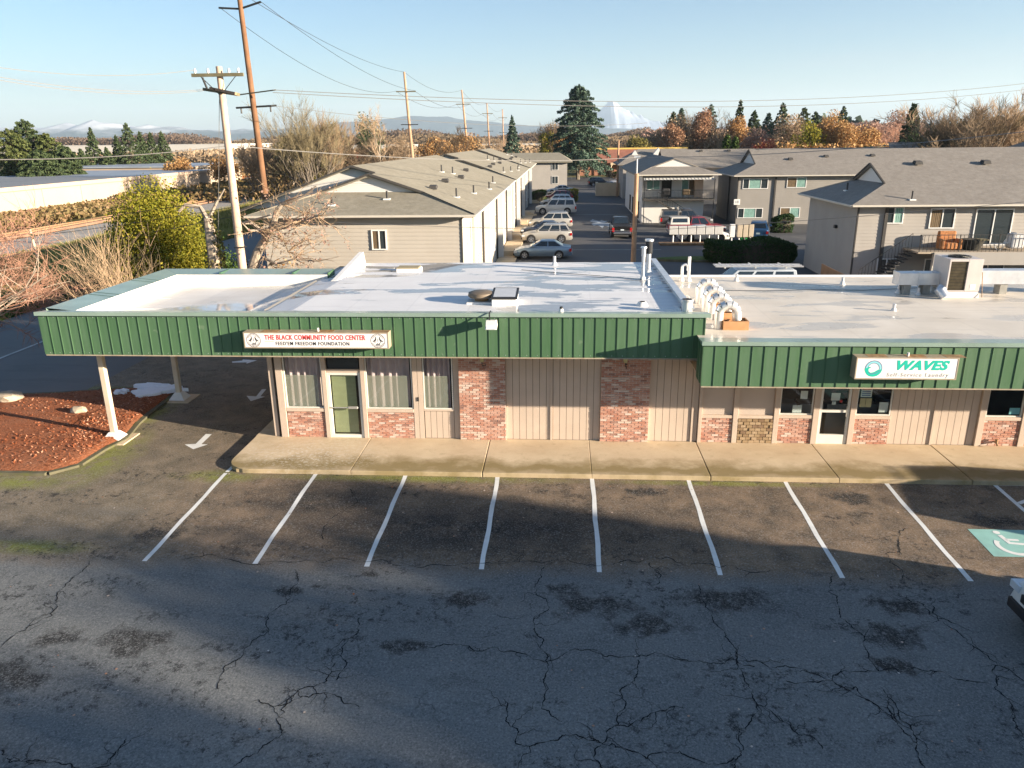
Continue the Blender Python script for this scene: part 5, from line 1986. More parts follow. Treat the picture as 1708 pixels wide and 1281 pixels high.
def window(t, A, d, w, z0, z1, splits=(0, .5, 1), curtains=(None, None), frame=None, n_=None):
    """window in a wall: A is the left foot seen from outside, d the plan direction to the right"""
    A = Vector((A[0], A[1], 0))
    d = Vector((d[0], d[1], 0)).normalized()
    n = Vector((d.y, -d.x, 0))

    def bx(mb, u0, u1, y0, y1, a, b):
        p = [A + d * u0 + n * y0, A + d * u1 + n * y0, A + d * u1 + n * y1, A + d * u0 + n * y1]
        mb.slab([(q.x, q.y) for q in p], a, b)
    f = MB()
    bx(f, 0, w, .03, .085, z0, z0 + .06)
    bx(f, 0, w, .03, .085, z1 - .06, z1)
    for s in splits:
        u = s * w
        a, b = (0, .06) if s == 0 else ((w - .06, w) if s == 1 else (u - .03, u + .03))
        bx(f, a, b, .03, .08, z0 + .06, z1 - .06)
    fo = f.build('window', frame or M_vinyl, t)
    for i in range(len(splits) - 1):
        a, b = splits[i] * w + .05, splits[i + 1] * w - .05
        c = curtains[i % len(curtains)]
        g = MB()
        bx(g, a, b, .031, .042, z0 + .055, z1 - .055)
        g.build('pane', M_winglass, fo)
        if c is not None:
            k = MB()
            n2 = max(4, int((b - a) / .09))
            for j in range(n2):
                u0, u1 = a + (b - a) * j / n2, a + (b - a) * (j + .8) / n2
                bx(k, u0, u1, .0422, .046 + .006 * (j % 2), z0 + .07, z1 - .07)
            k.build('curtain', c, fo)
    return fo


def beam(t, p, q, r, m, name='gutter'):
    MB().tube([p, q], r, 4).build(name, m, t)


def rpoly(t, pts, m, name='roof', th=.12):
    MB().ext([tuple(p) for p in pts], (0, 0, -th)).build(name, m, t)


def vent_stub(t, x, y, z, h=.5):
    s_ = MB().cyl(x, y, z - .1, z + h, .05).build('roof_pipe', M_trim, t, True)
    MB().box(x - .18, x + .18, y - .18, y + .18, z - .05, z + .03).build('pipe_flashing', M_vinyl, t)


def turtle(t, x, y, z):
    MB().add([(x - .25, y - .25, z - .05), (x + .25, y - .25, z - .05), (x + .25, y + .25, z + .08), (x - .25, y + .25, z + .08), (x - .2, y - .2, z + .14), (x + .2, y - .2, z + .14), (x + .2, y + .2, z + .2), (x - .2, y + .2, z + .2)],
             [(4, 5, 6, 7), (0, 1, 5, 4), (1, 2, 6, 5), (2, 3, 7, 6), (3, 0, 4, 7)]).build('roof_vent', M_fasd, t)


def apartment_left(y0, L, label, detail=True, xo=0.0, zo=0.0):
    t = thing('apartment_block', label, 'apartment block', (-10 + xo, y0 + 10, 0), group='greige apartment blocks in a row behind the stores')
    X = lambda x: x + xo
    Z = lambda z: z + zo
    xe0, xe1, ze = X(-16.4), X(-4.44), Z(5.40)
    xr, zr = X(-11.7), Z(7.72)
    xg, zg = X(-10.37), Z(7.30)
    yg = y0 + 2.8
    y2 = y0 + 4.3
    ye = y0 + L
    # roof
    rpoly(t, [(xe1, y0, ze), (xe1, ye, ze), (xr, ye, zr), (xr, y2 - .3, zr), (xg, y2 - .3, zg), (xg, yg - .25, zg), (X(-7.55), yg - .25, Z(6.38))], M_shA)
    rpoly(t, [(xe0, y0, ze), (xe1, y0, ze), (X(-7.55), yg, Z(6.38)), (X(-13.2), yg, Z(6.38))], M_shA)
    rpoly(t, [(xg, yg - .25, zg), (xg, y2, zg), (X(-15.2), y2, Z(5.73)), (xe0, y0, ze), (X(-13.2), yg - .25, Z(6.38))], M_shA)
    rpoly(t, [(xr, y2 - .3, zr), (xr, ye, zr), (X(-18.3), ye, Z(5.36)), (X(-18.3), y2 - .3, Z(5.36))], M_shA)
    # gable faces
    def tri(pts, nm='gable'):
        MB().ext(pts, (0, .08, 0)).build(nm, M_sidW if nm == 'gable' else M_sidA, t)
    k = 7
    for i in range(k):                       # boards of the front gable
        a, b = i / k, (i + 1) / k
        zA, zB = Z(6.36) + (zg - .12 - Z(6.36)) * a, Z(6.36) + (zg - .12 - Z(6.36)) * b
        xl0, xl1 = X(-13.1) + (xg - X(-13.1)) * a, X(-13.1) + (xg - X(-13.1)) * b
        xr0, xr1 = X(-7.65) + (xg - X(-7.65)) * a, X(-7.65) + (xg - X(-7.65)) * b
        MB().add([(xl0, yg - .025, zA), (xr0, yg - .025, zA), (xr1, yg - .004, zB), (xl1, yg - .004, zB)], [(0, 1, 2, 3)]).build('gable_board', M_sidW, t)
    MB().ext([(X(-18.1), y2, Z(5.35)), (xr, y2, zr - .12), (xg, y2, zg - .1), (X(-15.2), y2, Z(5.6))], (0, .08, 0)).build('rear_gable', M_sidW, t)
    # rake boards and gutters
    for p, q in (((X(-13.25), yg - .27, Z(6.36)), (xg, yg - .27, zg + .02)), ((xg, yg - .27, zg + .02), (X(-7.5), yg - .27, Z(6.36))), ((X(-18.3), y2 - .32, Z(5.32)), (xr, y2 - .32, zr - .02)), ((xr, y2 - .32, zr - .02), (xg, y2 - .32, zg + .02))):
        beam(t, p, q, .075, M_fasd, 'rake_board')
    beam(t, (xe0, y0 - .06, ze - .06), (xe1 + .06, y0 - .06, ze - .06), .075, M_gutter)
    beam(t, (xe1 + .06, y0 - .06, ze - .06), (xe1 + .06, ye, ze - .06), .075, M_gutter)
    beam(t, (X(-7.55), yg - .2, Z(6.40)), (xe1, y0, ze + .02), .03, M_fasd, 'ridge_cap')
    # walls
    xw0, xw1, yw = X(-15.7), X(-5.2), y0 + .62
    zt = ze - .1
    MB().box(xw0, xw1, yw, ye - .2, -.15, zt).build('wall', M_sidA, t)
    wallstrip(t, (xw0, yw), (xw1, yw), -.1, zt, M_sidA, .205, detail)
    wallstrip(t, (xw1, yw), (xw1, ye - .2), -.1, zt, M_sidA, .205, False)
    MB().box(xe0 + .1, xe1 - .05, y0 + .05, ye, ze - .16, ze - .125).build('soffit', M_sidW, t)
    MB().box(xw1 - .02, xw1 + .045, yw - .05, yw + .07, -.1, zt).build('corner_board', M_fasd, t)
    # windows: one on the front, many along the alley
    if detail:
        window(t, (X(-12.5 + 2.55), yw), (1, 0), .80, 3.55, 4.60, (0, .5, 1), (M_curtb, None))
    y = yw + 2.2
    i = 0
    while y < ye - 3:
        for zz in (.9, 3.5):
            window(t, (xw1, y), (0, 1), 1.5, zz, zz + 1.25, (0, .5, 1), (M_curtg, None))
        MB().box(xw1 + .03, xw1 + .16, y + 2.5, y + 2.62, -.1, zt).build('downspout', M_fasd if i % 2 else M_gutter, t)
        if i % 2:
            MB().box(xw1 + .03, xw1 + .5, y + 3.4, y + 3.7, -.1, zt).build('wing_wall', M_sidW, t)
            sb = MB()
            for s in range(3):
                sb.box(xw1 + .4, xw1 + 1.9 - .32 * s, y + 4.0, y + 5.4, -.13 + s * .16, .03 + s * .16)
            sb.build('steps', M_conc, t)
        y += 5.4
        i += 1
    # roof furniture
    sl = (zr - ze) / (xe1 - xr)
    zz = lambda x: ze + (xe1 - x) * sl
    for x, y in ((-12.1, 1.2), (-9.3, 1.9)):
        vent_stub(t, X(x), y0 + y, ze + y * .35, .42)
    for x, y in ((-6.0, 5.0), (-5.6, 10.2), (-5.2, 16.5), (-8.8, 18.0), (-8.2, 19.5), (-5.5, 23)):
        if y < L - 2:
            vent_stub(t, X(x), y0 + y, zz(X(x)) + .02, .5)
    for x, y in ((-7.4, 5.5), (-7.6, 11.5), (-7.4, 18.0), (-8.0, 26)):
        if y < L - 2:
            turtle(t, X(x), y0 + y, zz(X(x)) + .03)
    return t


apartment_left(39.2, 34.3, 'nearest greige two storey apartment block with an olive grey hipped roof')
apartment_left(73.9, 30.0, 'second greige apartment block with a white gable behind the nearest one', False, .1, .0)
apartment_left(104.5, 22.0, 'third greige apartment block at the far end of the alley row', False, .2, .0)
# ramp kerb / walk along the first block
wk = MB().box(-5.1, -3.6, 39, 104, -.2, -.02).build('alley_walk', M_conc)
tag(wk, 'concrete walk between the apartment wall and the parked cars', kind='structure')

# far block closing the alley
t = thing('apartment_block', 'distant grey apartment block closing the end of the alley', 'apartment block', (-3, 150, 0))
MB().box(-14, .9, 150, 160, -.2, 4.9).build('wall', M_sidR, t)
rpoly(t, [(-15, 149.3, 4.9), (1.9, 149.3, 4.9), (-.6, 154.5, 6.5), (-14, 154.5, 6.5)], M_shA)
rpoly(t, [(1.9, 149.3, 4.9), (1.9, 161, 4.9), (-.6, 154.5, 6.5)], M_shA)
for z in (.9, 3.4):
    window(t, (-2.0, 150), (1, 0), 1.2, z, z + 1.4, (0, .5, 1), (None, None))
    window(t, (-8.0, 150), (1, 0), 1.2, z, z + 1.4, (0, .5, 1), (None, None))


def apartment_right(x0, y0, xl, label, m_wall, m_roof, depth=10.4, ridge=7.45, eave=5.08, sign=False):
    """block whose left end faces the alley: hip skirt, small gable, long front slope"""
    t = thing('apartment_block', label, 'apartment block', (x0 + 5, y0 + 5, 0), group=None)
    ym = y0 + depth / 2
    sl = (ridge - eave) / (depth / 2 + .65)
    xe, ye = x0 - .65, y0 - .65
    yb = y0 + depth + .65
    eh = eave - .65 * sl * 0
    gx = x0 + 2.3
    hh_ = (gx - xe) * .36
    gy0, gy1 = ye + hh_ / sl, yb - hh_ / sl
    X1 = x0 + xl
    zr = eave + (ym - ye) * sl
    zt_ = eave + hh_
    rpoly(t, [(xe, ye, eave), (X1, ye, eave), (X1, ym, zr), (gx - .2, ym, zr), (gx - .2, gy0, zt_)], m_roof)
    rpoly(t, [(xe, yb, eave), (gx - .2, gy1, zt_), (gx - .2, ym, zr), (X1, ym, zr), (X1, yb, eave)], m_roof)
    rpoly(t, [(xe, yb, eave), (xe, ye, eave), (gx, gy0, zt_), (gx, gy1, zt_)], m_roof)
    MB().ext([(gx, gy0 + .05, zt_ - .05), (gx, gy1 - .05, zt_ - .05), (gx, ym, zr - .12)], (.08, 0, 0)).build('gable', M_sidW, t)
    for p, q in (((gx - .22, gy0, zt_), (gx - .22, ym, zr + .02)), ((gx - .22, ym, zr + .02), (gx - .22, gy1, zt_))):
        beam(t, p, q, .07, M_fasd, 'rake_board')
    beam(t, (xe, ye - .06, eave - .06), (X1, ye - .06, eave - .06), .07, M_gutter)
    beam(t, (xe - .06, ye - .06, eave - .06), (xe - .06, yb, eave - .06), .07, M_gutter)
    zt = eave - .12
    MB().box(x0, X1, y0, y0 + depth, -.2, zt).build('wall', m_wall, t)
    MB().box(xe + .05, X1, ye + .05, yb, eave - .16, eave - .125).build('soffit', M_sidW, t)
    wallstrip(t, (x0, y0), (X1, y0), -.1, zt, m_wall, .205, True)
    wallstrip(t, (x0, y0 + depth), (x0, y0), -.1, zt, m_wall, .205, True)
    MB().box(x0 - .045, x0 + .03, y0 - .045, y0 + .08, -.1, zt).build('corner_board', M_fasd, t)
    return t, zr, ym, sl


# nearest block on the right: wing with a small gable, then the taller main body
t, zr, ym, sl = apartment_right(17.8, 48.0, 30.0, 'large grey brown apartment block on the right with a balcony full of furniture', M_sidR, M_shB, depth=9.4, ridge=7.25)
eave = 5.08
ye = 47.35
# main body rises behind the wing on the same front slope
rpoly(t, [(21.0, ym + .02, zr - .01), (48, ym + .02, zr - .01), (48, ym + 1.7, zr + 1.7 * sl), (22.2, ym + 1.7, zr + 1.7 * sl)], M_shB)
rpoly(t, [(22.2, ym + 1.7, zr + 1.7 * sl), (48, ym + 1.7, zr + 1.7 * sl), (48, ym + 9, eave), (26, ym + 9, eave)], M_shB)
for p in ((22.80, 53.44, 7.20), (27.01, 54.69, 7.20), (30.59, 54.84, 7.20)):
    turtle(t, p[0], ym - .2, zr - .02)
for px, py in ((1522, 325),):
    q = (20.79, 47.96, 5.60)
    vent_stub(t, q[0], q[1], eave + (q[1] - ye) * sl, .5)
q = (20.17, 55.09, 5.40)
vent_stub(t, 18.6, 52.6, eave + .5, .5)
Wy = 48.0
window(t, ((19.36, 48.00, 4.45)[0], Wy), (1, 0), 1.08, (19.93, 48.00, 3.92)[2], (19.79, 48.00, 4.91)[2], (0, .5, 1), (None, M_curtg))
window(t, ((21.98, 48.00, 4.44)[0], Wy), (1, 0), 1.46, (22.77, 48.00, 3.62)[2], (22.58, 48.00, 4.82)[2], (0, .5, 1), (M_curtb, None))
window(t, ((24.62, 48.00, 4.42)[0], Wy), (1, 0), 2.17, (26.07, 48.00, 2.61)[2], (25.69, 48.00, 4.77)[2], (0, .5, 1), (None, None))
window(t, ((19.26, 48.00, 1.50)[0], Wy), (1, 0), 1.14, .75, (19.79, 48.00, 1.83)[2], (0, .5, 1), (None, None))
window(t, ((22.07, 48.00, 1.49)[0], Wy), (1, 0), 1.38, .75, (22.70, 48.00, 1.82)[2], (0, .5, 1), (None, None))
window(t, ((24.87, 48.00, 1.49)[0], Wy), (1, 0), 1.93, .3, (25.52, 48.00, 1.78)[2], (0, .5, 1), (None, None))
MB().box((19.46, 48.00, 2.95)[0] - .12, (19.46, 48.00, 2.95)[0] + .06, Wy - .12, Wy - .03, -.1, 4.9).build('downspout', M_fasd, t)
MB().box(17.62, 17.76, 51.2, 51.5, 3.3, 3.5).build('wall_lamp', M_trim, t)
# balcony
bx0 = (20.69, 46.20, 3.00)[0]
zb_ = 2.50
MB().box(bx0, 47.8, 45.9, Wy - .03, zb_ - .1, zb_).build('balcony_deck', mat('deck_tan', (.42, .34, .25), .85, .15, 1), t)
MB().box(bx0 + .9, 47.8, 45.84, 45.898, zb_ - .75, zb_ - .02).build('balcony_fascia', M_sidR, t)
MB().box(bx0 + .9, bx0 + 1.1, 45.9, 46.1, -.1, zb_ - .1).build('balcony_post', M_gutter, t)
rl = MB()
for i in range(110):
    x = bx0 + .05 + i * .22
    rl.box(x, x + .018, 45.95, 45.968, zb_, zb_ + .95)
for i in range(12):
    rl.box(bx0 + .05 + i * 2.2, bx0 + .09 + i * 2.2, 45.94, 45.98, zb_, zb_ + 1.0)
rl.box(bx0, 47.8, 45.94, 45.98, zb_ + .95, zb_ + .99)
# stair rail climbing to the balcony
sx0 = (17.85, 46.50, 2.09)[0]
for i in range(17):
    u = i / 16
    x = sx0 + (bx0 - sx0) * u
    z = .35 + (zb_ - .35) * u
    rl.box(x, x + .018, 46.9, 46.918, z, z + .95)
rl.tube([(sx0, 46.91, 1.3), (bx0, 46.91, zb_ + .95)], .02, 4)
rl.build('railing', M_iron, t)
sb = MB()
for i in range(14):
    x = sx0 + (bx0 - sx0) * i / 14
    sb.box(x, x + .32, 46.4, 47.5, .0 + zb_ * i / 14, .06 + zb_ * i / 14)
sb.build('stair', M_fasd, t)

# furniture on the balcony
M_uph = mat('upholstery_orange_brown', (.42, .18, .07), .95, .35, 8)
M_upd = mat('upholstery_dark', (.05, .045, .035), .95, .3, 5)
c_ = (22.83, 46.90, 3.08)
t2 = thing('armchair', 'orange brown patterned armchair on the balcony', 'armchair', (c_[0], 46.9, zb_))
x = c_[0]
for nm, a in (('seat', (-.38, .38, -.35, .3, .05, .45)), ('backrest', (-.5, .5, .3, .58, .05, 1.05)), ('armrest', (-.6, -.39, -.38, .3, .05, .65)), ('armrest', (.39, .6, -.38, .3, .05, .65))):
    bevel(MB().box(x + a[0], x + a[1], 46.9 + a[2], 46.9 + a[3], zb_ + a[4], zb_ + a[5]).build(nm, M_uph, t2), .08, 3)
c_ = (24.13, 46.90, 3.07)
t2 = thing('planter_tub', 'dark wide tub with draped cloth beside the armchair', 'planter', (c_[0], 46.9, zb_))
MB().tube([(c_[0], 46.9, zb_), (c_[0], 46.9, zb_ + .5), (c_[0], 46.9, zb_ + .62)], [.45, .62, .6], 14).build('tub', M_upd, t2, True)
MB().box(c_[0] + .15, c_[0] + .66, 46.3, 46.9, zb_ + .6, zb_ + .66).build('cloth', mat('cloth_olive', (.2, .17, .1), .9, .3, 4), t2)
c_ = (25.83, 46.90, 3.07)
t2 = thing('lounge_chair', 'white garden lounger folded open on the balcony', 'lounger', (c_[0], 46.9, zb_))
x = c_[0]
MB().add([(x - .7, 46.6, zb_ + .35), (x + .2, 46.6, zb_ + .35), (x + .2, 47.2, zb_ + .35), (x - .7, 47.2, zb_ + .35), (x + .6, 46.6, zb_ + 1.0), (x + .6, 47.2, zb_ + 1.0)], [(0, 1, 2, 3), (1, 4, 5, 2)]).build('seat', M_vinyl, t2)
for a, b in ((-.6, -.35), (.1, -.2), (.3, .5)):
    MB().tube([(x + a, 46.62, zb_ + .34), (x + b, 46.62, zb_)], .02, 4).build('leg', M_vinyl, t2)
    MB().tube([(x + a, 47.18, zb_ + .34), (x + b, 47.18, zb_)], .02, 4).build('leg', M_vinyl, t2)
c_ = (26.44, 46.60, 3.10)
t2 = thing('plastic_wrapped_chair', 'chair wrapped in clear plastic at the right end of the balcony', 'chair', (c_[0], 46.7, zb_))
bevel(MB().box(c_[0] - .35, c_[0] + .4, 46.4, 47.1, zb_ + .1, zb_ + .95).build('wrapping', mat('plastic_sheet', (.66, .64, .62), .25, .2, 5), t2), .12, 3)

# dark taupe block with the number sign
t, zr, ym, sl = apartment_right(18.9, 86.0, 32.0, 'taupe apartment block with the number sign beside its lower window', M_sidD, M_shB, depth=11.0, ridge=7.6)
for px0, px1, pz0, pz1, sp, cu in ((1237, 1279, (20.64, 86.00, 3.65)[2], (20.55, 86.00, 4.71)[2], (0, .25, .72, 1), (None, M_curtg, None)), (1232, 1274, (20.90, 86.00, 0.57)[2], (20.81, 86.00, 1.63)[2], (0, .25, .72, 1), (None, M_curtg, None)),
                                   (1310, 1342, (24.55, 86.00, 3.74)[2], (24.44, 86.00, 4.80)[2], (0, .5, 1), (M_curtb, M_curtg)), (1303, 1336, (24.86, 86.00, 0.58)[2], (24.75, 86.00, 1.67)[2], (0, .5, 1), (M_curtb, M_curtg))):
    k = 6.36 / 100.0
    window(t, ((18.93, 86.00, 2.72)[0] + (px0 - 1230) * k, 86.0), (1, 0), (px1 - px0) * k, pz0, pz1, sp, cu)
MB().box((22.82, 86.00, 2.69)[0] - .08, (22.82, 86.00, 2.69)[0] + .08, 85.86, 85.97, -.1, 4.95).build('downspout', M_fasd, t)
q = (18.88, 85.90, 2.28)
ns = bevel(MB().box(q[0] - .32, q[0] + .32, 85.88, 85.93, q[2] - .3, q[2] + .3).build('number_sign', M_vinyl, t), .03, 2)
text('lettering', '18', .42, M_greyp, ns, (q[0] - t.location[0], 85.875 - t.location[1], q[2]), width=.34, bold=.012)
for x, y in ((25, 3.6), (29, 4.2), (34, 4.3), (39, 4.2)):
    turtle(t, x, 86 - .65 + y, 5.08 + y * sl + .02)
MB().box(18.75, 18.88, 90, 90.1, -.1, 4.9).build('downspout', M_fasd, t)

# white block with balcony, awning and outside stair
t = thing('apartment_block', 'white apartment block with a fringed awning and an outside stair', 'apartment block', (12, 92, 0))
x0, x1, y0, y1 = 8.9, 15.7, 88.0, 111.0
MB().box(x0, x1, y0, y1, -.2, 2.55).build('wall', M_sidW, t)
MB().box(x0, x1 - 1.0, y0 + 1.6, y1, 2.6, 5.0).build('wall', M_sidW, t)
wallstrip(t, (x0, y1), (x0, y0), -.1, 5.0, M_sidW, .21, False)
wallstrip(t, (x0, y0), (x1, y0), -.1, 2.5, M_sidW, .21, True)
rpoly(t, [(8.0, 86.6, 5.2), (17.2, 86.6, 5.2), (15.0, 88.6, 5.95), (9.9, 88.6, 5.95)], M_shB)
rpoly(t, [(8.0, 112, 5.2), (8.0, 86.6, 5.2), (9.9, 88.5, 5.95), (12.4, 88.5, 6.85), (12.4, 112, 6.85)], M_shB)
rpoly(t, [(17.2, 86.6, 5.2), (17.2, 112, 5.2), (12.4, 112, 6.85), (12.4, 88.5, 6.85), (15.0, 88.5, 5.95)], M_shB)
MB().ext([(9.95, 88.6, 5.9), (14.95, 88.6, 5.9), (12.4, 88.6, 6.78)], (0, .08, 0)).build('gable', M_sidW, t)
beam(t, (8.0, 86.55, 5.14), (17.2, 86.55, 5.14), .08, M_gutter)
M_awn = mat('awning_grey_white', (.66, .65, .62), .8, .12, 6)
aw = MB()
for i in range(40):
    a = 8.9 + i * .19
    aw.add([(a, 86.5, 4.62 + .04 * (i % 2)), (a + .185, 86.5, 4.62 + .04 * (i % 2)), (a + .185, 87.6, 5.05), (a, 87.6, 5.05)], [(0, 1, 2, 3)])
aw.build('awning', M_awn, t)
MB().box(8.9, 16.6, 86.6, 88.0, 2.45, 2.58).build('balcony_deck', M_fasd, t)
rl = MB()
for i in range(52):
    rl.box(8.95 + i * .15, 8.968 + i * .15, 86.65, 86.67, 2.58, 3.5)
rl.box(8.9, 16.6, 86.64, 86.68, 3.5, 3.55)
rl.box(8.95, 9.03, 86.62, 86.7, -.1, 4.7)
rl.box(16.5, 16.58, 86.62, 86.7, -.1, 4.7)
for i in range(15):
    u = i / 14
    rl.box(10.4 + 3.9 * u, 10.42 + 3.9 * u, 86.5, 86.52, 2.4 - 2.4 * u, 3.4 - 2.4 * u)
rl.tube([(10.4, 86.51, 3.4), (14.3, 86.51, 1.0)], .03, 4)
rl.build('railing', M_iron, t)
sb = MB()
for i in range(13):
    u = i / 13
    sb.box(10.4 + 3.9 * u, 10.75 + 3.9 * u, 85.6, 86.55, 2.36 - 2.4 * u, 2.42 - 2.4 * u)
sb.add([(10.3, 86.56, 2.45), (10.6, 86.56, 2.45), (14.5, 86.56, 0), (14.2, 86.56, -.1)], [(0, 1, 2, 3)])
sb.build('stair', M_fasd, t)
window(t, (9.5, y0 + 1.6), (1, 0), 1.5, 3.4, 4.5, (0, .5, 1), (M_curtg, M_curtg))
MB().box(11.2, 12.3, y0 + 1.5, y0 + 1.59, 2.6, 4.6).build('door', M_dark, t)
window(t, (13.4, y0 + 1.6), (1, 0), 1.6, 2.7, 4.6, (0, .5, 1), (M_curtg, M_curtb))
MB().box(14.8, 15.7, y0 + .8, y0 + 1.5, 2.6, 4.7).build('wall', mat('peach_wall', (.6, .42, .3), .9, .1, 1), t)
for y in (91.0, 94.5, 98, 102):
    window(t, (x0, y + 1.4), (0, -1), 1.4, .1, 2.0, (0, .5, 1), (None, None), M_fasd)
for lb, nm, cat_, x, w, h, m_ in (('black barbecue grill under the fringed awning', 'barbecue', 'barbecue', 11.0, .8, 1.1, M_dark), ('brown covered chair under the fringed awning', 'garden_chair', 'chair', 13.2, .8, 1.0, M_curtb)):
    t2 = thing(nm, lb, cat_, (x + .4, 87.2, 2.58))
    bevel(MB().box(x, x + w, 86.9, 87.6, 2.98, 2.58 + h).build('body', m_, t2), .1, 3)
    for a in (x + .05, x + w - .1):
        for b in (86.95, 87.5):
            MB().box(a, a + .05, b, b + .05, 2.58, 2.98).build('leg', M_dark, t2)
# further roofs between and beyond
t = thing('apartment_block', 'long grey roofed block lying behind the white one', 'apartment block', (24, 118, 0))
MB().box(15, 46, 113, 121, -.2, 5.0).build('wall', M_sidR, t)
rpoly(t, [(14.2, 112, 5.0), (47, 112, 5.0), (47, 117.5, 7.35), (14.2, 117.5, 7.35)], M_shB)
rpoly(t, [(14.2, 117.5, 7.35), (47, 117.5, 7.35), (47, 123, 5.0), (14.2, 123, 5.0)], M_shB)
for x in (20, 24, 28, 33):
    turtle(t, x, 116.8, 7.08)
t = thing('apartment_block', 'low grey hipped roof with two small gables left of the long roof', 'apartment block', (13, 128, 0))
MB().box(9.5, 19, 125, 135, -.2, 5.1).build('wall', M_sidR, t)
rpoly(t, [(8.6, 124, 5.1), (20, 124, 5.1), (20, 130, 7.3), (12.2, 130, 7.3)], M_shB)
rpoly(t, [(8.6, 136, 5.1), (8.6, 124, 5.1), (12.2, 130, 7.3)], M_shB)
MB().ext([(14.0, 127.0, 6.1), (16.2, 127.0, 6.1), (15.1, 127.0, 7.5)], (0, 1.2, 0)).build('dormer', M_sidW, t)
MB().ext([(10.9, 127.6, 6.3), (12.1, 127.6, 6.3), (11.5, 127.6, 7.2)], (0, 1.2, 0)).build('dormer', M_sidW, t)
t = thing('apartment_block', 'dark roofed block at the far right edge behind the big one', 'apartment block', (62, 95, 0))
MB().box(52, 90, 90, 104, -.2, 5.4).build('wall', M_sidD, t)
rpoly(t, [(50.5, 89, 5.4), (92, 89, 5.4), (92, 97, 8.3), (54.5, 97, 8.3)], M_shB)
rpoly(t, [(50.5, 106, 5.4), (50.5, 89, 5.4), (54.5, 97, 8.3)], M_shB)
t = thing('apartment_block', 'flat grey roofed block beyond the numbered block', 'apartment block', (50, 122, 0))
MB().box(46.5, 75, 114, 126, -.2, 5.4).build('wall', M_sidR, t)
rpoly(t, [(45.8, 113, 5.4), (76, 113, 5.4), (76, 120, 8.0), (47.5, 120, 8.0)], M_shB)
# red-brown roofed hall with arches at the end of the alley
M_tile = mat('roof_terracotta', (.30, .12, .075), .9, .15, .8)
M_cream = mat('cream_render', (.60, .47, .32), .9, .08, 1)
t = thing('restaurant', 'low red brown roofed hall with cream arches beyond the big conifer', 'building', (16, 206, 0))
MB().box(4, 32, 206, 220, -.2, 2.9).build('wall', mat('hall_wall', (.34, .16, .10), .9, .1, 1), t)
rpoly(t, [(3, 204.5, 3.1), (33, 204.5, 3.1), (33, 213, 6.2), (3, 213, 6.2)], M_tile)
MB().box(3, 33, 212.9, 213.3, 6.2, 6.6).build('ridge_band', mat('band_yellow', (.62, .44, .12), .8, .1, 1), t)
for i in range(6):
    x = 12.5 + i * 1.7
    MB().tube([(x, 204.4, -.2), (x, 204.4, 2.2), (x, 204.4, 2.6)], [.13, .13, .4], 8).build('column', M_cream, t)
rpoly(t, [(15.4, 203.6, 3.3), (18.6, 203.6, 3.3), (17, 203.6, 4.4)], M_cream, 'porch_gable', .1)
MB().box(12.3, 21.5, 204.2, 204.6, 2.6, 3.05).build('beam', M_cream, t)


# ------------------------------------------------------------------ parked cars
P_blue = paint('paint_ice_blue', (.24, .32, .40), .3, .5)
P_silver = paint('paint_warm_silver', (.50, .47, .42), .32, .45)
P_silver2 = paint('paint_silver', (.45, .46, .47), .3, .5)
P_navy = paint('paint_navy', (.02, .035, .075), .25, .3)
P_white = paint('paint_white', (.66, .65, .62), .35, .05)
P_maroon = paint('paint_maroon', (.20, .015, .02), .28, .2)
P_black = paint('paint_black', (.015, .014, .014), .25, .2)
P_grey = paint('paint_charcoal', (.09, .085, .085), .3, .3)
P_red = paint('paint_red', (.26, .03, .035), .3, .2)
P_blue2 = paint('paint_blue', (.03, .09, .20), .28, .3)
P_canw = paint('canopy_cream', (.58, .55, .50), .4, .0)
gzr = -.122
GC = 'cars parked nose in along the alley walk'
def gc(p, z=gzr):
    return (p[0], p[1], z)


make_car('parked_car', 'pale blue sedan nearest to the white roof, nose to the walk', 'sedan', P_blue, gc((-1.54, 61.88)), PI, GC)
make_car('parked_car', 'warm silver crossover right behind the pale blue sedan', 'suv', P_silver, gc((-1.40, 71.74)), PI, GC, rack=True)
make_car('parked_car', 'dark navy sedan squeezed between the two silver wagons', 'sedan', P_navy, gc((-1.74, 76.88)), PI, GC)
make_car('parked_car', 'older silver wagon with a roof rack behind the navy sedan', 'suv', P_silver, gc((-1.24, 83.33)), PI, GC, rack=True)
make_car('parked_car', 'large white SUV with bright alloy wheels in the middle of the row', 'bigsuv', P_white, gc((-0.80, 99.57)), PI, GC, rack=True)
make_car('parked_car', 'silver grey SUV behind the large white one', 'suv', P_silver2, gc((-0.81, 109.99)), PI, GC, rack=True)
make_car('parked_car', 'dark red hatchback just before the clipped bushes', 'suv', P_maroon, gc((-0.70, 119.73)), PI, GC)
make_car('parked_car', 'black sedan between the dark red car and the white one', 'sedan', P_black, gc((-0.36, 128.53)), PI, GC)
make_car('parked_car', 'white sedan farthest down the row behind the clipped bushes', 'sedan', P_white, gc((-0.39, 137.96)), PI, GC)
make_car('parked_car', 'black pickup truck seen from behind in the middle of the alley', 'pickup', P_black, gc((5.73, 76.64)), PI / 2)
make_car('parked_car', 'charcoal pickup with a grey canopy beside the white block', 'pickup', P_grey, gc((13.20, 83.91)), -.03, None, None, P_grey, rack=True)
make_car('parked_car', 'red pickup with a cream canopy behind the mailboxes', 'pickup', P_red, gc((13.05, 76.40)), .02, None, None, P_canw)
make_car('parked_car', 'white sedan half hidden by the row of mailboxes', 'sedan', P_white, gc((13.08, 72.23)), 0.0, None, M_rimd)
make_car('parked_car', 'dark blue SUV parked tail out beside the green bin', 'suv', P_blue2, gc((18.44, 73.87)), PI * .42, rack=True)
make_car('parked_car', 'white work van with ladder racks just behind the tan roof', 'van', paint('paint_pale_van', (.50, .54, .58), .35, .05), gc((10.9, 44.6)), PI, None, rack=True)
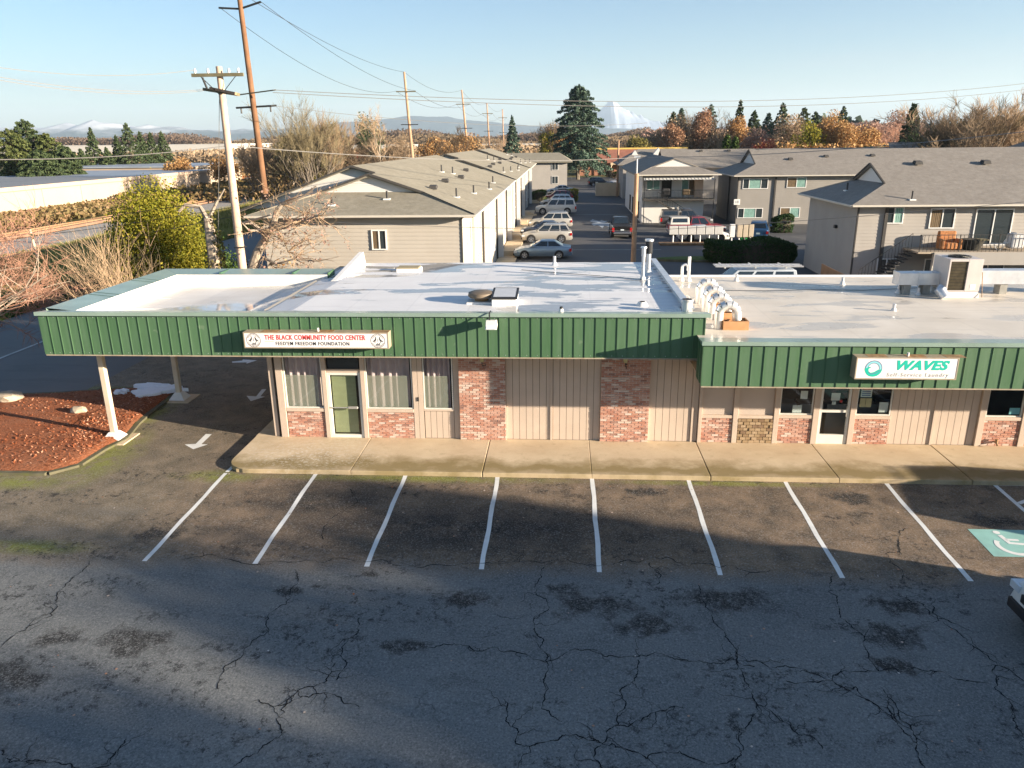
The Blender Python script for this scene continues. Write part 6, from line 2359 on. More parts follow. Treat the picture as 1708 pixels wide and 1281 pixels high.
make_car('parked_car', 'dark wagon nearest the low wall at the alley end', 'suv', P_black, gc((7.51, 159.39)), 0.1, 'cars at the far end of the alley', rack=True)
make_car('parked_car', 'dark blue sedan at the far end beside the low wall', 'sedan', P_navy, gc((9.20, 147.66)), 0.05, 'cars at the far end of the alley')
make_car('parked_car', 'grey sedan partly behind the low wall at the alley end', 'sedan', P_silver2, gc((11.94, 160.87)), 0.0, 'cars at the far end of the alley')
# front lot
o = make_car('parked_car', 'white car nosing in at the right edge of the front lot', 'bigsuv', P_white, (11.58, 12.92, gz(12.92) + .004), PI)
# tall truck out of frame whose shade falls over the walk
make_car('parked_car', 'dark SUV parked beyond the striped aisle at the right', 'bigsuv', P_grey, (18.2, 17.45, gz(17.4) + .004), PI / 2, rack=True)

# ladder rack load over the van
t = thing('ladder', 'aluminium ladders lying on the racks of the white van', 'ladder', (10.9, 44.2, 2.0))
lb = MB()
for dy in (0, .45):
    for s in (-1, 1):
        lb.box(8.7, 13.6, 43.9 + dy + s * .17, 43.94 + dy + s * .17, 1.98, 2.05)
    for i in range(15):
        lb.box(8.8 + i * .31, 8.85 + i * .31, 43.77 + dy + .045, 44.07 + dy, 1.99, 2.03)
lb.build('rails', M_galv, t)
for x in (9.2, 10.9, 12.6):
    MB().box(x, x + .08, 43.7, 45.5, 1.92, 1.975).build('crossbar', M_aluw, t)
# wooden enclosure behind the tan roof
t = thing('wooden_fence', 'brown board enclosure behind the tan roof', 'fence', (13, 44, 0))
M_wood = mat('fence_wood', (.30, .17, .09), .9, .25, 2)
M_woodl = mat('fence_wood_light', (.42, .28, .17), .9, .2, 2)
for i in range(26):
    a = (14.52, 55.54)[0] * .0 + 11.2 + i * .16
    MB().box(a, a + .15, 41.95, 41.975, -.13, 1.75 + .02 * (i % 3)).build('board', M_wood, t)
for i in range(26):
    a = 42.0 + i * .16
    MB().box(15.36, 15.385, a, a + .15, -.13, 1.8).build('board', M_wood, t)
MB().box(11.2, 15.4, 41.90, 41.94, 1.5, 1.62).build('rail', M_woodl, t)
MB().box(11.2, 15.4, 41.9, 42.1, 1.79, 1.83).build('top_rail', M_woodl, t)

# mailboxes in a row
t = thing('mailbox_row', 'row of grey cluster mailboxes on white pedestals', 'mailboxes', (12, 69.5, -.12))
M_mb = mat('mailbox_grey', (.50, .49, .47), .5, .06, 2)
M_mbt = mat('mailbox_tan', (.50, .42, .31), .5, .06, 2)
for i in range(6):
    px = 1122 + 14.6 * i
    c_ = (10.00, 70.17)
    x = c_[0] + i * .80
    y = c_[1]
    bevel(MB().box(x - .37, x + .37, y - .2, y + .2, .70, 1.45).build('mailbox', M_mb, t), .02)
    MB().cyl(x, y, -.12, .70, .07, .06, 8).build('pedestal', M_vinyl, t, True)
    MB().cyl(x, y, -.12, -.06, .14, .10, 8).build('foot', M_vinyl, t, True)
t = thing('parcel_lockers', 'three taller tan parcel lockers at the right end of the mailboxes', 'mailboxes', (16, 69.5, -.12))
for i in range(4):
    c_ = (10.00, 70.17)
    x = c_[0] + 5.35 + i * .50 - (.0 if i else .15)
    y = c_[1]
    bevel(MB().box(x - .21, x + .21, y - .2, y + .2, .45, 1.58).build('locker', M_mbt if i else M_vinyl, t), .02)
    MB().cyl(x, y, -.12, .45, .07, .06, 8).build('pedestal', M_vinyl, t, True)
t = thing('green_bin', 'bright green upright bin beside the tan lockers', 'bin', (17, 69.5, -.12))
c_ = (16.37, 70.43)
bevel(MB().box(c_[0] - .3, c_[0] + .3, c_[1] - .25, c_[1] + .25, -.12, 1.05).build('bin_body', mat('bin_green', (.02, .42, .09), .5, .06, 2), t), .03, 2)
bevel(MB().box(c_[0] - .32, c_[0] + .32, c_[1] - .27, c_[1] + .27, 1.052, 1.12).build('lid', mat('bin_green_dark', (.015, .33, .07), .5, .06, 2), t), .02)
a_ = (8.73, 69.38)
b_ = (19.18, 69.14)
md_ = MB().slab([(a_[0], a_[1] - .5), (b_[0] - 4.5, a_[1] - .5), (b_[0] - 4.5, a_[1] + .9), (a_[0], a_[1] + .9)], -.13, .02).build('verge', mat('verge_soil', (.20, .12, .06), .95, .3, 2), None)
tag(md_, 'narrow kerbed verge under the mailboxes', kind='structure')
# planted island
a_ = (8.18, 60.16)
isl = [(a_[0] + 3.2 + 4.2 * math.cos(t_) * (1.0), a_[1] + .2 + 1.15 * math.sin(t_)) for t_ in np.linspace(0, 2 * PI, 25)[:-1]]
io = MB().slab(isl, -.14, .02).build('traffic_island', M_kerb, None)
tag(io, 'kerbed oval island with grass in the rear lot', kind='structure')
MB().slab([(a_[0] + 3.2 + 3.9 * math.cos(t_), a_[1] + .2 + .92 * math.sin(t_)) for t_ in np.linspace(0, 2 * PI, 25)[:-1]], .0, .05).build('island_turf', mat('turf_green', (.08, .12, .02), .95, .3, 3), io)
# low wall and bollard at the alley end
t = thing('low_wall', 'short rendered wall corner at the alley end', 'wall', (8.5, 133, 0))
MB().box(5.6, 10.0, 131, 131.4, -.13, 2.0).build('wall', M_cream, t)
MB().box(5.6, 6.0, 131.4, 134, -.13, 2.0).build('wall_return', M_cream, t)
# street-like worn paint and pale spill in the alley
MB().quad((4.0, 76.0, -.121), (7.2, 76.0, -.121), (7.2, 76.1, -.121), (4.0, 76.1, -.121)).build('painted_line', M_white2, rear)
for y in (98.5, 113.5, 66.3):
    ribbon([(-3.2, y), (8.5, y)], .12, -.1215).build('painted_line', M_white2, rear)
for i in range(8):
    ribbon([(-3.5, 57.0 + i * 2.9), (-1.6, 57.0 + i * 2.9)], .12, -.121).build('painted_line', M_white, rear)
r_ = random.Random(2)
sp_ = (4.24, 88.00)
pts = [(sp_[0] + math.cos(a) * 1.1 * r_.uniform(.5, 1.3), sp_[1] + math.sin(a) * 4.0 * r_.uniform(.5, 1.3)) for a in np.linspace(0, 2 * PI, 22)[:-1]]
MB().poly([(p[0], p[1], -.1195) for p in pts]).build('frost_stain', mat('frost_pale', (.34, .38, .42), .8, .3, 1.5, dirt=.8, dcol=(.1, .11, .12)), rear)

# ------------------------------------------------------------------ poles and lines
M_polel = mat('pole_wood_pale', (.56, .40, .29), .9, .2, 1.2, bump=.5, dirt=.3, dcol=(.25, .16, .1))
M_polem = mat('pole_wood_mid', (.42, .26, .16), .9, .2, 1.2, bump=.5, dirt=.3, dcol=(.2, .12, .07))
M_poled = mat('pole_wood_brown', (.20, .10, .05), .9, .25, 1.2, bump=.5, dirt=.4, dcol=(.08, .05, .03))
M_arm = mat('crossarm_weathered', (.15, .13, .075), .9, .3, 2)
M_wire = mat('wire_black', (.03, .03, .03), .6, 0, 1, bump=0)
M_wireg = mat('wire_grey', (.20, .19, .18), .6, 0, 1, bump=0)


def insul(mb, p, h=.18):
    mb.tube([(p[0], p[1], p[2]), (p[0], p[1], p[2] + h * .4), (p[0], p[1], p[2] + h)], [.03, .06, .04], 6)


A0 = (-14.15, 33.00, 3.67)
A0 = (A0[0], 33.0)
At = (-14.10, 33.00, 12.00)[2]
t = thing('utility_pole', 'pale weathered pole with two crossarms rising behind the canopy', 'utility pole', (A0[0], A0[1], 0))
MB().tube([(A0[0], A0[1], -.2), (A0[0] - .02, 33, 5), (A0[0], 33, At)], [.20, .18, .125], 12).build('pole', M_polel, t, True)
ka = 33.0
l_, r2 = (-15.26, 33.00, 11.67), (-13.08, 33.00, 11.64)
zA = l_[2]
MB().box(l_[0], r2[0], 32.78, 32.88, zA - .07, zA + .06).build('crossarm', M_arm, t)
l2, r3 = (-15.08, 33.40, 11.16), (-13.12, 32.20, 10.86)
q0, q1 = Vector(l2), Vector(r3)
MB().tube([q0, q1], .085, 4).build('crossarm', M_arm, t)
MB().tube([q0 + Vector((.4, -.25, .02)), q1 + Vector((0, -.25, .02))], .075, 4).build('crossarm', M_polem, t)
br = MB()
for s in (-1, 1):
    br.tube([(A0[0] + s * .75, 32.82, zA - .05), (A0[0] + s * .05, 32.85, zA - .75)], .018, 4)
br.build('brace', M_iron, t)
ins = MB()
for x in (l_[0] + .15, l_[0] + .7, r2[0] - .2, r2[0] - .6):
    insul(ins, (x, 32.83, zA + .06))
ins.build('insulator', M_vinyl, t)
MB().tube([(l_[0] + .45, 32.8, zA - .1), (l_[0] + .62, 32.75, zA - .55)], .045, 6).build('insulator', M_iron, t)
MB().box(A0[0] - .205, A0[0] + .205, 32.8, 33.2, 4.6, 4.65).build('pole_band', M_iron, t)

# tall brown pole of the line that marches away
PX = -24.0
B0 = (-24.39, 63.00, 4.56)
Bt = (-24.76, 63.00, 19.98)
t = thing('utility_pole', 'tall leaning brown pole, nearest of the line along the railway', 'utility pole', (B0[0], 63, 0), group='tall poles along the railway')
MB().tube([(B0[0] + .35, 63, -.2), (B0[0], 63, B0[2]), (Bt[0], 63, Bt[2])], [.29, .27, .18], 12).build('pole', M_poled, t, True)
u, v = (-26.45, 63.00, 18.89), (-24.77, 63.00, 18.78)
MB().tube([u, v], .09, 4).build('crossarm', M_iron, t)
u, v = (-24.67, 63.00, 18.82), (-23.11, 63.00, 19.24)
MB().tube([u, v], .09, 4).build('crossarm', M_iron, t)
u, v = (-25.99, 63.00, 11.65), (-22.70, 63.00, 11.78)
MB().tube([u, v], .10, 4).build('crossarm', M_iron, t)
ins = MB()
for w_ in (.12, .42, .85):
    q = Vector(u).lerp(Vector(v), w_)
    ins.tube([q, q + Vector((0, 0, -.45))], .07, 6)
ins.build('insulator', M_iron, t)
mb = MB()
q0, q1 = (-25.58, 63.00, 12.63), (-22.27, 62.00, 12.88)
mb.tube([q0, q1], .06, 4)
mb.build('crossarm', M_arm, t)

tp = {}
for nm, xb, xt, yt, Y_, lb in (('C', (-26.09, 138.00, 5.66), (-27.00, 138.00, 20.15), 0, 138, 'second pole of the railway line, behind the nearest roof'), ('D', (-22.22, 189.00, 5.12), (-23.62, 189.00, 20.16), 0, 189, 'third pole of the railway line'),
                               ('E', (-23.34, 255.00, 5.55), (-24.00, 255.00, 20.04), 0, 255, 'fourth, slimmer pole of the railway line'), ('F', (-23.30, 315.00, 7.41), (-23.58, 315.00, 20.36), 0, 315, 'farthest and smallest pole of the railway line')):
    t = thing('utility_pole', lb, 'utility pole', (xb[0], Y_, 0), group='tall poles along the railway')
    zt_ = xt[2]
    MB().tube([(xb[0] + .15, Y_, -.2), (xt[0], Y_, zt_)], [.36, .17], 9).build('pole', M_polem, t, True)
    fx_ = lambda z: xb[0] + (xt[0] - xb[0]) * (z - xb[2]) / (zt_ - xb[2])
    za, zb__ = 9 + (zt_ - 9) * .72, 9 + (zt_ - 9) * .24
    MB().box(fx_(za) - 1.7, fx_(za) + 1.7, Y_ - .3, Y_ - .15, za - .1, za + .08).build('crossarm', M_arm, t)
    MB().box(fx_(zb__) - 1.5, fx_(zb__) + 1.5, Y_ - .3, Y_ - .15, zb__ - .08, zb__ + .06).build('crossarm', M_iron, t)
    tp[nm] = (xt, za, zb__, fx_(za), fx_(zb__), Y_)

# short poles
t = thing('utility_pole', 'thin wooden lamp post behind the white roof with a tall metal top', 'utility pole', ((5.28, 56.68)[0], (5.28, 56.68)[1], 0))
q = (5.28, 56.68)
zt_ = (5.39, 56.00, 6.60)[2]
MB().tube([(q[0], q[1], -.15), (q[0] + .0, q[1], zt_)], [.20, .15], 10).build('pole', M_polem, t, True)
zz_ = (5.39, 56.00, 7.65)[2]
MB().tube([(q[0], q[1], zt_ - .1), (q[0], q[1], zz_)], .05, 6).build('mast', M_galv, t, True)
MB().box(q[0] - .22, q[0] + .22, q[1] - .12, q[1] + .12, zz_, zz_ + .16).build('junction_head', M_galv, t)
Fp = (q[0], q[1], zz_ + .05)
for lb, gp, yt in (('slim pole by the low wall at the alley end', (9.03, 133.20), (8.75, 130.00, 8.69)[2]), ('short wooden pole on the storage building roof line', (-139.49, 207.57), (-117.56, 175.00, 10.56)[2])):
    Yp = 130 if 'alley' in lb else 175
    xx = gp[0] if 'alley' in lb else (-117.37, 175.00, 6.64)[0]
    t = thing('utility_pole', lb, 'utility pole', (xx, Yp, 0))
    MB().tube([(xx, Yp, -.2), (xx, Yp, yt)], [.2, .13], 8).build('pole', M_polem, t, True)
q = (-41.50, 58.00, 2.71)
t = thing('sign_post', 'thin wooden post with a dark tilted sign by the railway', 'sign', (q[0], 58, 0))
MB().tube([(q[0] + .1, 58, -.1), (q[0] - .1, 58, q[2])], [.10, .09], 8).build('post', M_polel, t, True)
MB().ext([(q[0] - .32, 57.9, q[2] - .25), (q[0] + .3, 57.9, q[2] - .35), (q[0] + .1, 57.9, q[2] - .75)], (0, .04, 0)).build('sign_plate', M_arm, t)


def wire(label, p, q, sag, r=.014, m=None, group='overhead lines', n=18):
    t = thing('overhead_line', label, 'cable', p, group=group)
    P, Q = Vector(p), Vector(q)
    pts = []
    for i in range(n + 1):
        u = i / n
        v = P.lerp(Q, u)
        v.z -= sag * 4 * u * (1 - u)
        pts.append(v)
    MB().tube(pts, r, 3).build('wire', m or M_wire, t)


cr, cl = (tp['C'][3] + 1.6, 137.8, tp['C'][1] + .1), (tp['C'][3] - 1.6, 137.8, tp['C'][1] + .1)
wire('upper line from the tall brown pole to the next railway pole', Bt, (tp['C'][0][0], 138, tp['C'][0][2]), 1.0, .025)
wire('right hand line from the brown pole down to the second railway pole', (-23.11, 63.00, 19.24), cr, 1.2, .025)
wire('left hand line from the brown pole down to the second railway pole', (-26.36, 63.00, 18.89), cl, 2.2, .025)
ks = ['C', 'D', 'E', 'F']
nth = {'C': 'second', 'D': 'third', 'E': 'fourth', 'F': 'farthest'}
for a, b in zip(ks[:-1], ks[1:]):
    A, B = tp[a], tp[b]
    wire('tip line from the %s to the %s railway pole' % (nth[a], nth[b]), (A[0][0], A[5], A[0][2]), (B[0][0], B[5], B[0][2]), 1.6, .03)
    wire('right crossarm line from the %s to the %s railway pole' % (nth[a], nth[b]), (A[3] + 1.6, A[5] - .2, A[1]), (B[3] + 1.6, B[5] - .2, B[1]), 1.6, .03)
    wire('left crossarm line from the %s to the %s railway pole' % (nth[a], nth[b]), (A[3] - 1.6, A[5] - .2, A[1]), (B[3] - 1.6, B[5] - .2, B[1]), 1.6, .03)
for lb, p, q_, sg, rr_, mm_ in (
    ('topmost of the three lines coming in from the left edge', (-18.96, 26.00, 11.51), (l_[0] + .15, 32.83, zA + .2), .25, .012, M_wireg),
    ('middle line coming in from the left edge', (-19.02, 26.00, 11.23), (-14.96, 33.30, 11.15), .25, .012, M_wireg),
    ('lowest of the three lines coming in from the left edge', (-19.04, 26.00, 11.14), (-14.92, 33.20, 11.10), .28, .012, M_wireg),
    ('higher of two thin lines crossing the sky to the right', (-11.98, 33.00, 11.07), (35.78, 62.00, 12.70), .9, .016, M_wireg),
    ('lower of two thin lines crossing the sky to the right', (-11.99, 33.00, 10.97), (38.18, 66.00, 12.51), 1.0, .016, M_wireg),
    ('thick cable from the left edge to the pale pole', (-20.40, 27.00, 8.54), (-14.17, 33.00, 8.89), .15, .02, M_wireg),
    ('thick cable from the pale pole to the lamp post', (-14.04, 33.00, 8.89), Fp, .4, .02, M_wireg),
    ('thick cable from the lamp post to the right edge', Fp, (22.34, 38.00, 9.21), .35, .022, M_wireg),
    ('second cable from the tall pole towards the right', (-22.04, 60.00, 11.66), (9.37, 90.00, 10.59), .8, .02, M_wireg),
    ('low service cable passing over the rear lot', (-10.67, 36.00, 5.36), (3.40, 36.00, 4.91), .05, .012, M_wireg),
    ('low service cable passing over the mailboxes to the right', (3.40, 36.00, 4.91), (18.13, 30.00, 6.69), .1, .012, M_wireg),
    ('upper dark cable over the grass on the left', (-27.99, 36.00, 4.96), (-14.74, 34.00, 6.67), .05, .014, M_wire),
    ('middle dark cable over the grass on the left', (-28.09, 36.00, 4.55), (-14.66, 34.00, 6.27), .1, .014, M_wire),
    ('lower dark cable over the grass on the left', (-28.29, 36.00, 3.67), (-14.65, 34.00, 5.88), .1, .014, M_wire)):
    wire(lb, p, q_, sg, rr_, mm_)
gw = [((-14.09, 33.00, 11.10), ((-31.98, 65.52)[0] + .0, (-31.98, 65.52)[1] * .62, 0.0))]
wire('guy wire slanting down left of the pale pole', (-14.29, 33.00, 10.75), (A0[0] - 3.2, 36.5, 0), .02, .012, M_wireg)


# ------------------------------------------------------------------ railway, storage sheds, industry
M_gravel = asphalt_mat('gravel_pale', (.30, .27, .23), (.42, .38, .33))
M_railbed = asphalt_mat('rail_rusty_bed', (.22, .125, .08), (.31, .19, .125))
mb = MB()
mb.quad((-55.0, 30, -.10), (-46.5, 30, -.10), (-48.5, 260, -.10), (-57, 260, -.10))
g_ = mb.build('gravel_bank', M_gravel)
tag(g_, 'pale gravel bank beside the railway', kind='structure')
mb = MB()
mb.slab([(-58.2, 30), (-55.4, 30), (-57.4, 260), (-60.2, 260)], -.1, .18)
g_ = mb.build('railway', M_railbed)
tag(g_, 'rust brown railway track bed left of the street', kind='structure')
for dx in (.7, 2.1):
    MB().slab([(-58.2 + dx, 30), (-58.12 + dx, 30), (-60.12 + dx, 260), (-60.2 + dx, 260)], .18, .32).build('rail', M_rust, g_)
M_shedw = mat('shed_wall_cream', (.50, .38, .275), .85, .04, .3, dirt=.1)
M_shedr = mat('shed_roof_grey', (.22, .225, .23), .7, .06, .2)
M_shedr2 = mat('shed_roof_blue_grey', (.30, .33, .37), .5, .06, .2)


def shed(label, x0, x1, y0, y1, h, mw, mr, lip=.3):
    t = thing('storage_shed', label, 'building', ((x0 + x1) / 2, (y0 + y1) / 2, 0))
    MB().box(x0, x1, y0, y1, -.2, h).build('wall', mw, t)
    MB().box(x0 - lip, x1 + lip, y0 - lip, y1 + lip, h + .001, h + .28).build('roof', mr, t)
    MB().box(x1 + lip + .002, x1 + lip + .05, y0 - lip, y1 + lip, h - .25, h + .3).build('fascia', mw, t)
    n = int((y1 - y0) / 9)
    for i in range(1, n):
        MB().box(x1 + .001, x1 + .08, y0 + i * 9, y0 + i * 9 + .18, -.1, h - .1).build('downspout', M_shedw, t)
    return t


hS = (-72.00, 128.85, 4.01)[2]
shed('long cream storage shed with a flat grey roof along the railway', -100, -72.5, 60, 131, 3.5, M_shedw, M_shedr)
shed('farther cream shed with a blue grey roof beyond the yellow green bush', -112, -75.5, 131.5, 167, 3.3, M_shedw, M_shedr2)
shed('low cream shed behind the pale pole', -125, -82, 172, 200, 3.9, M_shedw, M_shedr2)
M_whw = mat('warehouse_white', (.52, .49, .45), .8, .06, .05)
shed('large white warehouse left of the pale pole', -395, -225, 520, 640, 8.2, M_whw, M_whw, .1)
shed('white warehouse behind the conifers on the left', -640, -420, 560, 700, 8.2, M_whw, M_whw, .1)
shed('small white warehouse beyond the railway poles', -75, -10, 520, 560, 6.0, M_whw, M_whw, .1)
shed('pale office block beyond the second railway pole', -150, -95, 480, 520, 6.5, M_whw, M_whw, .1)
shed('teal roofed shed among the yards', -118, -92, 265, 290, 3.8, M_shedw, mat('roof_teal', (.16, .22, .22), .7, .1, .3), .2)
shed('cream shed with a blue roof behind the bare trees', -70, -44, 262, 285, 4.0, M_shedw, M_shedr2, .2)
t = thing('roadside_sign', 'red and white board standing among bare trees', 'sign', (-58.73, 230.00, 4.60))
q = (-58.66, 230.00, 5.44)
MB().box(q[0] - 1.6, q[0] + 1.6, 229.9, 230.1, q[2] - 1.0, q[2] + 1.0).build('board', mat('board_red', (.52, .06, .05), .6, .1, 1), t)
MB().box(q[0] - .9, q[0] + .9, 229.84, 229.89, q[2] - .5, q[2] + .2).build('white_patch', M_vinyl, t)
MB().cyl(q[0], 230, 0, q[2] - 1.0, .15).build('post', M_polel, t)
r_ = random.Random(5)
M_pal = [mat('pallet_yellow', (.50, .33, .10), .9, .2, 2), mat('crate_ochre', (.42, .28, .12), .9, .2, 2), mat('steel_orange', (.50, .20, .07), .8, .2, 2), mat('tarp_white', (.6, .58, .54), .8, .1, 2)]
for i in range(16):
    px = 352 + i * 13.5
    Yd = r_.uniform(165, 215)
    k = 2.6
    x = (px - 905) / 1285.0 * Yd
    t = thing('pallet_stack', ['yellow timber', 'ochre crates', 'orange steel', 'white wrapped load'][i % 4] + [' just left of the pale pole', ' hidden behind the pale pole', ' just right of the pale pole', ' midway between the two near poles', ' nearer the brown pole than the pale one', ' left of the tall brown pole', ' touching the brown pole from the left', ' behind the tall brown pole', ' right of the tall brown pole', ' left of the large bare tree', ' under the left stems of the bare tree', ' behind the bare tree trunks', ' under the right stems of the bare tree', ' right of the large bare tree', ' above the rake of the near roof', ' nearest the roof peak'][i], 'pallets', (x, Yd, 0), group='goods piled in the far yard')
    for j in range(r_.randint(1, 3)):
        MB().box(x - k, x + k - r_.random(), Yd, Yd + 2.5, -.1 + j * 1.0, .8 + j * 1.0).build('pallet', M_pal[i % 4], t)
# house roofs far right
for lb, px, py, Yd, w, h in (('pale shed roof seen between the orange trees and the thicket', 1398, 235, 260, 12, 8.2), ('white shop sign wall beside red shrubs', 1233, 239, 240, 10, 7.6)):
    x = (px - 905) / 1285.0 * Yd
    t = thing('house', lb, 'house', (x, Yd, 0))
    MB().box(x - w / 2, x + w / 2, Yd, Yd + 10, -.2, h - 1.2).build('wall', M_whw, t)
    MB().ext([(x - w / 2 - .6, Yd - .5, h - 1.2), (x + w / 2 + .6, Yd - .5, h - 1.2), (x, Yd - .5, h + .5)], (0, 11, 0)).build('roof', M_shedr, t)

# far woods and hills
def belt(name, label, y0, y1, x0, x1, h, n, leaf, size, seed, prof=None):
    r = np.random.RandomState(seed)
    x = x0 + (x1 - x0) * r.rand(n)
    y = y0 + (y1 - y0) * r.rand(n)
    top = h * (.72 + .28 * np.sin(x * .031 + seed) * np.cos(x * .0117 + seed * 2)) * (.85 + .3 * r.rand(n))
    if prof is not None:
        top = top * np.interp(x, prof[0], prof[1])
    z = top * r.rand(n) ** .55
    o = quads(name, np.stack([x, y, z], 1), size, leaf, None, aspect=1.2)
    tag(o, label, kind='stuff')
    return o


L_brown = leafmat('bare_wood_brown', (.20, .14, .10), (.22, .155, .11), (.24, .17, .12), .5)
L_brownl = leafmat('bare_wood_light', (.25, .18, .11), (.28, .20, .125), (.30, .22, .14), .5)
L_dk = leafmat('far_fir_dark', (.015, .03, .02), (.03, .05, .03), (.05, .07, .04), .05)
belt('far_woods', 'distant brown band of leafless woods under the hills', 900, 1000, -1300, 100, 20, 110000, L_brown, 2.0, 1)
belt('far_woods', 'distant brown and green woods behind the railway poles', 600, 760, -300, 420, 13, 60000, L_brownl, 1.7, 2)
belt('scrub', 'rusty scrub and small trees beyond the sheds', 300, 460, -200, 30, 6.5, 26000, L_tan, 1.2, 3)
belt('scrub', 'tan scrub between the railway poles and the roofs', 240, 300, -75, -2, 5.0, 16000, L_tan, .9, 4)
belt('far_woods', 'mixed brown woods behind the roofs on the right', 330, 420, 40, 330, 16, 60000, L_pink, 1.5, 5)
belt('far_woods', 'dark firs along the skyline on the right', 620, 700, 80, 560, 33, 9000, L_dk, 5, 6, ([80, 200, 205, 290, 295, 560], [.35, .5, .9, .9, .6, .7]))
belt('thicket', 'olive brown thicket behind the roofs on the right', 150, 185, 62, 135, 9.0, 34000, L_moss, .6, 7)
belt('scrub', 'dry bramble along the railway bank', 60, 128, -71, -61, 1.1, 18000, leafmat('bramble_mixed', (.14, .12, .04), (.26, .17, .08), (.36, .22, .12), .2), .4, 8)
belt('scrub', 'dry bramble between the track and the poles', 120, 240, -72, -20, 1.8, 16000, leafmat('bramble_brown', (.12, .09, .03), (.20, .14, .06), (.28, .17, .09), .15), .7, 9)
belt('orange_thicket', 'orange birch thicket behind the long roof', 190, 225, 52, 92, 8.6, 22000, L_orange, .55, 10)


def hill(name, label, y, pts, depth, m, base=-20, rough=1.0, seed=0, n=220):
    """ridge: pts = (x, height) along the crest, falling towards and away from the viewer"""
    r = np.random.RandomState(seed)
    xs_ = np.linspace(pts[0][0], pts[-1][0], n)
    hs = np.interp(xs_, [p[0] for p in pts], [p[1] for p in pts])
    k = 14
    V = []
    for j in range(k):
        u = j / (k - 1)
        f = math.sin(u * PI) ** .9
        rg = r.normal(size=n)
        rg = np.convolve(rg, np.ones(5) / 5, 'same') + .6 * np.convolve(rg, np.ones(3) / 3, 'same')
        for i in range(n):
            hgt = hs[i] * f * (1 + .10 * rough * rg[i] * (1 if j != k // 2 else .5)) + base * (1 - f)
            V.append((xs_[i], y - depth / 2 + depth * u + rg[i] * depth * .02, hgt))
    F = [(j * n + i, j * n + i + 1, (j + 1) * n + i + 1, (j + 1) * n + i) for j in range(k - 1) for i in range(n - 1)]
    mb = MB()
    mb.add(V, F)
    o = mb.build(name, m, None, True)
    tag(o, label, kind='structure')
    return o


def hillmat(name, low, snow, z0, z1, amount=1.0):
    n = N(name)
    p = n.pos()
    s = n.node('ShaderNodeSeparateXYZ')
    n.t.links.new(p, s.inputs[0])
    nz = n.noise(p, .0028, 7, .65)
    h = n.math('ADD', s.outputs['Z'], n.math('MULTIPLY', n.math('SUBTRACT', nz, .5), (z1 - z0) * 2.5))
    c = n.mix(n.math('MULTIPLY', n.ramp(h, z0, z1), amount), low, snow)
    return n.out(c, .95, 0, .05)


def xz(px, py, Y):
    """crest point seen in direction px, py at distance Y"""
    x = (px - 938.5) / 1282.0 * Y
    z = 9 + (231.8 - (px - 938.5) * .0119 - py) / 1326.0 * Y
    return (x, z)


HA = hillmat('hill_forest', (.045, .07, .075), (.62, .64, .68), 110, 210, .8)
hill('hills', 'blue forested hills with snow dusted tops on the left', 9000, [xz(-500, 232, 9000), xz(20, 219, 9000), xz(60, 214, 9000), xz(110, 211, 9000), xz(150, 213, 9000), xz(180, 207, 9000), xz(200, 209, 9000), xz(240, 213, 9000), xz(270, 213, 9000), xz(310, 216, 9000), xz(380, 219, 9000), xz(450, 218, 9000), xz(520, 222, 9000), xz(640, 226, 9000)], 2200, HA, rough=1.1, seed=1)
HB = hillmat('hill_long', (.05, .075, .09), (.6, .64, .7), 900, 1200, .2)
hill('hills', 'long rounded blue ridge behind the railway poles', 11000, [xz(380, 228, 11000), xz(520, 212, 11000), xz(600, 204, 11000), xz(660, 199, 11000), xz(700, 195.5, 11000), xz(730, 196, 11000), xz(780, 201, 11000), xz(850, 208, 11000), xz(920, 213, 11000), xz(1060, 216, 11000), xz(1300, 222, 11000)], 2600, HB, rough=.35, seed=2)
HC = hillmat('snow_peak', (.24, .28, .36), (.50, .53, .60), 300, 620, .75)
hill('snow_mountain', 'snow covered volcano peak beside the big conifer', 15000, [xz(900, 216, 15000), xz(950, 205, 15000), xz(980, 198, 15000), xz(996, 188, 15000), xz(1005, 180, 15000), xz(1011, 175, 15000), xz(1016, 173, 15000), xz(1022, 179, 15000), xz(1032, 183, 15000), xz(1042, 190, 15000), xz(1056, 196, 15000), xz(1075, 203, 15000), xz(1110, 208, 15000), xz(1200, 214, 15000)], 3000, HC, rough=.8, seed=3)

# air: haze between here and the hills
M_haze = bpy.data.materials.new('haze_air')
M_haze.use_nodes = True
_t = M_haze.node_tree
_t.nodes.remove(_t.nodes['Principled BSDF'])
_v = _t.nodes.new('ShaderNodeVolumePrincipled')
_v.inputs['Color'].default_value = (.68, .84, 1.0, 1)
_v.inputs['Density'].default_value = .000065
_v.inputs['Anisotropy'].default_value = .1
_t.links.new(_v.outputs[0], _t.nodes['Material Output'].inputs['Volume'])
hz = MB().box(-19000, 19000, -3200, 19000, -24, 800).build('haze', M_haze)
tag(hz, 'thin bluish air over the whole place', kind='stuff')


# ------------------------------------------------------------------ trees and shrubs
def place(name, label, cat_, loc, group=None):
    return thing(name, label, cat_, (loc[0], loc[1], -.1), 0, group)


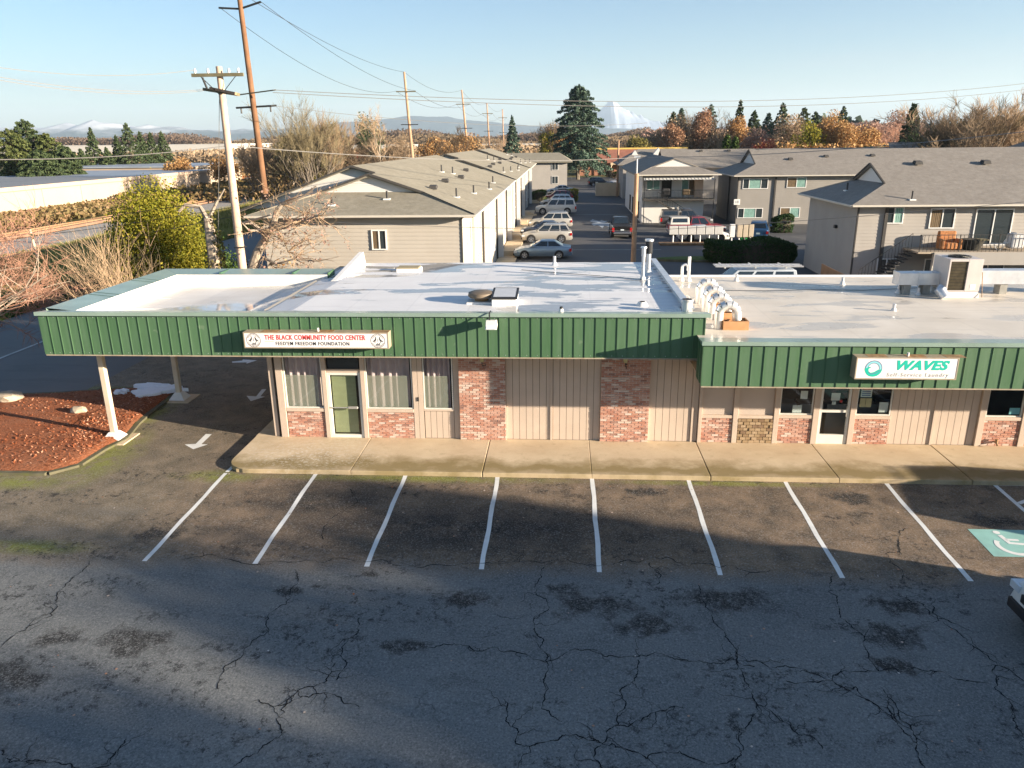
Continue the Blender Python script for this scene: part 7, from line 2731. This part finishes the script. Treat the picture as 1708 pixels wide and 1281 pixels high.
# big blue-green conifer and its smaller neighbour
c = (3.63, 186.00, 20.82)
t = place('conifer_tree', 'huge blue green conifer towering at the end of the alley', 'conifer', c)
conifer_parts(c[2], 7.7, 30000, L_spruce, M_bark, t, base=.17, size=.5, power=.52, tiers=24)
c = (-14.50, 230.00, 15.58)
t = place('conifer_tree', 'dark narrow conifer left of the huge one', 'conifer', c)
conifer_parts(c[2], 3.8, 6000, L_spruce, M_bark, t, base=.04, size=.6, tiers=16)
P1 = t
cg = 'dark firs beyond the storage shed'
for i, (px, yt, Yd, rb, lb) in enumerate(((118, 213, 190, 3.8, 'fir standing alone right of the dense evergreens'), (181, 206, 195, 6.2, 'tallest fir of the group beyond the shed'), (160, 226, 200, 3.6, 'slender fir just left of the tallest one'),
                                   (202, 220, 200, 4.0, 'fir close on the right of the tallest one'), (220, 222, 205, 4.4, 'second fir from the right of the group'), (239, 220, 210, 4.2, 'rightmost fir of the group with a bare foot'), (95, 248, 185, 4.0, 'short fir beside the thin wooden pole'), (140, 246, 190, 3.6, 'low fir filling the gap in the group'))):
    c = (-123.29, 190.00, 13.27)
    x = (px - 905) / 1292.0 * Yd
    H = 9.1 + (231.8 + (938 - px) * .0119 - yt) / 1320.0 * Yd
    t = place('conifer_tree', lb, 'conifer', (x, Yd), cg)
    conifer_parts(H, rb, 6500, L_fir, M_barkd, t, base=.04, size=.5, tiers=15, power=.9)
# dense evergreens at the left edge
for i, (px, yt, Yd, w, lb) in enumerate(((5, 200, 150, 5.5, 'tallest dense evergreen at the left edge'), (38, 222, 148, 5.2, 'dense green evergreen second from the left edge'), (66, 243, 146, 4.6, 'rounded evergreen at the right of the dense clump'), (-25, 215, 145, 6, 'dense evergreen cut by the left edge'), (20, 250, 140, 6.5, 'low dense evergreen in front of the clump'))):
    x = (px - 905) / 1292.0 * Yd
    H = 9.1 + (231.8 + (938 - px) * .0119 - yt) / 1320.0 * Yd
    t = place('evergreen_tree', lb, 'tree', (x, Yd), 'dense evergreens at the left edge')
    conifer_parts(H, w, 16000, L_cedar if i % 2 else L_fir, M_barkd, t, base=.02, size=.46, tiers=15, power=.5)
# firs on the right skyline
for i, (px, yt, Yd, rb, lf, lb) in enumerate(((1183, 172, 260, 3.4, L_fir, 'slim dark fir rising above the orange trees'), (1138, 179, 260, 5.5, L_spruce, 'ragged fir behind the rust coloured tree'), (1080, 190, 250, 4.8, L_fir, 'dark fir left of the rust coloured tree'),
                                          (1092, 184, 255, 4.2, L_spruce, 'grey green fir next to the rust coloured tree'), (1206, 188, 250, 4.6, L_fir, 'middle fir between slim one and broad pine'), (1249, 177, 255, 5.5, L_fir, 'broad fir above the long grey roof'), (1228, 192, 255, 5.0, L_spruce, 'pale fir left of the broad one'),
                                          (1282, 184, 250, 5.8, L_cedar, 'olive pine right of the broad fir'), (1300, 190, 255, 5.0, L_fir, 'small dark pine before the orange birches'), (1342, 182, 300, 5.0, L_fir, 'dark fir behind the orange birches'), (1448, 178, 170, 3.8, L_fir, 'dark dense fir at the left of the bare thicket'),
                                          (1675, 143, 130, 4.5, L_cedar, 'flat topped pine above the thicket at the right'))):
    x = (px - 905) / 1292.0 * Yd
    H = 9.1 + (231.8 + (938 - px) * .0119 - yt) / 1320.0 * Yd
    t = place('conifer_tree', lb, 'conifer', (x, Yd), 'firs on the right skyline')
    conifer_parts(H, rb, 2600, lf, M_barkd, t, base=.15 if px != 1675 else .55, size=.9, tiers=12, power=.75 if px != 1675 else .3)
t = place('arborvitae', 'left of two narrow green arborvitae behind the grey roof', 'tree', ((1166 - 905) / 1292 * 150, 150), 'pair of arborvitae')
conifer_parts(9.6, 1.3, 2200, L_grn, M_barkd, t, base=.01, size=.5, power=.35)
dup(t, ((1179 - 905) / 1292 * 150, 150, -.1), None, (.9, .9, .97), 'right of two narrow green arborvitae behind the grey roof')

# bare trees: four meshes, reused at many sizes
protos = []
for i, (H, mu, sp, seed, bk_, tw_) in enumerate(((14, 6, .60, 3, M_bark, M_twigg), (11, 1, .78, 8, M_barkl, M_twigp), (10, 4, .70, 15, M_barkd, M_twig), (12, 7, .45, 21, M_bark, M_twigp))):
    t = place('bare_tree', 'x', 'tree', (0, 0))
    branch_tree(H, sp, 4, t, bk_, tw_, nmain=6 if mu == 1 else 4, seed=seed, multi=mu, tw=.03, twigs=1.6)
    protos.append((t, H))
used = [False] * 4


def bare(px, yt, Yd, k, label, wide=1.0, group='leafless trees beyond the roofs', swap=None):
    x = (px - 905) / 1292.0 * Yd
    H = 9.1 + (231.8 + (938 - px) * .0119 - yt) / 1320.0 * Yd
    t, H0 = protos[k]
    s = H / H0 * 1.02
    if not used[k]:
        used[k] = True
        t.location = (x, Yd, -.1)
        t.rotation_euler = (0, 0, px * .7)
        t.scale = (s * wide, s * wide, s)
        t['label'] = label
        t['group'] = group
        return t
    return dup(t, (x, Yd, -.1), px * .7, (s * wide, s * wide, s), label, group, swap)


bare(487, 152, 118, 0, 'large many stemmed bare tree right of the tall brown pole', .85)
bare(466, 172, 121, 0, 'left hand stems of the large bare tree group', .95)
bare(516, 172, 125, 3, 'paler bare tree at the right of the large group', .85)
bare(545, 205, 130, 2, 'low dark bare tree behind the large group', 1.4)
bare(607, 172, 150, 1, 'tall pale bare tree near the red board', .95)
bare(640, 212, 160, 2, 'small bare tree right of the red board', 1.5)
bare(575, 215, 160, 2, 'brown bare tree behind the nearest roof peak', 1.6)
bare(722, 204, 170, 2, 'round bare tree between the second and third poles', 1.45)
bare(660, 226, 165, 1, 'spindly bare tree left of the second pole', 1.4)
bare(435, 215, 125, 2, 'low bare tree behind the tall brown pole', 1.4)
bare(390, 222, 130, 3, 'thin bare tree between the two near poles', 1.2)
bare(800, 222, 240, 1, 'faint bare tree left of the fourth pole', 1.5)
bare(895, 194, 250, 3, 'tan feathery tree between the two conifers', 1.2)
bare(1110, 178, 255, 3, 'tall bare tree among the firs on the right', 1.3)
bare(1158, 185, 265, 1, 'white branched bare tree beside the slim fir', 1.3)
bare(1560, 146, 110, 3, 'bare tree with long upright wands over the big roof', 1.5)
bare(1515, 158, 112, 0, 'broad olive bare tree left of the wands', 1.35)
bare(1478, 176, 118, 2, 'low spreading bare tree over the ridge', 1.6)
bare(1602, 152, 114, 3, 'second wand tree right of the first', 1.5)
bare(1540, 168, 104, 2, 'dense twiggy tree directly over the big roof ridge', 1.7)
bare(1640, 178, 120, 2, 'reddish bare tree near the right edge', 1.6, swap={M_twig: M_twigr})
bare(1700, 118, 100, 1, 'tall bare tree at the right edge', 1.1)
bare(1680, 190, 118, 0, 'olive bare tree low at the right edge', 1.4)
bare(1290, 200, 235, 2, 'pinkish bare tree left of the orange birches', 1.9, swap={M_twig: M_twigr})
bare(1420, 200, 230, 2, 'rose brown bare tree right of the orange birches', 2.0, swap={M_twig: M_twigr})


def leafy(name, label, px, yt, Yd, rx, leaf, n, size, cat_='tree', group=None, low=.15, bark=None, clumps=16, seed=1):
    x = (px - 905) / 1292.0 * Yd
    H = 9.1 + (231.8 + (938 - px) * .0119 - yt) / 1320.0 * Yd
    t = place(name, label, cat_, (x, Yd), group)
    b = MB()
    b.tube([(0, 0, -.2), (.1, 0, H * .3), (0, 0, H * .75)], [H * .022, H * .016, H * .006], 6)
    for k in range(7):
        a = k * 2.4
        b.tube([(0, 0, H * (.2 + .05 * k)), (math.cos(a) * rx * .35, math.sin(a) * rx * .35, H * (.4 + .05 * k)), (math.cos(a) * rx * .7, math.sin(a) * rx * .7, H * (.55 + .05 * k))], [H * .008, H * .005, H * .002], 4, False)
    b.build('trunk', bark or M_barkl, t, True, world=False)
    h2 = H * (1 - low) / 2
    leaf_crown(t, int(n * 2.4), rx, rx, h2, H * low + h2, leaf, size * .58, clumps, seed)
    return t


for i, (px, yt, Yd, rx, lf, n, lb) in enumerate(((1100, 186, 240, 5.5, L_tan, 2600, 'tan leafed tree left of the rust one'), (1124, 184, 238, 4.6, L_rust, 2600, 'rust red tree among the firs'), (1160, 208, 235, 5, L_tan, 1800, 'low tan tree below the slim fir'),
                                           (1183, 200, 236, 3.5, L_orange, 1800, 'copper tree in front of the slim fir'), (1215, 215, 230, 5.5, L_pink, 2200, 'dusty red low tree above the long roof'), (1262, 200, 225, 5.5, L_tan, 2400, 'fawn tree under the broad fir'),
                                           (1318, 196, 200, 4.8, L_orange, 3000, 'leftmost of the three orange birches'), (1346, 202, 198, 4.6, L_orange, 3000, 'middle one of the three orange birches'), (1376, 208, 200, 4.8, L_orange, 3000, 'rightmost of the three orange birches'), (1290, 204, 198, 3.8, L_yel, 2000, 'golden green tree left of the orange birches'),
                                           (1432, 190, 260, 7, L_pink, 2600, 'round rosy tree behind the roofs'), (1400, 200, 255, 6.5, L_pink, 2400, 'second rosy tree left of the round one'), (1075, 206, 235, 5.5, L_rust, 2200, 'rusty tree right of the snow peak'), (1050, 214, 240, 5, L_tan, 2000, 'tan tree just right of the huge conifer'),
                                           (1025, 222, 225, 4.5, L_moss, 1700, 'olive bush tree beside the huge conifer'), (895, 206, 255, 6.0, L_tan, 3200, 'tan tree between the two conifers'), (905, 222, 240, 4.5, L_orange, 1800, 'orange shrub tree near the huge conifer'), (880, 215, 250, 3.0, L_yel, 1200, 'yellow green tree beside the narrow conifer'),
                                           (740, 222, 190, 6.0, L_orange, 2200, 'orange brown tree between the railway poles'), (700, 228, 180, 5.0, L_orange, 1800, 'orange brown tree right of the second pole'), (640, 232, 175, 5.0, L_tan, 1500, 'tan tree behind the ridge'), (585, 192, 165, 3.2, L_fir, 1600, 'thin dark evergreen behind the ridge'),
                                           (522, 206, 140, 3.6, L_fir, 1500, 'dark evergreen caught behind the large bare tree'), (455, 228, 150, 4.5, L_moss, 1600, 'mossy tree behind the tall brown pole'), (400, 236, 170, 5.0, L_tan, 1500, 'tan tree between the two near poles'), (500, 232, 150, 5.0, L_moss, 1900, 'mossy undergrowth tree below the large bare tree'),
                                           (1640, 186, 122, 4.2, L_rust, 2300, 'rusty tree near the right edge'), (1600, 200, 118, 4.0, L_moss, 2000, 'olive shrub tree over the dark roof'), (1500, 200, 120, 4.5, L_moss, 2600, 'olive tree left in the thicket'), (1545, 190, 118, 4.0, L_moss, 2600, 'olive tree in the middle of the thicket'),
                                           (338, 255, 160, 3.4, L_orange, 1500, 'orange shrub beside the pale pole'), (255, 262, 165, 3.0, L_orange, 1300, 'orange shrub in front of the white warehouse'), (1460, 222, 140, 3.2, L_grn, 1200, 'green bush at the foot of the thicket'))):
    leafy('tree', lb, px, yt, Yd, rx, lf, n, .55 * Yd / 200 + .18, group='autumn trees beyond the roofs', seed=i + 3, clumps=12)
# red shrubs near the shop sign wall
leafy('red_shrub', 'bright red shrub above the long grey roof', 1232, 231, 200, 2.6, L_red, 900, .5, 'shrub', low=.3)
leafy('red_shrub', 'second red shrub left of the brightest one', 1218, 238, 200, 2.6, L_red, 700, .5, 'shrub', low=.3)
# shrubs by the hall
for i, px in enumerate((985, 1000, 1016, 1030, 1043)):
    x = (px - 905) / 1292.0 * 190
    t = place('shrub', ['tan shrub', 'green shrub', 'orange shrub', 'olive shrub', 'red shrub'][i] + ' before the arched hall', 'shrub', (x, 192), 'shrubs before the arched hall')
    leaf_crown(t, 800, 2.0, 1.4, .9, 1.0, [L_tan, L_grn, L_orange, L_moss, L_red][i], .4, 8, i)


def bush(name, label, loc, rx, ry, h, leaf, n, size, cat_='bush', seed=1, clumps=22, flat=0.0, stems=True, group=None, core=.45):
    t = place(name, label, cat_, loc, group)
    if stems:
        b = MB()
        for k in range(9):
            a = k * 2.4
            b.tube([(0, 0, -.1), (math.cos(a) * rx * .3, math.sin(a) * ry * .3, h * .4), (math.cos(a) * rx * .6, math.sin(a) * ry * .6, h * .75)], [.06, .04, .015], 4, False)
        b.build('stems', M_bark, t, world=False)
    leaf_crown(t, n, rx, ry, h / 2, h / 2, leaf, size, clumps, seed, flat=flat, core=core)
    return t


# clipped hedges
def hedge(label, x, y, rx, ry, h, n=7000, leaf=L_hedge, size=.13, rough=.12, seed=4):
    """clipped: leaves on a rounded block"""
    t = place('hedge', label, 'hedge', (x, y))
    r = np.random.RandomState(seed)
    th = r.rand(n) * 2 * PI
    u = r.rand(n) ** .5 * 1.0
    top = r.rand(n) < .45
    ex = .6
    px_ = np.sign(np.cos(th)) * np.abs(np.cos(th)) ** ex
    py_ = np.sign(np.sin(th)) * np.abs(np.sin(th)) ** ex
    k = np.where(top, u, 1.0)
    z = np.where(top, h * (1 - .16 * u ** 4), h * r.rand(n) * .95)
    bulge = np.where(top, 1, 1 - .12 * (2 * z / h - 1) ** 4)
    c_ = np.stack([px_ * k * rx * bulge, py_ * k * ry * bulge, z], 1) + r.normal(size=(n, 3)) * rough * .5
    c_[:, 2] += .18 * np.sin(c_[:, 0] * 1.3) * (c_[:, 2] > h * .5)
    c_[:, 2] = np.maximum(c_[:, 2], .02)
    MB().slab([(math.cos(a) * rx * .9, math.sin(a) * ry * .85) for a in np.linspace(0, 2 * PI, 17)[:-1]], 0, h * .86).build('branch_mass', M_barkd, t, world=False)
    quads('leaves', c_, size, leaf, t, aspect=.8)
    return t


c = (14.39, 59.18)
hedge('wide dark green clipped hedge in the rear lot', c[0], c[1] + .6, 3.35, 1.5, 1.55, 14000)
c = (21.67, 76.61)
hedge('small clipped cube hedge against the taupe block', c[0] + .2, c[1] + 2.0, 1.0, .7, 1.6, 3500)
for px, py, lb in ((898, 328, 'left round clipped bush by the parked cars'), (951, 330, 'right clipped bush by the parked cars')):
    c = (-1.76, 130.04)
    hedge(lb, (px - 938.5) / 1283 * 118, 118 + (0 if px < 900 else 2), 1.25, .9, 1.7, 2600, L_yel if px > 900 else L_grn)

# yellow green laurel beyond the grass, left
c = (-32.15, 58.75)
bush('laurel_bush', 'big yellow green rounded bush at the left behind the canopy', ((-20.48, 38.00, 4.34)[0], 38.0), 2.5, 2.0, (-19.95, 38.00, 7.29)[2] - .1, L_yel, 60000, .115, seed=6, clumps=110, core=.6)
bush('laurel_bush', 'green lower bush under the yellow green one', ((-19.27, 39.00, 4.21)[0], 39.5), 2.0, 1.6, 4.4, L_grn, 14000, .12, seed=8, clumps=36)
bush('red_leaf_bush', 'scarlet leaved bush behind the canopy parapet', ((-19.38, 37.00, 3.27)[0], 37.5), 2.4, 1.4, 2.9, L_pink, 2600, .14, seed=9, clumps=30)
bush('red_leaf_bush', 'smaller scarlet bush between the ivy trunk and the pale pole', ((-16.58, 38.00, 3.11)[0], 38.5), 2.0, 1.2, 2.6, L_pink, 1500, .13, seed=10, clumps=22)
bush('bush', 'green bush at the foot of the ivy covered trunk', ((-19.07, 40.00, 3.12)[0], 41.0), 2.0, 1.6, 3.2, L_grn, 4500, .17, seed=11)

# broom-like bare shrubs and brambles left of the canopy
def whips(label, loc, n, H, spread, m, seed, lean=(0, 0), r0=.02):
    r = random.Random(seed)
    t = place('bare_shrub', label, 'shrub', loc, 'leafless shrubs left of the canopy')
    mb = MB()
    for i in range(n):
        a = r.random() * 2 * PI
        k = r.random() ** .6 * spread
        b0 = (r.gauss(0, .35), r.gauss(0, .35), -.1)
        d = Vector((math.cos(a) * k + lean[0], math.sin(a) * k + lean[1], 1)).normalized()
        L_ = H * r.uniform(.55, 1.05)
        pts = [Vector(b0)]
        for s in range(5):
            d = (d + Vector((r.gauss(0, .09), r.gauss(0, .09), -.05 * s * spread))).normalized()
            pts.append(pts[-1] + d * L_ / 5)
        mb.tube(pts, [r0 * (1 - s / 6) for s in range(6)], 3, False)
        for q in range(5):
            j = r.randint(1, 4)
            e = (d + Vector((r.gauss(0, .5), r.gauss(0, .5), r.gauss(.1, .3)))).normalized()
            p2 = pts[j] + e * L_ * .22
            mb.tube([pts[j], p2, p2 + (e + Vector((r.gauss(0, .3), r.gauss(0, .3), .1))) * L_ * .14], [r0 * .5, r0 * .35, r0 * .15], 3, False)
    mb.build('stems', m, t, world=False)
    return t


q = (-20.53, 34.00, 2.05)
whips('tall broom of straight tan stems left of the canopy corner', (q[0], 34.0), 90, 5.6, .38, M_twigp, 1, (-.18, 0))
q = (-20.62, 35.00, 1.84)
whips('mossy broom of stems beside the tall tan one', (q[0], 35.0), 50, 4.8, .45, M_twigg, 2)
q = (-28.42, 43.59)
whips('low reddish thicket beyond the street', (q[0] - 2.0, q[1] + 2), 30, 1.6, 1.2, M_twigr, 3)
q = (-29.01, 41.07)
whips('pinkish thicket at the street edge', (q[0] - 1.0, q[1] + 1), 30, 1.6, 1.2, M_twigr, 4)
q = (-18.94, 33.00, 2.25)
whips('brown bramble right of the tall broom', (q[0], 33.0), 55, 3.6, .9, M_twigp, 6)
# small street tree leaning in at the left edge
q = (-17.20, 21.50, 3.86)
t = place('street_tree', 'pale barked bare tree leaning in at the left edge', 'tree', (-21.7, 26.2))
branch_tree(8.6, 1.5, 4, t, M_barkl, M_twigr, nmain=14, seed=33, multi=1, upright=.15, tw=.016, twigs=2.2, lean=(.25, .10), first=.28)
# ivy clad trunk and the pruned pale tree behind the canopy
q = (-16.23, 35.00, 3.57)
t = place('ivy_trunk', 'pruned trunk wrapped in dead ivy beside the pale pole', 'tree', (q[0], 35))
mb = MB()
zt_ = (-16.08, 35.00, 5.79)[2]
mb.tube([(0, 0, -.2), (-.05, 0, zt_ * .5), (-.15, 0, zt_)], [.42, .36, .2], 9)
mb.tube([(-.15, 0, zt_ - .1), (-.5, .1, zt_ + .5), (-1.2, .1, zt_ + .6), (-1.5, 0, zt_ + .3)], [.14, .1, .08, .06], 6)
mb.tube([(-.15, 0, zt_ - .1), (.3, .1, zt_ + .7), (.8, 0, zt_ + 1.3)], [.1, .07, .03], 6)
mb.build('trunk', M_barkl, t, True, world=False)
leaf_crown(t, 1800, .6, .55, zt_ / 2, zt_ / 2 + .2, L_moss, .15, 14, 4, 'ivy')
q = (-14.03, 35.00, 3.57)
t = place('pruned_tree', 'pruned pale limbed tree with drooping twigs before the greige wall', 'tree', (q[0], 34.5))
tb = MB()
tw = MB()
P = lambda px, py, y=34.5: ((-14.03, 35.00, 3.57)[0] * 0 + (px - 921) / 1292.0 * y * 1.0 + (-.0) , 0, 0)


def pt(px, py, y=34.5):
    x = (px - 938.5 + (py - 231.8) * .074 * 0) / 1290.0 * y
    return x


limb = [(-14.38, 34.50, 3.31), (-13.95, 34.40, 4.22), (-13.44, 34.30, 4.91), (-13.05, 34.20, 5.37), (-12.74, 34.10, 6.07), (-12.45, 34.00, 6.39)]
limb = [(p[0] - q[0], p[1] - 34.5, p[2] + .1) for p in limb]
limb = [(limb[0][0] - .25, 0, -.1)] + limb
tb.tube(limb, [.30, .24, .21, .18, .16, .13, .10], 9)
for pts_, rr_ in (([(-12.45, 34.00, 6.39), (-11.96, 33.80, 6.53), (-11.37, 33.70, 6.72), (-10.65, 33.50, 7.18)], [.10, .075, .05, .02]), ([(-13.38, 34.30, 4.99), (-13.92, 34.00, 5.56), (-14.16, 33.60, 5.60), (-13.06, 33.30, 5.89), (-12.61, 33.00, 6.01)], [.09, .07, .06, .04, .02]),
                  ([(-13.21, 34.20, 5.19), (-12.28, 34.00, 5.39), (-11.50, 33.80, 5.67), (-10.74, 33.60, 5.90), (-9.90, 33.50, 5.95)], [.09, .07, .05, .03, .015]),
                  ([(-13.14, 34.20, 5.32), (-13.60, 33.80, 5.23), (-13.85, 33.40, 5.31), (-13.94, 33.00, 5.66)], [.08, .06, .04, .02]),
                  ([(-13.70, 34.40, 3.94), (-13.01, 34.00, 3.72), (-12.08, 33.80, 3.97), (-10.96, 33.70, 3.88), (-9.95, 33.60, 4.10)], [.08, .05, .04, .03, .012])):
    pp = [(p[0] - q[0], p[1] - 34.5, p[2] + .1) for p in pts_]
    tb.tube(pp, rr_, 6)
r_ = random.Random(12)
starts = [(-12.45, 34.00, 6.39), (-12.13, 34.00, 5.55), (-11.50, 33.80, 5.67), (-10.74, 33.60, 5.90), (-13.38, 34.30, 4.99), (-13.60, 33.80, 5.23), (-12.62, 34.00, 4.81), (-12.36, 33.90, 4.28), (-12.08, 33.80, 3.97), (-13.41, 34.30, 3.68)]
lv = []
for s_ in starts:
    for k in range(9):
        d = Vector((r_.uniform(-.5, 1.0), r_.uniform(-.5, .5), r_.uniform(-.5, .5))).normalized()
        p0 = Vector((s_[0] - q[0], s_[1] - 34.5, s_[2] + .1))
        pts_ = [p0]
        for m_ in range(5):
            d = (d + Vector((r_.gauss(.03, .18), r_.gauss(0, .15), r_.gauss(-.02, .18)))).normalized()
            pts_.append(pts_[-1] + d * r_.uniform(.25, .5))
            for w_ in range(2):
                e = (d + Vector((r_.gauss(0, .7), r_.gauss(0, .5), r_.gauss(0, .6)))).normalized()
                tw.tube([pts_[-1], pts_[-1] + e * r_.uniform(.2, .5)], [.008, .003], 3, False)
            if r_.random() < .35:
                lv.append(tuple(pts_[-1]))
        tw.tube(pts_, [.022, .018, .014, .010, .007, .004], 3, False)
tb.build('trunk', M_barkl, t, True, world=False)
tw.build('crown', M_twigp, t, False, world=False)
lv = np.array(lv)
lv = np.repeat(lv, 4, 0) + nrs.normal(size=(len(lv) * 4, 3)) * .12
quads('dead_leaves', lv, .10, L_pink, t)
# fallen-in orange leaf clump against the wall
q = (-14.12, 38.60, 3.20)
bush('dead_leaf_bush', 'orange dead leaved bush low against the greige wall', (q[0], 38.3), 1.2, .5, q[2] + .3, L_orange, 900, .12, seed=3, clumps=16)

# grass on the bank and the verge
L_grassy = leafmat('grass_golden', (.24, .25, .05), (.40, .36, .12), (.55, .45, .22), .4)


def grass(label, x0, x1, y0, y1, n, h, leaf, seed):
    r = np.random.RandomState(seed)
    c = np.stack([x0 + (x1 - x0) * r.rand(n), y0 + (y1 - y0) * r.rand(n), np.zeros(n)], 1)
    d = r.normal(size=(n, 3)) * .35
    d[:, 2] = 1
    hh = h * (.4 + r.rand(n))
    w = r.normal(size=(n, 3))
    w[:, 2] = 0
    w /= np.linalg.norm(w, axis=1)[:, None]
    w *= .06
    tip = c + d * hh[:, None]
    z = np.array([0, 0, -.12])
    o = raw('grass', np.stack([c - w + z, c + w + z, tip + z], 1).reshape(-1, 3), 3, leaf)
    tag(o, label, kind='stuff')


grass('yellow green rough grass between street and gravel bank', -46.5, -33.5, 30, 80, 70000, .5, L_grassy, 1)
grass('rough grass farther along beside the gravel bank', -47.5, -33, 75, 130, 30000, .6, L_grass, 2)
grass('dark green verge grass at the near side of the mulch bed', -33.0, -30.5, 18, 60, 12000, .3, L_grn, 3)
# moss and leaves along the kerb
r = np.random.RandomState(5)
n = 900
lc = np.stack([r.uniform(-14, 13, n), r.uniform(9, 19.7, n), np.zeros(n)], 1)
lc[:, 2] = [-.13 - .0345 * (CURB - y) + .012 for y in lc[:, 1]]
keep = r.rand(n) < .16
o = quads('fallen_leaves', lc[keep], .05, leafmat('leaf_litter', (.35, .12, .04), (.5, .42, .34), (.6, .58, .54), 0), lot, up=3.0)
o['kind'] = 'stuff'

# trees out of frame to the right whose shade lies over the front lot
for i, (x, y, H, rx, cm) in enumerate(SHADERS):
    t = place('shade_tree', ['broad evergreen across the lot', 'second broad evergreen across the lot', 'third broad evergreen across the lot', 'fourth evergreen across the lot', 'fifth evergreen across the lot', 'sixth evergreen across the lot', 'seventh evergreen across the lot'][i] + ' beyond the right edge', 'tree', (x, y))
    t.location.z = gz(y) - .1
    b = MB().tube([(0, 0, -.2), (0, 0, H * .8)], [.35, .12], 8)
    b.build('trunk', M_bark, t, True, world=False)
    leaf_crown(t, 15000, rx, rx, H * (1 - cm), H * cm, L_cedar, .42, 34, 40 + i, core=.1)
